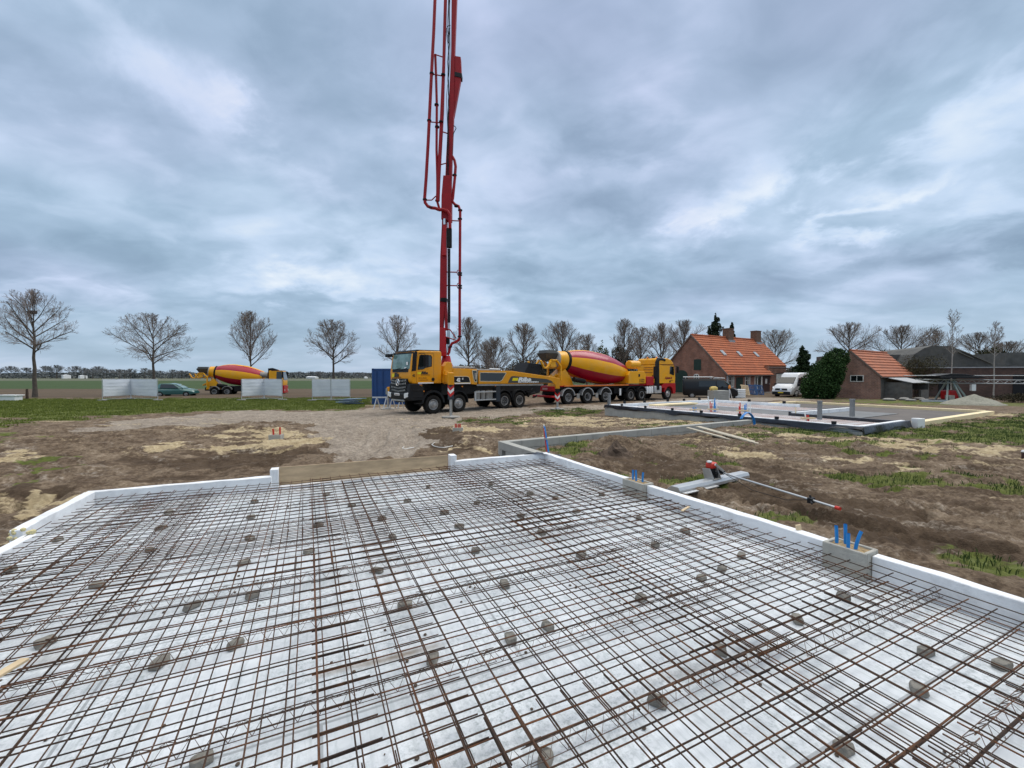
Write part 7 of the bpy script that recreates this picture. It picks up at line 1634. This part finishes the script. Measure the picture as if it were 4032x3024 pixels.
conifer(2816, 74, 1238, 1400, 105, 61, 'tall dark conifer rising behind the left chimney', ((.012,.022,.012),(.04,.06,.03))); conifer(2878, 78, 1275, 1400, 50, 63, 'small conifer tip right of the left chimney', ((.012,.022,.012),(.04,.06,.03)))
conifer(3160, 56, 1362, 1530, 95, 62, 'dark green conifer between the white van and the farmhouse', ((.008,.020,.010),(.03,.055,.02)))
def bush(px, dep, ytop, wpx, seed, cols, lab, n=5000, name='bush', size=.14, ybase=1540):
    base = B3(px, dep); zt = zat(ytop, dep); w = wpx*dep/F/2; rg = random.Random(seed); bl = [(rg.uniform(-.5, .5)*w, rg.uniform(-.4, .4)*w, zt*rg.uniform(.3, .72), w*rg.uniform(.35, .6), w*rg.uniform(.35, .6), zt*rg.uniform(.2, .32)) for _ in range(8)]+[(0, 0, zt*.45, w*.75, w*.6, zt*.45)]
    return leafmass(name, base, bl, n, size, cols, lab, 'bush', seed, 'bushes around the farmyard', (.12, zt*.5))
bush(2370, 62, 1338, 90, 71, ((.035,.042,.012),(.12,.13,.04)), 'yellow green budding bush above the mixer drum'); bush(2450, 60, 1352, 100, 72, ((.014,.018,.010),(.045,.05,.025)), 'dark bush behind the yellow water tank'); bush(2090, 68, 1395, 300, 73, ((.03,.028,.018),(.075,.065,.045)), 'brownish undergrowth behind the pump truck deck'); bush(2150, 66, 1410, 190, 74, ((.03,.028,.018),(.075,.065,.045)), 'brownish undergrowth behind the mixer hopper'); bush(2560, 68, 1390, 170, 75, ((.025,.025,.016),(.06,.06,.035)), 'dull bush behind the mixer cab')
bush(3620, 43, 1375, 170, 76, ((.028,.026,.012),(.085,.075,.035)), 'olive brown thicket in front of the long shed', 7000, size=.06); bush(3520, 60, 1372, 90, 77, ((.010,.020,.010),(.03,.05,.02)), 'dark evergreen bush behind the small barn roof'); bush(3880, 58, 1362, 120, 78, ((.028,.028,.012),(.07,.068,.03)), 'olive bush behind the long shed roof'); bush(3990, 34, 1545, 160, 79, ((.02,.018,.010),(.055,.045,.025)), 'low dark brambles at the foot of the long shed', 3000, size=.05); bush(4000, 56, 1440, 110, 80, ((.02,.035,.012),(.06,.085,.03)), 'green bush beside the shed at the right edge'); bush(3100, 66, 1450, 140, 81, ((.03,.028,.018),(.075,.065,.045)), 'brown shrubs right of the farmhouse')
# ------------------------------------------------------------------ distant tree line
fardist = 300
protos = [bare_tree('distant_tree', (0, 0, 0), 10, 3.2, 30, 10.5, 90+i, up=.35, nlimb=9, minr=.05, levels=3, twigs=1.2, r0=.3, cm=mat('hazed_twig%d' % i, (.20,.205,.21), .9), label='x', group='distant leafless trees on the horizon') for i in range(3)]  # haze put into the pale grey twig colour, no air volume
cnt = 0
far_list = [(-10,1452,40),(44,1442,55),(105,1448,60),(180,1441,55),(222,1438,60),(300,1442,58),(335,1449,50),(365,1452,50),(388,1443,60),(410,1452,45),(440,1456,50),(470,1454,50),(490,1456,45),(515,1452,50),(570,1450,50),(600,1456,40),(630,1460,40),(680,1456,45),(715,1459,40),(735,1461,40),(1125,1465,40),(1150,1466,40),(1180,1463,40),(1225,1463,50),(1260,1462,50),(1345,1462,50),(1410,1468,40),(1440,1470,40)]
places = ['far left of the first tree', 'left of the first tree', 'just behind the first tree', 'right of the first tree']
for (px, yt, w) in far_list:
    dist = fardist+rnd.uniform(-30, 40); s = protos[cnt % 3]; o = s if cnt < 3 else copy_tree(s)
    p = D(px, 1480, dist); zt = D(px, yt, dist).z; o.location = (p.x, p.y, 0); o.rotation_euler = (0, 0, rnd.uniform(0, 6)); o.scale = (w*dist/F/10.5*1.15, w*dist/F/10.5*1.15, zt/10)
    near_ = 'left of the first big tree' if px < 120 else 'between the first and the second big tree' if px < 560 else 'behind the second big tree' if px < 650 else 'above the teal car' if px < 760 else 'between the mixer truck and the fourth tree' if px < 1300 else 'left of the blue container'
    o['label'] = 'small haze-tinted leafless tree on the horizon '+near_; cnt += 1
# belt of hedges and woods at the horizon: nobody could count it
def belt():
    rg = np.random.default_rng(5); n = 42000; px = rg.uniform(-2500, 1550, n); dist = rg.uniform(300, 340, n); x = (px-2016)/F*dist
    top = 2.2+ (1478-1467)*dist/F*(.55+.75*fbm(px/60, px*0, 3, 8)); z = rg.uniform(0, 1, n)**.8*top; s = rg.uniform(.35, .9, n)[:, None]
    p = np.stack([x, dist, z], -1); a = rg.normal(size=(n, 3)); a /= np.linalg.norm(a, axis=1)[:, None]; b = np.cross(a, rg.normal(size=(n, 3))); b /= np.linalg.norm(b, axis=1)[:, None]
    v = np.stack([p-a*s, p+b*s*.6, p+a*s, p-b*s*.6], 1); me = bpy.data.meshes.new('far_hedges'); me.vertices.add(n*4); me.vertices.foreach_set('co', v.astype(np.float32).ravel()); f = np.arange(n*4, dtype=np.int32)
    me.loops.add(n*4); me.loops.foreach_set('vertex_index', f); me.polygons.add(n); me.polygons.foreach_set('loop_start', np.arange(0, n*4, 4, dtype=np.int32)); me.polygons.foreach_set('loop_total', np.full(n, 4, np.int32)); me.update()
    me.materials.append(mat('far_hedge', (.105,.118,.122), .9, var=.3, vscale=.05)); o = bpy.data.objects.new('far_hedges', me); C.objects.link(o); tag(o, 'haze-tinted grey belt of hedges and woods along the flat horizon', 'hedge', kind='stuff')  # distance haze painted into the hedge colour, greyer and bluer
belt()
def belt2():
    rg = np.random.default_rng(6); n = 26000; px = rg.uniform(1550, 5200, n); dist = rg.uniform(110, 135, n); x = (px-2016)/F*dist
    top = 2.2+38*dist/F*(.5+.8*fbm(px/90, px*0, 3, 18)); z = rg.uniform(0, 1, n)**.8*top; s = rg.uniform(.2, .5, n)[:, None]
    p = np.stack([x, dist, z], -1); a = rg.normal(size=(n, 3)); a /= np.linalg.norm(a, axis=1)[:, None]; b = np.cross(a, rg.normal(size=(n, 3))); b /= np.linalg.norm(b, axis=1)[:, None]
    v = np.stack([p-a*s, p+b*s*.5, p+a*s, p-b*s*.5], 1); me = bpy.data.meshes.new('far_woods'); me.vertices.add(n*4); me.vertices.foreach_set('co', v.astype(np.float32).ravel()); f = np.arange(n*4, dtype=np.int32)
    me.loops.add(n*4); me.loops.foreach_set('vertex_index', f); me.polygons.add(n); me.polygons.foreach_set('loop_start', np.arange(0, n*4, 4, dtype=np.int32)); me.polygons.foreach_set('loop_total', np.full(n, 4, np.int32)); me.update()
    me.materials.append(mat('far_wood', (.07,.063,.052), .9, var=.3, vscale=.1)); o = bpy.data.objects.new('far_woods', me); C.objects.link(o); tag(o, 'brownish woods behind the farmyard', 'woods', kind='stuff')
belt2()
for (px, y0, y1, w, lab) in ((246, 1478, 1483, 4, 'tiny white farm building on the horizon right of the first tree'), (312, 1480, 1484, 4, 'tiny white building on the horizon between two hedges'), (1223, 1485, 1489, 18, 'long white shed on the horizon above the right white screens'), (1436, 1486, 1489, 3, 'tiny white dome left of the blue container')):
    a = D(px, y1, 292); h = (y1-y0+3)*292/F; ww = w*292/F; t = thing('distant_building', lab, 'building', (a.x, a.y, 0)); MB().box(-ww, ww, 0, 5, 0, max(a.z, 0)+h*.6).build('wall', white, t); MB().prism([(-.3, max(a.z, 0)+h*.6), (2.5, max(a.z, 0)+h), (5.3, max(a.z, 0)+h*.6)], -ww, ww, ax='x').build('roof', white, t)
